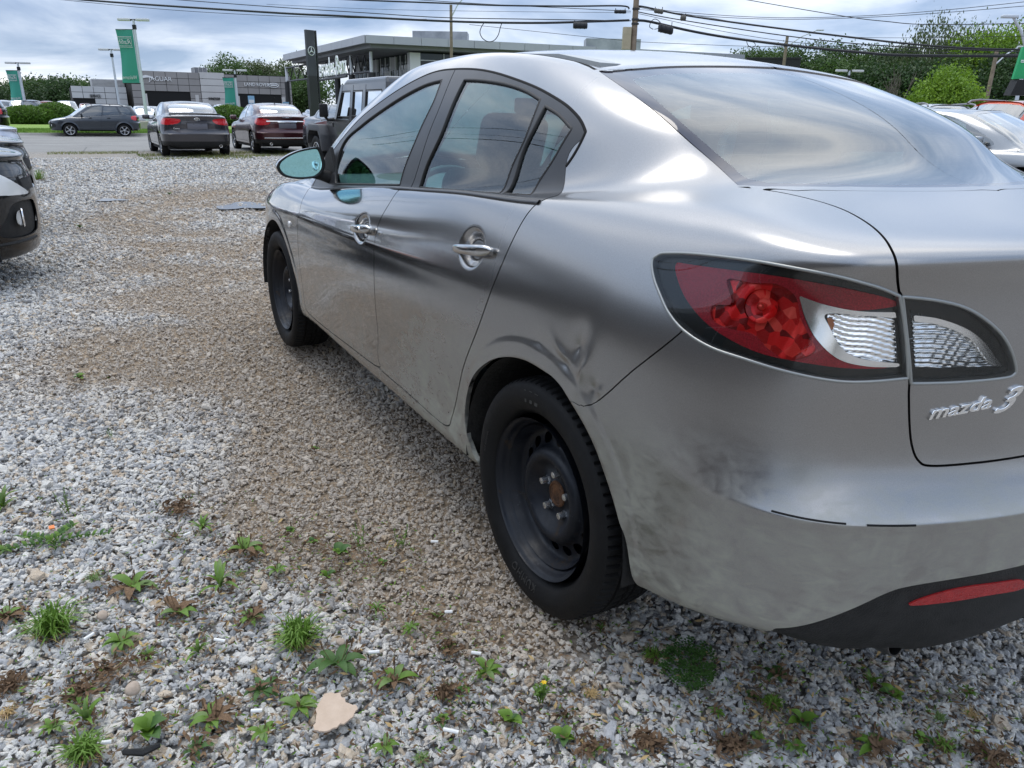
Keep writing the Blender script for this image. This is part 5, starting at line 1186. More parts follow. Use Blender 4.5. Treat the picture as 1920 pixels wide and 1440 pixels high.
# cladding panels, each its own sheet with an open joint
def panels(a0,a1,z0,z1,cols,rows,m,f,out=.0,skip=None,root=None,lean=0):
    me_c={}
    da=(a1-a0)/cols; dz=(z1-z0)/rows
    for i in range(cols):
        for j in range(rows):
            A0,A1,Z0,Z1=a0+i*da+.03,a0+(i+1)*da-.03,z0+j*dz+.03,z0+(j+1)*dz-.03
            if skip and skip((A0+A1)/2,(Z0+Z1)/2): continue
            b=B(); f.slab(b,A0,A1,Z0,Z1,-.08,out); child_at(b.build('cladding_panel',m,root or jb),root or jb)
wl=lambda z:1.25+(z-1.25)
aA,aB=sof(378),sof(424)           # pale central bay
w1a,w1b=sof(276),sof(366); w2a,w2b=sof(449),sof(528); wz=3.25
panels(0,aA,0,HJ,6,7,DPAN,fj,0,lambda a,z:(w1a<a<w1b and z<wz))
panels(aB,LJ,0,HJ-.1,6,7,DPAN,fj,0,lambda a,z:(w2a<a<w2b and z<wz))
panels(aA,aB,0,HJ+.1,1,7,LPAN,fj,.10)
for (a,b_) in ((w1a,w1b),(w2a,w2b)):
    jpart('showroom_window',SHOWG,lambda b:fj.slab(b,a,b_,.1,wz,-.9,-.8))
    jpart('window_reveal',LPAN,lambda b:(fj.slab(b,a-.25,a,0,wz+.05,-.9,.04),fj.slab(b,b_,b_+.5,0,wz+.05,-.9,.04)))
    for k in range(1,8):
        s_=a+(b_-a)*k/8; jpart('mullion',BLKPL,lambda b:fj.slab(b,s_-.03,s_+.03,.1,wz,-.80,-.72))
# service wing
yS0,yS1=jy(134,170),yL+.6
fs=Face((XJ+2,yS0),(XJ+2,yS1)); 
jpart('service_wing_wall',DARKIN,lambda b:fs.slab(b,.1,fs.L,0,4.05,-14,-.12))
sa,sb=(yS0-jy(148)),(yS0-jy(183))
panels(0,fs.L,0,4.15,5,5,SPAN,fs,0,lambda a,z:(sa<a<sb and z<2.2))
jpart('service_bay_window',SHOWG,lambda b:fs.slab(b,sa,sb,.1,2.2,-.6,-.5))
for k in range(1,6): jpart('mullion',mat('white_frame',(.6,.6,.6),.4),lambda b:fs.slab(b,sa+(sb-sa)*k/6-.05,sa+(sb-sa)*k/6+.05,.1,2.2,-.5,-.42))
# roof plant screens with ribs
fp=Face((XJ+9,jy(178,155)-0),(XJ+9,jy(243,155)))
jpart('plant_screen',SPAN,lambda b:fp.slab(b,0,fp.L,3.5,5.35,-5,0))
for k in range(6): jpart('screen_rib',LPAN,lambda b:fp.slab(b,0,fp.L,4.2+k*.19,4.26+k*.19,0,.06))
fv=Face((XJ+4,jy(372,130)),(XJ+4,jy(396,130)))
jpart('roof_plant',noisy('plant_metal',(.20,.20,.21),(.28,.28,.29),1,.5),lambda b:fv.slab(b,0,fv.L,6,7.35,-3,0))
for k in range(4): jpart('plant_fin',LPAN,lambda b:fv.slab(b,fv.L*k/3-.04,fv.L*k/3+.04,6.2,7.35,0,.1))
WHL=mat('white_letters',(.80,.80,.80),.3); BKL=mat('black_letters',(.02,.02,.02),.4)
def lettering(txt,px0,px1,zc,h,m,f=fj,y0=yL,out=.12,root=None,ext=.06,shear=0):
    root=root or jb; a0,a1=y0-jy(px0),y0-jy(px1)
    me=text_mesh(txt,h*1.38,ext,shear=shear); xs=[v.co.x for v in me.vertices]; k=(a1-a0)/(max(xs)-min(xs))
    for v in me.vertices:
        p=f.P(a0+(v.co.x-min(xs))*k,zc-h/2+v.co.y,out+v.co.z); v.co=p
    me.materials.clear(); return child_at(link('sign_letters',me,m,root),root)
lettering('JAGUAR',285,328,5.40,.62,WHL); lettering('LAND ROVER',462,508,5.05,.50,WHL); lettering('WINDSOR',392,414,1.98+.85,.42,BKL,out=.2); lettering('SERVICE',173,193,2.85,.42,BKL,fs,yS0)
# leaping cat: a plain swoosh, and the oval
b=B(); a0=yL-jy(268); 
pts=[(a0,5.55),(a0+.9,5.85),(a0+1.5,5.72),(a0+2.2,5.30),(a0+1.3,5.52),(a0+.9,5.48),(a0+.3,5.35)]
v=[b.bm.verts.new(fj.P(a,z,.2)) for a,z in pts]; v2=[b.bm.verts.new(fj.P(a,z,.08)) for a,z in pts]; b.bm.faces.new(v); n_=len(v)
for k in range(n_): b.bm.faces.new((v[k],v[(k+1)%n_],v2[(k+1)%n_],v2[k]))
child_at(b.build('cat_emblem',WHL,jb),jb)
b=B(); ac=yL-jy(516); b.tube([fj.P(ac+.75*math.cos(t),5.0+.30*math.sin(t),.15) for t in np.linspace(0,2*PI,25)],.05,5,False); b.tube([fj.P(ac-.5,5.0,.15),fj.P(ac+.5,5.02,.15)],.10,5); child_at(b.build('oval_emblem',WHL,jb),jb)
# blue and white parking signs in front
for px,py in ((471,187),(536,194)):
    p=at_x(px,py,100); e_=empty('parking_sign',(p.x,p.y,.1)); tag(e_,'small blue and white sign before the %s part of the grey showroom'%('middle' if px<500 else 'right'),'sign')
    b=B(); b.box((0,0,(p.z-.1)/2),(.08,.08,p.z-.1)); b.build('post',LPAN,e_); h=.9 if px<500 else .35; b=B(); b.box((-.06,0,p.z-.1),(.05,.75,h)); b.build('board',mat('sign_blue',(.25,.45,.62),.5),e_); b=B(); b.box((-.09,0,p.z-.1-h*.2),(.02,.6,h*.4)); b.build('white_panel',WHL,e_)
# ---------- glass showroom with the big canopy ----------
def hz(px,py,Z):   # where the sight line through a pixel reaches the height Z
    d=ray(px,py); t=(Z-CAM_C.z)/d.z; return CAM_C+d*t
ZC=8.4; cC=hz(685,66,ZC); cL=hz(532,103,ZC); cR=hz(1396,103,ZC)
mb=empty('glass_showroom',(cC.x,cC.y,0)); tag(mb,'dark glass showroom with a wide pale canopy on black columns and white lettering','building')
def mpart(name,m,fn,smooth=False):
    b=B(); fn(b); return child_at(b.build(name,m,mb,smooth),mb)
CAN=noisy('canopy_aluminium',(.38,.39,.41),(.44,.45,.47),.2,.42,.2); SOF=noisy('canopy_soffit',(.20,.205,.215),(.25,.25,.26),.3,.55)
dl=(cL-cC); dl.z=0; dr=(cR-cC); dr.z=0; ll,lr=dl.length,dr.length; dl.normalize(); dr.normalize()
fL=Face((cC.x,cC.y),(cL.x,cL.y)); fR=Face((cC.x,cC.y),(cR.x,cR.y))
inn=(dl+dr).normalized()
def canopy(b):
    t=.72
    o_=[cC,cL,cL+dr*14,cC+dr*14+dl*6,cR+dl*9,cR]
    top=[b.bm.verts.new((p.x,p.y,ZC)) for p in o_]; bot=[b.bm.verts.new((p.x,p.y,ZC-t)) for p in o_]
    b.bm.faces.new(top); b.bm.faces.new(bot[::-1])
    for k in range(6): b.bm.faces.new((top[k],bot[k],bot[(k+1)%6],top[(k+1)%6]))
def canopy_core(b):
    o_=[cC+inn*.9,cL+dr*.9-dl*.4,cL+dr*13,cC+dr*14+dl*6,cR+dl*8,cR+dl*.9-dr*.4]
    top=[b.bm.verts.new((p.x,p.y,ZC-.1)) for p in o_]; bot=[b.bm.verts.new((p.x,p.y,ZC-1.05)) for p in o_]
    b.bm.faces.new(top); b.bm.faces.new(bot[::-1])
    for k in range(6): b.bm.faces.new((top[k],bot[k],bot[(k+1)%6],top[(k+1)%6]))
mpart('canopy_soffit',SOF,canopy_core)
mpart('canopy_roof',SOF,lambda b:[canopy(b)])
nP=9
for k in range(nP):
    mpart('fascia_panel',CAN,lambda b:fL.slab(b,ll*k/nP+.02,ll*(k+1)/nP-.02,ZC-.70,ZC+.03,.01,.12))
nP=16
for k in range(nP):
    mpart('fascia_panel',CAN,lambda b:fR.slab(b,lr*k/nP+.02,lr*(k+1)/nP-.02,ZC-.70,ZC+.03,.01,.12))
# glass hall behind the right fascia
g0=6.0
mpart('glass_hall',SHOWG,lambda b:fR.slab(b,g0,lr-1,.1,ZC-1.25,-16,-2.6))
mpart('white_corner_pier',WHL,lambda b:fR.slab(b,g0-1.0,g0+.1,.1,ZC-1.2,-3.6,-2.4))
for k in range(int((lr-g0)/2.6)+1):
    a=g0+.1+k*2.6; mpart('mullion',mat('alu_mullion',(.45,.46,.47),.4,.4),lambda b:fR.slab(b,a-.05,a+.05,.1,ZC-1.2,-2.6,-2.45))
for z_ in (ZC-1.9,ZC-4.4,1.6): mpart('transom',mat('alu_mullion'),lambda b:fR.slab(b,g0,lr-1,z_-.05,z_+.05,-2.6,-2.47))
TBL=noisy('hall_blind',(.03,.03,.034),(.05,.05,.055),.2,.3)
for k in range(int((lr-g0)/2.6)):
    a=g0+.1+k*2.6; mpart('upper_blind',TBL,lambda b:fR.slab(b,a+.07,a+2.53,ZC-4.3,ZC-1.97,-2.62,-2.56))
# left end of the hall, pale panels and glass behind the columns
fe=Face((cC.x+fR.d.x*g0-fR.n.x*2.6,cC.y+fR.d.y*g0-fR.n.y*2.6),(cC.x+fR.d.x*g0-fR.n.x*2.6+dl.x*22,cC.y+fR.d.y*g0-fR.n.y*2.6+dl.y*22))
mpart('side_hall_glass',SHOWG,lambda b:fe.slab(b,.3,22,.1,ZC-1.1,-4,-.1))
for i in range(10):
    for j in range(4):
        if (i+j)%3!=0: continue
        mpart('pale_panel',SPAN,lambda b:fe.slab(b,.4+i*2.05,.4+(i+1)*2.05-.05,1.6+j*1.4,1.6+(j+1)*1.4-.05,-.1,.05))
for i in range(14): mpart('mullion',WHL,lambda b:fe.slab(b,.3+i*1.6,.40+i*1.6,.1,ZC-1.2,.05,.12))
BST=noisy('black_steel',(.010,.010,.012),(.018,.018,.020),.5,.45); PIPE=mat('white_pipe',(.66,.68,.70),.35)
# columns along the left fascia, each black below and a pale pipe above
cols=[(541,.72),(583,.62),(635,.5),(662,.42),(699,.28)]
colp=[]
for px,_ in cols:
    D=[Vector((0,0,0))]
    # on a line set back 1.6 m behind the left fascia
    d=ray(px,190); o0=fL.P(0,0,-1.7); n_=fL.n; t=(o0-CAM_C).dot(n_)/d.dot(n_); p=CAM_C+d*t; colp.append(p)
    mpart('column',BST,lambda b:b.tube([(p.x,p.y,.1),(p.x,p.y,ZC-3.2)],.36,10),True)
    mpart('column_head',PIPE,lambda b:b.tube([(p.x,p.y,ZC-3.2),(p.x,p.y,ZC-1.2)],.17,10),True)
for k in range(len(colp)-1):
    a,c=colp[k],colp[k+1]
    if k>=0:
        for z_ in (ZC-1.35,ZC-3.1): mpart('truss_chord',BST,lambda b:b.tube([(a.x,a.y,z_),(c.x,c.y,z_)],.12,6))
        n_=3
        for j in range(n_):
            q0=a.lerp(c,j/n_); q1=a.lerp(c,(j+.5)/n_); q2=a.lerp(c,(j+1)/n_)
            mpart('truss_diagonal',BST,lambda b:b.tube([(q0.x,q0.y,ZC-1.35),(q1.x,q1.y,ZC-3.1),(q2.x,q2.y,ZC-1.35)],.085,5))
# entrance box with its flat hood
mpart('entrance_hood',BST,lambda b:fe.slab(b,9,17,2.9,3.5,.3,3.2)); 
# sign along a frame between columns
def mb_letters():
    p0=at(592,146,74); p1=at(650,137,68); me=text_mesh('Mercedes-Benz',2.3,.03); xs=[v.co.x for v in me.vertices]; d=(p1-p0); L_=d.length; k=L_/max(xs); d.normalize()
    up=Vector((0,0,1)); n_=d.cross(up).normalized()
    for v in me.vertices: v.co=p0+d*(v.co.x*k)+up*v.co.y*.95+n_*v.co.z
    me.materials.clear(); return child_at(link('sign_letters',me,WHL,mb),mb)
mb_letters()
p0=at(592,148,74); p1=at(650,139,68); mpart('sign_rail',BST,lambda b:b.tube([p0-Vector((0,0,.15)),p1-Vector((0,0,.15))],.12,6))
for px,py,h in ((827,61,1.2),(1147,84,.8)):
    p=at(px,py,92); mpart('roof_unit',noisy('unit_metal',(.26,.28,.30),(.4,.42,.44),.8,.5,.3),lambda b:b.box((p.x,p.y,ZC+h*.3),(6.0,3.0,h*1.6),Matrix.Rotation(-2.1,3,'Z')))
# black end block
p=hz(1502,110,7.3); q_=hz(1402,106,7.5)
bk=empty('black_building_end',(p.x,p.y,0)); tag(bk,'flat black building block at the end of the canopy before the trees','building')
fk=Face((q_.x,q_.y),(p.x,p.y)); b=B(); fk.slab(b,0,fk.L,.1,7.3,-8,0); child_at(b.build('wall',mat('black_wall',(.008,.008,.010),.6),bk),bk); b=B(); fk.slab(b,-.1,fk.L+.1,7.3,7.42,-8,.1); child_at(b.build('parapet',BST,bk),bk)
# pylon sign
pb=at(590,214,58); py_=empty('pylon_sign',(pb.x,pb.y,0)); tag(py_,'tall dark slab sign with a round three-pointed emblem beside the canopy','sign')
ptop=at(566,56,58); H_=ptop.z
def pyl(name,m,y0,y1,z0,z1,x0,x1): b=B(); b.box(((x0+x1)/2,(y0+y1)/2,(z0+z1)/2),(x1-x0,y1-y0,z1-z0)); o=b.build(name,m,py_); return o
py_.rotation_euler=(0,0,math.atan2(-FH.y,-FH.x)+math.radians(48))
SLAB=noisy('pylon_metal',(.045,.048,.052),(.075,.078,.085),.6,.35,.6)
pyl('slab_upper',SLAB,-.34,.34,H_*.55,H_,-.10,.10); pyl('slab_lower',BST,-.34,.34,0,H_*.55,-.11,.11); pyl('edge_strip',PIPE,.36,.42,0,H_,-.12,-.0); pyl('edge_dark',BST,.42,.52,0,H_,-.12,.12)
b=B(); b.tube([(.12,.26*math.cos(t),H_-1.35+.28*math.sin(t)) for t in np.linspace(0,2*PI,25)],.025,5,False)
for k in range(3): t=PI/2+k*2*PI/3; b.tube([(.12,0,H_-1.35),(.12,.26*math.cos(t),H_-1.35+.28*math.sin(t))],[.05,.012],4)
b.build('star_emblem',PIPE,py_,True)
# ================= lamp posts with green banners =================
GRN_=mat('banner_green',(.035,.27,.20),.7); WHT=mat('lamp_head_white',(.55,.55,.55),.4); GST=mat('galvanised_post',(.55,.58,.62),.45,.3)
def lamp_post(pxb,pyb,pxt,pyt,D,label,banner=None,mirror=False):
    pt=at(pxt,pyt,D); base=Vector((pt.x,pt.y,.1))
    e_=empty('lamp_post',base); tag(e_,label,'lamp post',None); H=pt.z-.1
    e_.rotation_euler=(0,0,math.atan2(RH.y,RH.x))     # local x runs to the right as seen
    b=B(); b.tube([(0,0,0),(0,0,H)],[.12,.075],10); b.build('pole',GST,e_,True)
    for s_ in (-1,1):
        b=B(); b.box((s_*.62,0,H),(.85,.30,.16),bevel=.04); b.build('lamp_head',WHT,e_,True)
    b=B(); b.tube([(-.3,0,H),(.3,0,H)],.05,6).box((0,0,H-.45),(.2,.2,.28)); b.build('bracket',BLKPL,e_)
    if banner:
        w,h,z1=banner; z1=H-.62
        fe_=empty('banner',parent=e_)
        n1,n2=8,14; V=[];F_=[]
        for j in range(n2+1):
            for i in range(n1+1):
                u=i/n1; vv=j/n2; x=-.16-w*(1-u)+.06*w*math.sin(vv*4)*(1-u); y=.10*math.sin(u*5+vv*3)*(1-u); V.append((x,y,z1-h*vv))
        for j in range(n2):
            for i in range(n1): a=j*(n1+1)+i; F_.append((a,a+1,a+n1+2,a+n1+1))
        pydata('cloth',V,F_,GRN_,fe_,True)
        for z_ in (z1+.02,z1-h-.02): b=B(); b.tube([(-.16-w,0,z_),(0,0,z_)],.02,5); b.build('banner_arm',BST,fe_)
        b=B(); b.tube([(-.12,0,z1),(-.12,0,z1-h)],.03,5); b.build('banner_edge_rod',GST,fe_)
        def btext(txt,zc,size,flip=True,shear=0):
            me=text_mesh(txt,size,.004,shear=shear,align='CENTER'); xs=[v.co.x for v in me.vertices]; k=min(1,(w*.86)/(max(xs)-min(xs)))
            for v in me.vertices: v.co=(-.16-w/2+(-v.co.x if flip else v.co.x)*k,-.13+v.co.z,z1-h*zc+v.co.y)
            me.materials.clear(); return link('banner_text',me,WHT,fe_)
        btext('Welcome',.93,w*.30); btext('Rafih',.27,w*.38,shear=.3)
        b=B()
        for z_ in (.135,.325): b.box((-.16-w/2,-.13,z1-h*z_),(w*.86,.01,.035 if z_<.2 else .03))
        for z_ in (.16,.30): b.box((-.16-w/2,-.13,z1-h*z_),(w*.78,.01,.02))
        for s_ in (-1,1): b.box((-.16-w/2+s_*w*.39,-.13,z1-h*.23),(.02,.01,h*.14))
        b.build('banner_frame_lines',WHT,fe_)
    return e_
lamp_post(275,205,250,37,56,'tall lamp post with the largest green banner, before the dark showroom wall',(1.15,3.35,0))
lamp_post(217,190,208,93,70,'bare twin-head lamp post left of the large green banner')
lamp_post(47,193,33,118,70,'lamp post with a green banner furthest left, over the parked SUVs',(1.0,2.5,0))
lamp_post(445,200,440,132,72,'lamp post with a green banner in front of the pale showroom bay',(1.0,2.4,0))
lp=at(1592,132,62); 
def simple_lamp(px,py,D,label):
    return lamp_post(px,py,px,py,D,label)
simple_lamp(1593,133,62,'grey twin-head lamp post standing among the trees on the right')
# curb stones and low wall beside the lawn under the banner
p=at_x(286,227,50); o=B(); 
sw=empty('retaining_stone',(50,p.y,.1)); tag(sw,'low pale stone block on the lawn behind the slate SUV','stone block')
b=B(); b.box((0,0,.2),(.8,2.6,.5),bevel=.06); b.build('stone',noisy('stone_pale',(.30,.28,.24),(.42,.39,.33),2,.9,0,.4,8),sw)
# ================= utility poles and cables =================
WOOD=noisy('pole_wood',(.17,.13,.095),(.27,.21,.155),3,.9,0,.3,30); CAB=mat('cable_black',(.008,.010,.014),.6)
def upole(px,py,D,top_px,r,label,m=WOOD,arm=None):
    p=at(px,py,D); H=p.z if top_px is None else at(top_px[0],top_px[1],D).z
    e_=empty('utility_pole',(p.x,p.y,0)); tag(e_,label,'utility pole'); e_.rotation_euler=(0,0,math.atan2(RH.y,RH.x))
    b=B(); b.tube([(0,0,0),(0,0,H)],[r*1.15,r],12); b.build('pole',m,e_,True)
    if arm:
        dx,dz,l=arm; b=B(); b.tube([(0,0,H-dz-1.6),(dx*.5,0,H-dz-.6),(dx,0,H-dz)],.06,6); b.build('lamp_arm',GST,e_,True); b=B(); b.box((dx+l*.35*np.sign(dx),0,H-dz+.03),(.75,.28,.14),bevel=.04); b.build('street_lamp_head',GST,e_,True)
    return e_
pm_=upole(1187,95,47,(1187,-60),.155,'thick wooden utility pole with a beige box, rising behind our roof')
b=B(); b.box((-.42,-.05,at(1172,72,47).z),(.46,.42,1.15),bevel=.02); b.build('beige_box',noisy('box_beige',(.36,.31,.20),(.44,.38,.26),2,.5),pm_)
for z_ in (17,37,45): b=B(); b.box((0,-.12,at(1187,z_,47).z),(.40,.14,.10)); b.build('clamp',BST,pm_)
upole(846,60,75,(843,9),.13,'slim wooden pole in front of the glass showroom',arm=(1.1,-.55,.5))
upole(1473,95,85,(1474,68),.15,'short wooden pole with a long lamp arm by the black building',arm=(2.9,-.6,1.0))
upole(1862,130,75,(1865,92),.17,'wooden pole with a lamp arm before the willow trees on the right',arm=(1.9,-.2,.8))
upole(1935,60,40,(1935,20),.08,'grey street lamp arm reaching in from the right edge',m=GST,arm=(-1.05,.3,.5))
def cable(pts,r,label,D=None,sub=6,name='overhead_cable',closed=False):
    P_=[at(a,b_,(c if c else 47)) for a,b_,c in [(q[0],q[1],q[2] if len(q)>2 else None) for q in pts]]
    P_=[Vector(v) for v in crpoly([tuple(p) for p in P_],sub,closed)]
    if closed: P_.append(P_[0])
    b=B(); b.tube(P_,r,6); o=b.build(name,CAB,None,True); tag(o,label,'cable','overhead cables'); return o
cable([(-60,-22,62),(160,0,58),(500,23,53),(640,30,51),(843,40,49),(1000,43),(1120,40),(1180,38)],.062,'thickest black cable from the top left corner to the wooden pole')
cable([(1190,39),(1215,40),(1290,57),(1363,70),(1480,85,44),(1613,98,42),(1713,104,41),(1980,105,40)],.068,'thick sagging cable from the wooden pole down to the right')
cable([(560,-8,53),(650,-1,51),(833,6,49),(933,10),(1067,11.5),(1165,11),(1180,17)],.045,'upper black cable arriving at the wooden pole from the left')
cable([(1190,15),(1203,12),(1280,28),(1413,47,45),(1580,68,43),(1713,83,41),(1830,91,40),(1980,94,39)],.048,'upper cable running right from the wooden pole across the trees')
cable([(-40,-16,62),(60,-6,60),(300,17,56),(500,29,53),(640,33,51),(800,36,50)],.016,'thin wire just under the thickest cable at the top left')
cable([(260,-6,57),(500,12,53),(700,25,50),(833,33),(1000,36),(1183,39)],.024,'slender wire above the thickest cable at the top left')
cable([(700,-6,51),(900,7,48),(1100,17),(1183,21)],.018,'thin wire between the two upper black cables')
cable([(500,8,53),(700,17,50),(900,21,49),(1183,24)],.010,'faint wire crossing the sky above the canopy')
cable([(880,46),(1100,69),(1183,77)],.012,'thin wire rising left above the canopy from the beige box')
cable([(1190,78),(1300,83),(1430,87,46),(1640,86,44)],.012,'thin nearly level wire just above the canopy roof')
cable([(1190,21),(1280,38),(1480,68,44),(1647,85,42),(1907,97,40),(1980,99,40)],.026,'middle wire running right below the upper cable')
cable([(1190,24),(1330,54),(1480,78,44),(1700,96,42),(1980,103,40)],.013,'thin wire just above the thick right-hand cable')
cable([(1190,17),(1290,27),(1447,52,45),(1613,70,43),(1900,68,40),(1980,66,40)],.010,'faint wire from the pole levelling out toward the green sign')
cable([(1360,-10,50),(1403,0,50),(1580,30,45),(1660,40,44),(1747,46,43),(1980,43,40)],.020,'wire entering from the top edge above the willow trees')
cable([(1190,10),(1280,23),(1447,33,46),(1613,30,44),(1780,18,42),(1980,-3,40)],.014,'wire dipping low and rising to the top right corner')
cable([(1190,12),(1280,27),(1447,36,46),(1613,33,44),(1780,23,42),(1980,6,40)],.014,'second of the pair rising to the top right corner')
cable([(908,42),(902,52),(900,62),(905,72),(915,78),(926,76),(934,66),(938,52),(941,43)],.024,'open loop of cable hanging below the thick cable over the canopy',name='hanging_cable_loop')
cable([(1400,77,46),(1402,84,46),(1408,89,46),(1416,86,46),(1414,80,46),(1405,78,46)],.018,'small loop of cable hanging right of the pole',name='hanging_cable_loop')
def closure(px,py,w,h,label,c=CAB,ang=0):
    p=at(px,py,46.5); e_=empty('splice_closure',p); e_.rotation_euler=(0,0,math.atan2(RH.y,RH.x)); tag(e_,label,'cable closure')
    b=B(); b.tube([(-w/2,0,-ang*w/2),(-w/2+.03,0,-ang*w/2),(w/2-.03,0,ang*w/2),(w/2,0,ang*w/2)],[h*.35,h/2,h/2,h*.35],12); b.build('barrel',c,e_,True)
    for k in (-.3,0,.3): b=B(); b.tube([(w*k-.012,0,ang*w*k),(w*k+.012,0,ang*w*k)],h*.56,12); b.build('rib',c,e_,True)
    b=B(); b.tube([(-w*.4,0,h*.3),(-w*.4,0,h*.9)],.02,5).tube([(w*.4,0,h*.3),(w*.4,0,h*.9)],.02,5); b.build('hanger',CAB,e_)
closure(1088,48,.80,.33,'black cable closure left of the beige box, on the thick cable'); closure(1163,22,.66,.19,'small black closure beside the top of the wooden pole')
closure(1248,55,.82,.42,'largest black closure, right of the wooden pole',ang=-.18); closure(1235,21,.5,.24,'brownish closure on the upper cable right of the pole',mat('closure_brown',(.09,.085,.07),.6),-.12); closure(1281,34,.30,.27,'square closure with a yellow base on the upper cable',mat('closure_brown'))
cable([(1225,55),(1218,50),(1222,39),(1230,36),(1238,43),(1236,52),(1227,55)],.020,'coil of spare cable beside the largest closure',name='hanging_cable_loop')
for i_,(y_,z_,r_) in enumerate(((6.2,6.4,.022),(6.8,6.9,.014),(7.6,6.1,.03),(9.0,7.6,.014))):
    b=B(); b.tube([(x_,y_+.02*x_,z_-.55*(1-((x_-10)/26)**2)) for x_ in np.linspace(-16,36,20)],r_,5); o=b.build('overhead_cable',CAB,None,True); tag(o,('lowest cable over the left row, mirrored in the side glass','thin cable over the left row beside the lowest','thickest cable over the left row','highest cable over the left row')[i_],'cable','overhead cables')
# ---------- green sign at the right edge ----------
gs=at(1925,118,27); e_=empty('green_hanging_sign',(gs.x,gs.y,0)); e_.rotation_euler=(0,0,math.atan2(RH.y,RH.x)); tag(e_,'green sign with a white line on a post at the right edge, black box beneath','sign')
b=B(); b.tube([(.9,.25,0),(.9,.25,gs.z+1.2)],.09,8); b.build('post',BST,e_)
b=B(); 
for (x,z) in (): pass
b.prism([(-.36,-.50),(.8,-.45),(.8,.50),(-.26,.48)],-.06,.06,'y')
for v in b.bm.verts: v.co.z+=gs.z
b.build('board',mat('sign_green',(.01,.33,.11),.4),e_)
for z_ in (.02,.07): b=B(); b.box((.26,-.075,gs.z+z_),(1.02,.01,.025)); b.build('white_line',WHL,e_)
b=B(); b.prism([(-.42,-1.00),(.8,-1.00),(.8,-.52),(-.28,-.52)],-.2,.2,'y')
for v in b.bm.verts: v.co.z+=gs.z
b.build('lower_box',BLKPL,e_)
# ================= the brick building on our left (mirrored in the side glass) =================
BX0,BX1,BYW=-5.5,24.0,8.0
bb_=empty('brick_building',(0,0,0)); tag(bb_,'dark brick building off to the left, seen mirrored in the side windows','building')
def brickmat():
    a=mat('brown_brick',(.09,.06,.045),.9); t=NT(a); co=t.coords('Object',(1,1,1)); sp=t.n('ShaderNodeSeparateXYZ'); t.l(co,sp.inputs[0]); cb=t.n('ShaderNodeCombineXYZ'); t.l(t.math('ADD',sp.outputs[0],sp.outputs[1]),cb.inputs[0]); t.l(sp.outputs[2],cb.inputs[1])
    k=t.n('ShaderNodeTexBrick',Scale=1.0); k.inputs['Brick Width'].default_value=.26; k.inputs['Row Height'].default_value=.08; k.inputs['Mortar Size'].default_value=.008; k.inputs['Color1'].default_value=(.085,.060,.045,1); k.inputs['Color2'].default_value=(.14,.10,.075,1); k.inputs['Mortar'].default_value=(.26,.24,.21,1); t.l(cb.outputs[0],k.inputs['Vector']); t.l(k.outputs['Color'],t.b.inputs['Base Color']); return a
BRK=brickmat()
b=B(); b.box(((BX0+BX1)/2,BYW+4,1.55),(BX1-BX0,8,3.1)); b.build('wall',BRK,bb_)
b=B(); b.prism([(BYW-.9,3.0),(BYW+4,4.7),(BYW+9,3.0)],BX0-.8,BX1+.9,'x'); b.build('roof',noisy('shingles',(.07,.07,.07),(.12,.12,.115),6,.9),bb_)
b=B(); b.box(((BX0+BX1)/2,BYW-.92,3.0),(BX1-BX0+1.8,.06,.22)); b.build('fascia',mat('fascia_white',(.5,.5,.48),.6),bb_)
for x in (1.5,5.5,9.5,13.5,17):
    b=B(); b.box((x,BYW-.02,1.75),(1.5,.05,1.2)); w_=b.build('window',SHOWG,bb_); b=B(); b.box((x,BYW-.05,1.75),(.06,.05,1.2)).box((x,BYW-.05,2.38),(1.6,.06,.06)).box((x,BYW-.05,1.12),(1.6,.06,.06)); b.build('window_frame',WHL,w_)
for i_,(x_,y_,h_) in enumerate(((-9,15,5.5),(-15,12,5.0))): TREES_BEHIND=globals().setdefault('TB',[]); TB.append((x_,y_,h_))
# row of parked cars further along on the left, beyond the picture's edge, is what darkens the doors
# ================= trees =================
def leafmat(name,c1,c2,c3=None):
    a=mat(name,c1,.6); t=NT(a); oi=t.n('ShaderNodeNewGeometry'); co=t.coords('Object'); f=t.noise(co,.9,3,.6); g_=t.n('ShaderNodeAttribute'); g_.attribute_name='tint'
    c=t.mix(t.ramp(f,[(.35,0),(.65,1)]),c1,c2); c=t.mix(g_.outputs['Fac'],c,c3 or tuple(x*1.5 for x in c2)); t.l(c,t.b.inputs['Base Color']); t.b.inputs['Subsurface Weight'].default_value=0
    tr=t.n('ShaderNodeBsdfTranslucent'); t.l(c,tr.inputs[0]); mi=t.n('ShaderNodeMixShader'); mi.inputs[0].default_value=.3; o=t.t.nodes['Material Output']; t.l(t.b.outputs[0],mi.inputs[1]); t.l(tr.outputs[0],mi.inputs[2]); t.l(mi.outputs[0],o.inputs[0]); return a
LF_D=leafmat('leaf_dark',(.022,.050,.014),(.040,.080,.020)); LF_M=leafmat('leaf_mid',(.040,.085,.018),(.070,.125,.028)); LF_W=leafmat('leaf_willow',(.055,.085,.030),(.095,.125,.045)); LF_Y=leafmat('leaf_yellow_green',(.10,.20,.015),(.17,.28,.02)); LF_B=leafmat('bush_leaf',(.06,.12,.015),(.10,.19,.02))
BARK=noisy('bark',(.06,.05,.04),(.12,.10,.08),3,.9)
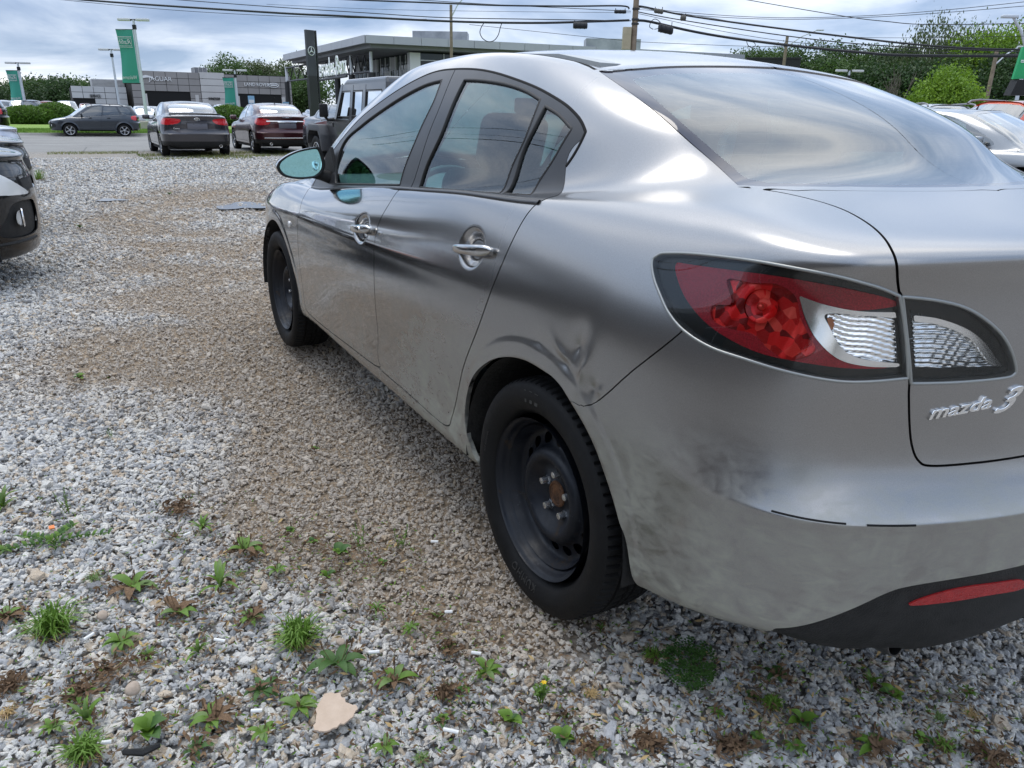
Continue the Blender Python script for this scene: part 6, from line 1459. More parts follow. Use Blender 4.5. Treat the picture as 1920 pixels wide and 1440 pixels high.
def tree(loc,H,W,m,label,seed,cat='tree',group=None,n=2600,ls=.22,droop=0,base=.25,gaps=.75,name='tree',bare=False,lobes=9):
    r=np.random.default_rng(seed); e_=empty(name,loc); tag(e_,label,cat,group)
    b=B(); tips=[]
    b.tube([(0,0,0),(r.normal(0,.1),r.normal(0,.1),H*.25),(r.normal(0,.2),r.normal(0,.2),H*.55),(0,0,H*.85)],[.035*H,.026*H,.016*H,.004*H],8)
    for k in range(lobes):
        a=r.uniform(0,2*PI); rr=W*.5*r.uniform(.25,.80); z0=H*r.uniform(.22,.5); z1=H*(base+(1-base)*r.uniform(.25,.88)); rr*=math.sqrt(max(.1,1-((z1/H-.55)/.60)**2))
        tip=Vector((rr*math.cos(a),rr*math.sin(a),z1)); tips.append((tip,W*r.uniform(.15,.30)))
        b.tube([(0,0,z0),tip*.5+Vector((0,0,z0*.35)),tip],[.013*H,.008*H,.003*H],5)
        if bare:
            for j in range(5): t2=tip+Vector(r.normal(0,W*.12,3)); b.tube([tip*.7+Vector((0,0,z0*.25)),t2],[.004*H,.001*H],4)
    b.build('trunk',BARK,e_,True)
    tips.append((Vector((0,0,H*.86)),W*.22)); tips.append((Vector((0,0,H*.62)),W*.34))
    if not bare:
        C=np.array([list(t[0]) for t in tips]); R_=np.array([t[1] for t in tips]); w_=R_**2; k=r.choice(len(tips),n,p=w_/w_.sum())
        u=r.normal(size=(n,3)); u/=np.linalg.norm(u,axis=1)[:,None]; rad=R_[k]*r.uniform(.35,1,n)**.5*(1+.15*np.sin(u[:,0]*7+k)*np.sin(u[:,2]*9))
        P=C[k]+u*rad[:,None]*np.array([1,1,.82])
        if droop: P[:,2]-=droop*r.uniform(0,1,n)**2*W*.30
        P[:,2]=np.maximum(P[:,2],H*base*.35+r.uniform(0,.5,n))
        q=8; nl=n*q; Pc=np.repeat(P,q,0)+r.normal(0,ls*.9,(nl,3))*np.array([1,1,1.0+droop*2.5])
        d=r.normal(size=(nl,3)); d/=np.linalg.norm(d,axis=1)[:,None]; e2=np.cross(d,r.normal(size=(nl,3))); e2/=np.linalg.norm(e2,axis=1)[:,None]
        if droop: d=d*.35+np.array([0,0,-1]); 
        s_=ls*r.uniform(.5,1.2,nl)[:,None]; V=np.stack([Pc-d*s_*.5,Pc+e2*s_*.28,Pc+d*s_*.5,Pc-e2*s_*.28],1).reshape(-1,3)
        i=np.arange(nl)*4; T=np.vstack([np.stack([i,i+1,i+2],1),np.stack([i,i+2,i+3],1)])
        me=np_mesh('crown',V,T); at_=me.attributes.new('tint','FLOAT','POINT'); at_.data.foreach_set('value',np.repeat(np.repeat(r.uniform(0,1,n)**3,q),4).astype(np.float32)); me.polygons.foreach_set('use_smooth',np.zeros(len(T),bool))
        link('crown',me,m,e_)
    return e_
def tat(px,pytop,D,W,m,label,seed,**k):
    p=at(px,pytop,D); return tree((p.x,p.y,0),p.z,W,m,label,seed,**k)
# left treeline
for i,(px,pt,D,W,m) in enumerate(((-12,188,150,14,LF_D),(22,177,160,15,LF_M),(52,169,165,14,LF_D),(82,168,160,13,LF_M),(112,163,158,13,LF_D),(135,166,165,14,LF_M),(175,163,180,10,LF_D))):
    tat(px,pt,D,W,m,'%s tree %s'%(('dark','mid green','dense dark','rounded mid green','tall dark','leafy','dark')[i],('at the far left edge','right of the first dark tree at the left','behind the leftmost banner post','between the banner post and the service wing','just left of the service wing wall','partly hidden by the service wing','top showing over the service wing roof')[i]),20+i,group='trees behind the dealership car park',n=1300,ls=.55,base=.12)
for i,(px,pt,D,W,m) in enumerate(((430,112,175,15,LF_M),(493,117,180,11,LF_W),(530,115,178,10,LF_W),(556,150,150,12,LF_M),(575,160,140,10,LF_M))):
    tat(px,pt,D,W,m,('broad green tree behind the roof of the pale showroom bay','sparse tree over the right-hand white letters of the grey showroom','thin tree at the right end of the grey showroom roof','bright green tree between the two showrooms','low green tree behind the pylon sign')[i],40+i,n=1300 if i==0 else 800,ls=.5,base=.2)
rt=[(1418,92,105,7,LF_M),(1470,90,110,9,LF_M),(1530,82,100,10,LF_M),(1585,88,100,9,LF_D),(1640,92,96,9,LF_M),(1700,96,92,8,LF_D),(1768,50,90,13,LF_W),(1850,68,88,12,LF_W),(1915,62,84,12,LF_Y),(1965,58,86,12,LF_W)]
rl=['small green tree top over the canopy end','tree behind the short wooden pole','tree right of the black building block','dark tree behind the twin-head lamp','tree above the bare branches','dark tree left of the tall willow','tall willow with drooping sprays, highest of the right-hand trees','second willow right of the tallest one','yellow green tree at the right edge','willow beyond the right edge']
for i,(px,pt,D,W,m) in enumerate(rt):
    tat(px,pt,D,W,m,rl[i],60+i,group='trees along the right skyline',n=2300 if i>5 else 1800,ls=.34,droop=.5 if m is LF_W else 0,base=.05,lobes=13)
for i,(px,pt,D,W,m) in enumerate(((1500,118,92,9,LF_D),(1560,122,90,9,LF_M),(1640,128,86,9,LF_D),(1730,120,84,9,LF_D),(1800,118,84,9,LF_M),(1880,112,80,9,LF_D),(1950,118,80,9,LF_M))):
    tat(px,pt,D,W,m,('low dark tree behind the black building','low tree under the twin-head lamp','low dark tree behind the bare branches','low dark tree left of the yellow green bush','low green tree right of the yellow green bush','low dark tree by the right-hand pole','low tree under the green sign')[i],80+i,group='lower trees on the right',n=1500,ls=.36,base=.0,lobes=12)
tat(1778,128,58,5.2,LF_Y,'bright yellow green bushy tree in front of the willows',99,n=1800,ls=.22,base=.05,lobes=12)
tat(1690,120,74,5.5,LF_D,'bare grey branches left of the yellow green tree',101,bare=True,lobes=16)
def bush(px,py,X,w,h,label,seed):
    p=at_x(px,py,X); r=np.random.default_rng(seed); e_=empty('clipped_bush',(X,p.y,.1)); tag(e_,label,'bush','clipped bushes on the lawn')
    n=9000; u=r.normal(size=(n,3)); u/=np.linalg.norm(u,axis=1)[:,None]; rad=r.uniform(.86,1.03,n)[:,None]; P=u*rad*np.array([w*.45,w/2,h*.55])+np.array([0,0,h*.45]); P[:,2]=np.maximum(P[:,2],.02)
    d=r.normal(size=(n,3))*.06; e2=r.normal(size=(n,3))*.035; V=np.stack([P-d,P+e2,P+d],1).reshape(-1,3); me=np_mesh('foliage',V,np.arange(n*3).reshape(-1,3)); at_=me.attributes.new('tint','FLOAT','POINT'); at_.data.foreach_set('value',np.repeat(r.uniform(0,1,n)**3,3).astype(np.float32)); me.polygons.foreach_set('use_smooth',np.zeros(n,bool)); link('foliage',me,LF_B,e_)
    b=B(); b.ball((0,0,h*.43),1,16,10,(w*.39,w*.43,h*.47)); b.build('woody_core',mat('bush_core',(.015,.025,.006),.9),e_,True)
bush(38,230,64,2.6,1.1,'left clipped bush behind the black SUV',1); bush(55,230,63,3.0,1.2,'large round clipped bush beside the black SUV',2); bush(87,232,63,1.7,1.0,'small round bush right of the large one',3); bush(107,228,64,2.6,1.45,'low bush partly hidden by the nose of the slate SUV',4); bush(430,228,62,3.0,1.5,'yellow green bush between the two parked sedans',5)

for i,(x_,y_,h_) in enumerate(TB): tree((x_,y_,0),h_,h_*.85,(LF_D,LF_M)[i%2],('green tree just past the end of the brick building','smaller tree further behind on the left')[i],140+i,group='trees behind the camera',n=1100,ls=.28,base=.08)

# ================= the gravel lot =================
DIRT=[]
for px,py,rx,ry,k in ((330,372,1.6,.9,.8),(440,360,1.5,.7,.7),(560,395,1.2,.8,.6),(250,415,1.5,.7,.75),(470,450,1.0,1.0,.6),(330,480,1.2,.8,.45),(560,500,.6,.8,.5),(330,545,.9,.7,.7),(480,565,.9,.5,.55),(300,640,.6,.7,.8),(440,650,.5,.5,.75),(560,690,.5,.6,.8),(230,690,.5,.4,.6),(640,760,.45,.45,.8),(700,870,.4,.45,1.0),(770,840,.3,.5,1.0),(830,940,.30,.40,1.1),(880,1050,.28,.30,1.0),(800,1030,.25,.3,.75),(620,880,.35,.3,.7),(740,960,.3,.3,.9),(940,1130,.25,.22,.9),(1020,1200,.22,.14,.8),(560,960,.3,.2,.5)):
    g=gp(px,py); DIRT.append((g.x,g.y,rx,ry,k))
def dirt_at(x,y):
    d=np.zeros_like(x)
    for a,b_,rx,ry,k in DIRT: d+=1.5*k*np.exp(-(((x-a)/rx)**2+((y-b_)/ry)**2))
    n=.5+.25*np.sin(x*5.1+1.7*np.sin(y*3.3))+.25*np.sin(y*6.7+2.1*np.sin(x*4.1)); n2=.5+.5*np.sin(x*19+3*np.sin(y*13))*np.sin(y*17+2*np.sin(x*11))
    return np.clip((d-.12)*(.35+1.1*n)*(.75+.45*n2),0,1)
def gmat():
    a=mat('gravel_bed',(.2,.18,.15),.95); t=NT(a); co=t.coords('Object'); at_=t.n('ShaderNodeAttribute'); at_.attribute_name='dirt'
    big=t.noise(co,.35,5,.6); n1=t.noise(co,45,4,.7); v=t.n('ShaderNodeTexVoronoi',Scale=38.0); t.l(co,v.inputs['Vector']); sc=t.n('ShaderNodeSeparateColor'); t.l(v.outputs['Color'],sc.inputs[0])
    v2=t.n('ShaderNodeTexVoronoi',Scale=95.0); t.l(co,v2.inputs['Vector']); sc2=t.n('ShaderNodeSeparateColor'); t.l(v2.outputs['Color'],sc2.inputs[0])
    st=t.ramp(sc.outputs[0],[(.0,(.18,.18,.18)),(.3,(.36,.365,.37)),(.55,(.54,.52,.48)),(.8,(.46,.38,.29)),(1,(.68,.66,.62))])
    st=t.mix(.45,st,t.ramp(sc2.outputs[0],[(0,(.22,.21,.19)),(.5,(.45,.43,.40)),(1,(.62,.60,.56))])); edge=t.ramp(v.outputs['Distance'],[(.25,1.0),(.65,.42)]); st=t.mix(1.0,st,edge,'MULTIPLY')
    br=t.ramp(n1,[(.3,(.17,.125,.08)),(.55,(.28,.21,.14)),(.75,(.42,.34,.25))]); gr=t.mix(.30,st,br)
    fac=t.math('MULTIPLY',at_.outputs['Fac'],t.ramp(n1,[(.3,.65),(.6,1)]),True); c=t.mix(fac,st,br); c=t.mix(t.ramp(big,[(.4,0),(.65,.28)]),c,br)
    t.l(c,t.b.inputs['Base Color']); bp=t.bump(v.outputs['Distance'],.9,.012); bp=t.bump(v2.outputs['Distance'],.5,.005,bp); t.l(bp,t.b.inputs['Normal']); return a
def ground_patch():
    xs=np.concatenate([np.linspace(-60,-5,12),np.linspace(-4.5,8,180),np.linspace(8.2,26.5,110)]); ys=np.concatenate([np.linspace(-200,-12,25),np.linspace(-11.5,6,230),np.linspace(6.5,120,25)])
    X,Y=np.meshgrid(xs,ys); D=dirt_at(X,Y)
    Z=.006*np.sin(X*2.1+np.sin(Y*1.7))+.006*np.sin(Y*2.9+1.3*np.sin(X*1.1)); Z=Z*(np.abs(Y)<9)*(X>-4)*(X<24)-.010*D*(X<24)
    Z-=.02; Z+=.028*np.clip((X-23.6)/1.2,0,1)
    r,c=X.shape; i=np.arange(r*c).reshape(r,c); a,b_,d,e=i[:-1,:-1].ravel(),i[:-1,1:].ravel(),i[1:,1:].ravel(),i[1:,:-1].ravel()
    V=np.stack([X,Y,Z],-1).reshape(-1,3); T=np.vstack([np.stack([a,b_,d],1),np.stack([a,d,e],1)]); me=np_mesh('gravel_lot',V,T); at_=me.attributes.new('dirt','FLOAT','POINT'); at_.data.foreach_set('value',D.ravel().astype(np.float32))
    o=link('gravel_lot',me,gmat()); tag(o,kind='structure'); return o
ground_patch()
def stone_mat():
    a=mat('crushed_stone',(.3,.3,.3),.85); t=NT(a); at1=t.n('ShaderNodeAttribute'); at1.attribute_name='tint'; at1.attribute_type='INSTANCER'; at2=t.n('ShaderNodeAttribute'); at2.attribute_name='dirt'; at2.attribute_type='INSTANCER'
    c=t.ramp(at1.outputs['Fac'],[(.0,(.19,.19,.20)),(.12,(.34,.35,.36)),(.28,(.52,.525,.535)),(.44,(.66,.65,.625)),(.60,(.78,.755,.70)),(.76,(.84,.81,.74)),(.87,(.66,.54,.40)),(.95,(.50,.385,.27)),(1,(.88,.86,.81))])
    co=t.coords('Object'); n_=t.noise(co,3.2,5,.7,.6); c=t.mix(t.ramp(n_,[(.35,.0),(.7,.55)]),c,t.mix(.5,c,(.74,.72,.69))); sp=t.noise(co,16,2); c=t.mix(t.ramp(sp,[(.62,0),(.72,.4)]),c,(.10,.10,.10))
    br=t.ramp(n_,[(.3,(.34,.245,.155)),(.7,(.58,.45,.31))]); c=t.mix(t.math('MULTIPLY',at2.outputs['Fac'],.55,True),c,br); t.l(c,t.b.inputs['Base Color']); t.l(t.bump(t.noise(co,7,4,.7),.5,.08),t.b.inputs['Normal']); return a
def stones():
    P=[];S_=[];K=[]
    r=rng; cx,cy=CAM_C.x,CAM_C.y
    def ring(r0,r1,dens,size,ang=64):
        n=int(PI*(r1*r1-r0*r0)*dens*2*ang/360); rad=np.sqrt(r.uniform(r0*r0,r1*r1,n)); th=math.atan2(FH.y,FH.x)+np.radians(r.uniform(-ang,ang,n)); x=cx+rad*np.cos(th); y=cy+rad*np.sin(th)
        P.append(np.stack([x,y],1)); S_.append(size*np.exp(r.normal(0,.36,n)))
    ring(.9,4.2,6500,.0092,72); ring(4.2,7,2200,.011,55); ring(.0,.9,3800,.0165,180); ring(.9,3.3,5600,.0145,75); ring(3.3,6,3800,.0165,62); ring(6,10,2000,.020,55); ring(10,16,800,.026,50); ring(16,23.5,300,.034,48)
    P=np.vstack(P); s=np.concatenate(S_); d=dirt_at(P[:,0],P[:,1])
    keep=(P[:,0]<24.9+.3*np.sin(P[:,1]*1.3))&(r.uniform(0,1,len(P))>d*.10)&~((np.abs(P[:,1])<.45)&(P[:,0]>-.3)&(P[:,0]<3.0)); P,s,d=P[keep],s[keep],d[keep]; n=len(P)
    s*=np.where(r.uniform(0,1,n)<d*.9,.66,1.0); s=np.clip(s,.006,.050); s[r.uniform(0,1,n)<.012]*=1.5
    z=-.010+s*r.uniform(-.10,.24,n)-.010*d+.006*np.sin(P[:,0]*2.1+np.sin(P[:,1]*1.7))+.006*np.sin(P[:,1]*2.9+1.3*np.sin(P[:,0]*1.1)); z=np.where(np.hypot(P[:,0]-0,P[:,1]-.757)<.13,np.minimum(z,-.002),z)
    me=bpy.data.meshes.new('gravel_stones'); me.vertices.add(n); me.vertices.foreach_set('co',np.column_stack([P,z]).astype(np.float32).ravel())
    big=np.clip(.5+.30*np.sin(P[:,0]*.9+2*np.sin(P[:,1]*.7)),0,1)
    tint=r.uniform(0,1,n)
    for nm,ty,v in (('rot','FLOAT_VECTOR',np.column_stack([r.normal(0,.45,n),r.normal(0,.45,n),r.uniform(0,2*PI,n)])),('scl','FLOAT_VECTOR',s[:,None]*np.column_stack([r.uniform(.8,1.45,n),r.uniform(.7,1.15,n),r.uniform(.42,.75,n)])),('tint','FLOAT',tint),('dirt','FLOAT',d)):
        at_=me.attributes.new(nm,ty,'POINT'); at_.data.foreach_set('vector' if ty=='FLOAT_VECTOR' else 'value',np.asarray(v,np.float32).ravel())
    o=bpy.data.objects.new('gravel_stones',me); col.objects.link(o); tag(o,kind='stuff')
    ng=bpy.data.node_groups.new('scatter_stones','GeometryNodeTree'); ng.interface.new_socket('Geometry',in_out='INPUT',socket_type='NodeSocketGeometry'); ng.interface.new_socket('Geometry',in_out='OUTPUT',socket_type='NodeSocketGeometry')
    A=ng.nodes.new; Lk=ng.links.new; gi=A('NodeGroupInput'); go=A('NodeGroupOutput'); jn=A('GeometryNodeJoinGeometry')
    for k in range(9):
        ic=A('GeometryNodeMeshIcoSphere'); ic.inputs['Radius'].default_value=.5; ic.inputs['Subdivisions'].default_value=2
        sp=A('GeometryNodeSetPosition'); po=A('GeometryNodeInputPosition'); ad=A('ShaderNodeVectorMath'); ad.operation='ADD'; ad.inputs[1].default_value=(k*3.7,k*1.9,-k*2.3); Lk(po.outputs[0],ad.inputs[0])
        vo=A('ShaderNodeTexVoronoi'); vo.feature='F1'; vo.inputs['Scale'].default_value=1.25; Lk(ad.outputs[0],vo.inputs['Vector'])
        sb=A('ShaderNodeMath'); sb.operation='SUBTRACT'; sb.inputs[1].default_value=.42; Lk(vo.outputs['Distance'],sb.inputs[0])
        sc=A('ShaderNodeVectorMath'); sc.operation='SCALE'; Lk(po.outputs[0],sc.inputs[0]); mu=A('ShaderNodeMath'); mu.operation='MULTIPLY'; mu.inputs[1].default_value=-1.7; Lk(sb.outputs[0],mu.inputs[0]); Lk(mu.outputs[0],sc.inputs['Scale'])
        Lk(ic.outputs['Mesh'],sp.inputs['Geometry']); Lk(sc.outputs[0],sp.inputs['Offset'])
        sm=A('GeometryNodeSetMaterial'); sm.inputs['Material'].default_value=stone_mat(); Lk(sp.outputs[0],sm.inputs[0]); ti=A('GeometryNodeGeometryToInstance'); Lk(sm.outputs[0],ti.inputs[0]); Lk(ti.outputs[0],jn.inputs[0])
    ip=A('GeometryNodeInstanceOnPoints'); ip.inputs['Pick Instance'].default_value=True; Lk(gi.outputs[0],ip.inputs['Points']); Lk(jn.outputs[0],ip.inputs['Instance'])
    def na(n_,t_='FLOAT_VECTOR'): a=A('GeometryNodeInputNamedAttribute'); a.data_type=t_; a.inputs[0].default_value=n_; return a.outputs['Attribute']
    er=A('FunctionNodeEulerToRotation'); Lk(na('rot'),er.inputs[0]); Lk(er.outputs[0],ip.inputs['Rotation']); Lk(na('scl'),ip.inputs['Scale']); Lk(ip.outputs[0],go.inputs[0])
    md=o.modifiers.new('scatter','NODES'); md.node_group=ng; return n
print('stones',stones())
# puddles lie in the dirt hollows
WATER=mat('puddle_water',(.14,.115,.085),.08,0,0,spec=.8)
def puddle(px,py,rx,ry,label,seed):
    c=gp(px,py); r=np.random.default_rng(seed); V=[(c.x,c.y,.004)]; n=36
    for k in range(n):
        t=k*2*PI/n; q=1+.22*math.sin(3*t+seed)+.12*math.sin(5*t+2*seed); V.append((c.x+FH.x*ry*q*math.sin(t)+RH.x*rx*q*math.cos(t),c.y+FH.y*ry*q*math.sin(t)+RH.y*rx*q*math.cos(t),.004))
    o=pydata('puddle',V,[(0,1+k,1+(k+1)%n) for k in range(n)],WATER); tag(o,label,'puddle'); return o
puddle(208,375,.20,.16,'small grey puddle in the brown patch on the left',1); puddle(458,386,.34,.40,'larger puddle beside our front fender',2)
# grass along the road edge, under the parked cars
V,T=grass_mesh(9000,20.8,24.6,-6.3,-.2,-.01,.09,5,.006); 
k=(np.sin(V[::3,1]*2.3+1)+np.sin(V[::3,0]*3.1+V[::3,1]*1.1)>-.1); V=V.reshape(-1,3,3)[k].reshape(-1,3); T=np.arange(len(V)).reshape(-1,3)
WGM=noisy('verge_grass',(.13,.19,.035),(.30,.28,.10),1.6,.8); me=np_mesh('verge_grass',V,T); o=link('verge_grass',me,WGM); tag(o,kind='stuff')
V,T=grass_mesh(1600,24.0,25.0,-.3,2.0,-.01,.06,6,.006); me=np_mesh('verge_grass',V,T); o=link('verge_grass',me,WGM); tag(o,kind='stuff')
# ----- weeds -----
WG1=leafmat('weed_green',(.11,.21,.025),(.18,.32,.04),(.26,.36,.07)); WG2=leafmat('weed_dark_green',(.055,.13,.028),(.09,.18,.04)); WBR=noisy('withered_brown',(.09,.052,.028),(.21,.13,.07),18,.9); WST=noisy('straw',(.36,.24,.10),(.50,.36,.17),20,.9); WPL=leafmat('weed_pale',(.15,.24,.07),(.22,.32,.10),(.28,.33,.12)); YEL=mat('yellow_petal',(.75,.50,.02),.6)
def leaf_mesh(w,l,curl,tw=0,name='leaf',toothed=False):
    n=7; V=[]; 
    for i in range(n+1):
        t=i/n; ww=w*.5*(math.sin(PI*min(1,t**.85*.97+.03))**.75)*(1+.25*(i%2) if toothed else 1); z=math.sin(t*PI*.5)*l*.45-curl*l*t*t; x=l*(t*.9); V+=[(x,-ww,z+ww*.35),(x,0,z),(x,ww,z+ww*.35)]
    F_=[]
    for i in range(n):
        a=i*3; F_+=[(a,a+1,a+4,a+3),(a+1,a+2,a+5,a+4)]
    me=bpy.data.meshes.new(name); me.from_pydata(V,[],F_); me.update(); me.polygons.foreach_set('use_smooth',[True]*len(me.polygons)); return me
LM={}
def lm(key,*a,**k):
    if key not in LM: LM[key]=leaf_mesh(*a,**k)
    return LM[key]
def put(name,me,m,root,rz,pitch,s,loc=(0,0,.003)):
    o=bpy.data.objects.new(name,me); col.objects.link(o); o.parent=root; o.location=loc; o.rotation_euler=(0,-pitch,rz); o.scale=(s,s,s)
    if not len(me.materials): me.materials.append(m)
    o.material_slots[0].link='OBJECT'; o.material_slots[0].material=m; return o
def strands(root,name,n,h,spread,m,r,w=.0016,up=.6):
    V=[];T=[]
    for k in range(n):
        a=r.uniform(0,2*PI); e=r.uniform(.15,1)*spread; hh=h*r.uniform(.35,1.1); bx,by=r.normal(0,spread*.16,2); d=a+PI/2
        pts=[(bx,by,0),(bx+math.cos(a)*e*.45,by+math.sin(a)*e*.45,hh*.8*up),(bx+math.cos(a)*e,by+math.sin(a)*e,hh*up*r.uniform(.4,1.0))]
        i=len(V)
        for j,p in enumerate(pts[:2]): V+=[(p[0]-math.cos(d)*w*(1-j*.2),p[1]-math.sin(d)*w*(1-j*.2),p[2]+.002),(p[0]+math.cos(d)*w*(1-j*.2),p[1]+math.sin(d)*w*(1-j*.2),p[2]+.002)]
        V.append((pts[2][0],pts[2][1],pts[2][2]+.002)); T+=[(i,i+1,i+3),(i,i+3,i+2),(i+2,i+3,i+4)]
    me=np_mesh(name,np.array(V),np.array(T)); me.polygons.foreach_set('use_smooth',np.zeros(len(T),bool)); return link(name,me,m,root)
def crumble(root,n,R_,m,r,name='dead_leaves'):
    V=[];T=[]
    for k in range(n):
        a=r.uniform(0,2*PI); q=R_*r.uniform(0,1)**.8; c=np.array([q*math.cos(a),q*math.sin(a)*.7,r.uniform(.002,.018)]); d=r.normal(size=3); d[2]*=.35; d/=np.linalg.norm(d); e=np.cross(d,r.normal(size=3)); e/=np.linalg.norm(e); l=r.uniform(.004,.015); i=len(V)
        V+=[c-d*l,c+e*l*.35,c+d*l,c-e*l*.35]; T+=[(i,i+1,i+2),(i,i+2,i+3)]
    me=np_mesh(name,np.array(V),np.array(T)); me.polygons.foreach_set('use_smooth',np.zeros(len(T),bool)); return link(name,me,m,root)
def weed(px,py,size,typ,label,seed):
    r=np.random.default_rng(seed); c=gp(px,py); dist=(c-CAM_C).length; R_=size/2*dist/FPX*.95     # real radius from its size in view
    nm={'P':'plantain_weed','B':'plantain_weed','G':'grass_tuft','L':'ribwort_weed','D':'withered_weed','S':'straw_tuft','U':'sprig_weed','C':'clover_patch','F':'flowering_weed','M':'withered_weed','K':'broadleaf_weed','R':'creeping_weed'}[typ]
    e_=empty(nm,(c.x,c.y,.004),r.uniform(0,6)); cat={'G':'grass tuft','S':'dry tuft','C':'clover'}.get(typ,'weed'); tag(e_,label,cat,'weeds growing through the gravel')
    if typ in 'PBM':
        n=int(r.integers(7,11)); ga=r.uniform(0,6)
        for k in range(n):
            a=ga+k*2.4+r.normal(0,.2); L_=R_*r.uniform(.75,1.1); put('leaf',lm(('p',k%3),.34,1,(.28,.42,.36)[k%3]),(WBR if typ=='M' and k%3==0 else (WG1 if k%4 else WPL) if typ!='B' else WG2),e_,a,r.uniform(-.28,.22),L_)
        if typ!='P': crumble(e_,int(35 if typ=='B' else 80),R_*1.25,WBR,r)
        for k in range(2 if typ=='P' else 3):
            b=B(); x,y=r.normal(0,R_*.25,2); h=R_*r.uniform(.6,1.0); b.tube([(x*.3,y*.3,0),(x,y,h*.7)],.0008,4).tube([(x,y,h*.7),(x*1.1,y*1.1,h)],.0022,5); b.build('seed_stalk',WBR,e_)
    elif typ=='K':
        for k in range(int(r.integers(6,9))): put('leaf',lm(('k',k%2),.62,1,(.25,.4)[k%2]),WG1 if k%3 else WG2,e_,k*2.4+r.normal(0,.3),r.uniform(.0,.6),R_*r.uniform(.6,1.0))
        crumble(e_,16,R_*1.1,WBR,r)
    elif typ=='L':
        for k in range(int(r.integers(10,14))): put('leaf',lm(('l',k%3),.17,1,(.15,.35,.5)[k%3]),WG1 if k%3 else WPL,e_,k*2.4+r.normal(0,.3),r.uniform(.05,.9),R_*r.uniform(.7,1.15))
        crumble(e_,14,R_*1.0,WBR,r)
    elif typ=='G':
        strands(e_,'blades',int(90+size),R_*1.1,R_*1.05,WG1,r,.0022,.75); strands(e_,'dry_blades',25,R_*.7,R_,WST,r,.0013,.4); crumble(e_,60,R_*.7,WBR,r)
    elif typ=='D': crumble(e_,int(170),R_*1.1,WBR,r); strands(e_,'dry_stalks',22,R_*.6,R_,WBR,r,.0014,.5)
    elif typ=='S': strands(e_,'dry_blades',90,R_*.7,R_*.95,WST if seed%2 else WPL,r,.0010,.6)
    elif typ=='U':
        for k in range(3):
            x,y=r.normal(0,R_*.35,2); h=R_*r.uniform(1.1,1.9); b=B(); b.tube([(x*.3,y*.3,0),(x*.8,y*.8,h*.6),(x,y,h)],.0011,4); b.build('stem',WPL,e_)
            for j in range(7): t=.15+.85*j/7; put('leaf',lm(('u',j%2),.38,1,.2),WG1,e_,j*2.2,r.uniform(.1,.7),R_*.30*(1.2-t*.6),(x*t,y*t,h*t))
    elif typ=='F':
        for k in range(4):
            x,y=r.normal(0,R_*.4,2); h=R_*r.uniform(.8,1.5); b=B(); b.tube([(x*.3,y*.3,0),(x,y,h)],.0014,4); b.build('stem',WG1,e_)
            for j in range(7): t=.2+.8*j/7; put('leaf',lm(('f',j%2),.6,1,.2),WG1 if j%2 else WPL,e_,j*2.3,r.uniform(.0,.6),R_*.42*(1.2-t*.5),(x*t,y*t,h*t))
        for k in range(6): put('petal',lm('pt',.5,1,.2),YEL,e_,k*1.05,.2,.009,(x,y,h+.004))
    elif typ=='C':
        n=260; 
        V=[];T=[]
        for k in range(n):
            a=r.uniform(0,2*PI); q=R_*math.sqrt(r.uniform(0,1)); cx_,cy_=q*math.cos(a),q*math.sin(a)*.75; z=r.uniform(.004,.030); s0=r.uniform(0,6)
            for j in range(3):
                t=s0+j*2.1; i=len(V); l=.0075; V+=[(cx_,cy_,z),(cx_+l*math.cos(t-.5),cy_+l*math.sin(t-.5),z+.002),(cx_+l*1.2*math.cos(t),cy_+l*1.2*math.sin(t),z+.001),(cx_+l*math.cos(t+.5),cy_+l*math.sin(t+.5),z+.002)]; T+=[(i,i+1,i+2),(i,i+2,i+3)]
        me=np_mesh('leaflets',np.array(V),np.array(T)); me.polygons.foreach_set('use_smooth',np.zeros(len(T),bool)); link('leaflets',me,WG2,e_)
    elif typ=='R':
        for k in range(5):
            a=k*1.25+r.normal(0,.2); L_=R_*r.uniform(.7,1.1); b=B(); p1=Vector((math.cos(a)*L_,math.sin(a)*L_*.55,.02)); b.tube([(0,0,.005),p1*.5+Vector((0,0,.012)),p1],.0012,4); b.build('stem',WG2,e_)
            for j in range(14): t=(j+1)/14; put('leaf',lm(('r',j%2),.42,1,.2),WG2 if j%3 else WG1,e_,a+(1.0 if j%2 else -1.0),r.uniform(.1,.6),R_*.20,(p1.x*t,p1.y*t,.012))
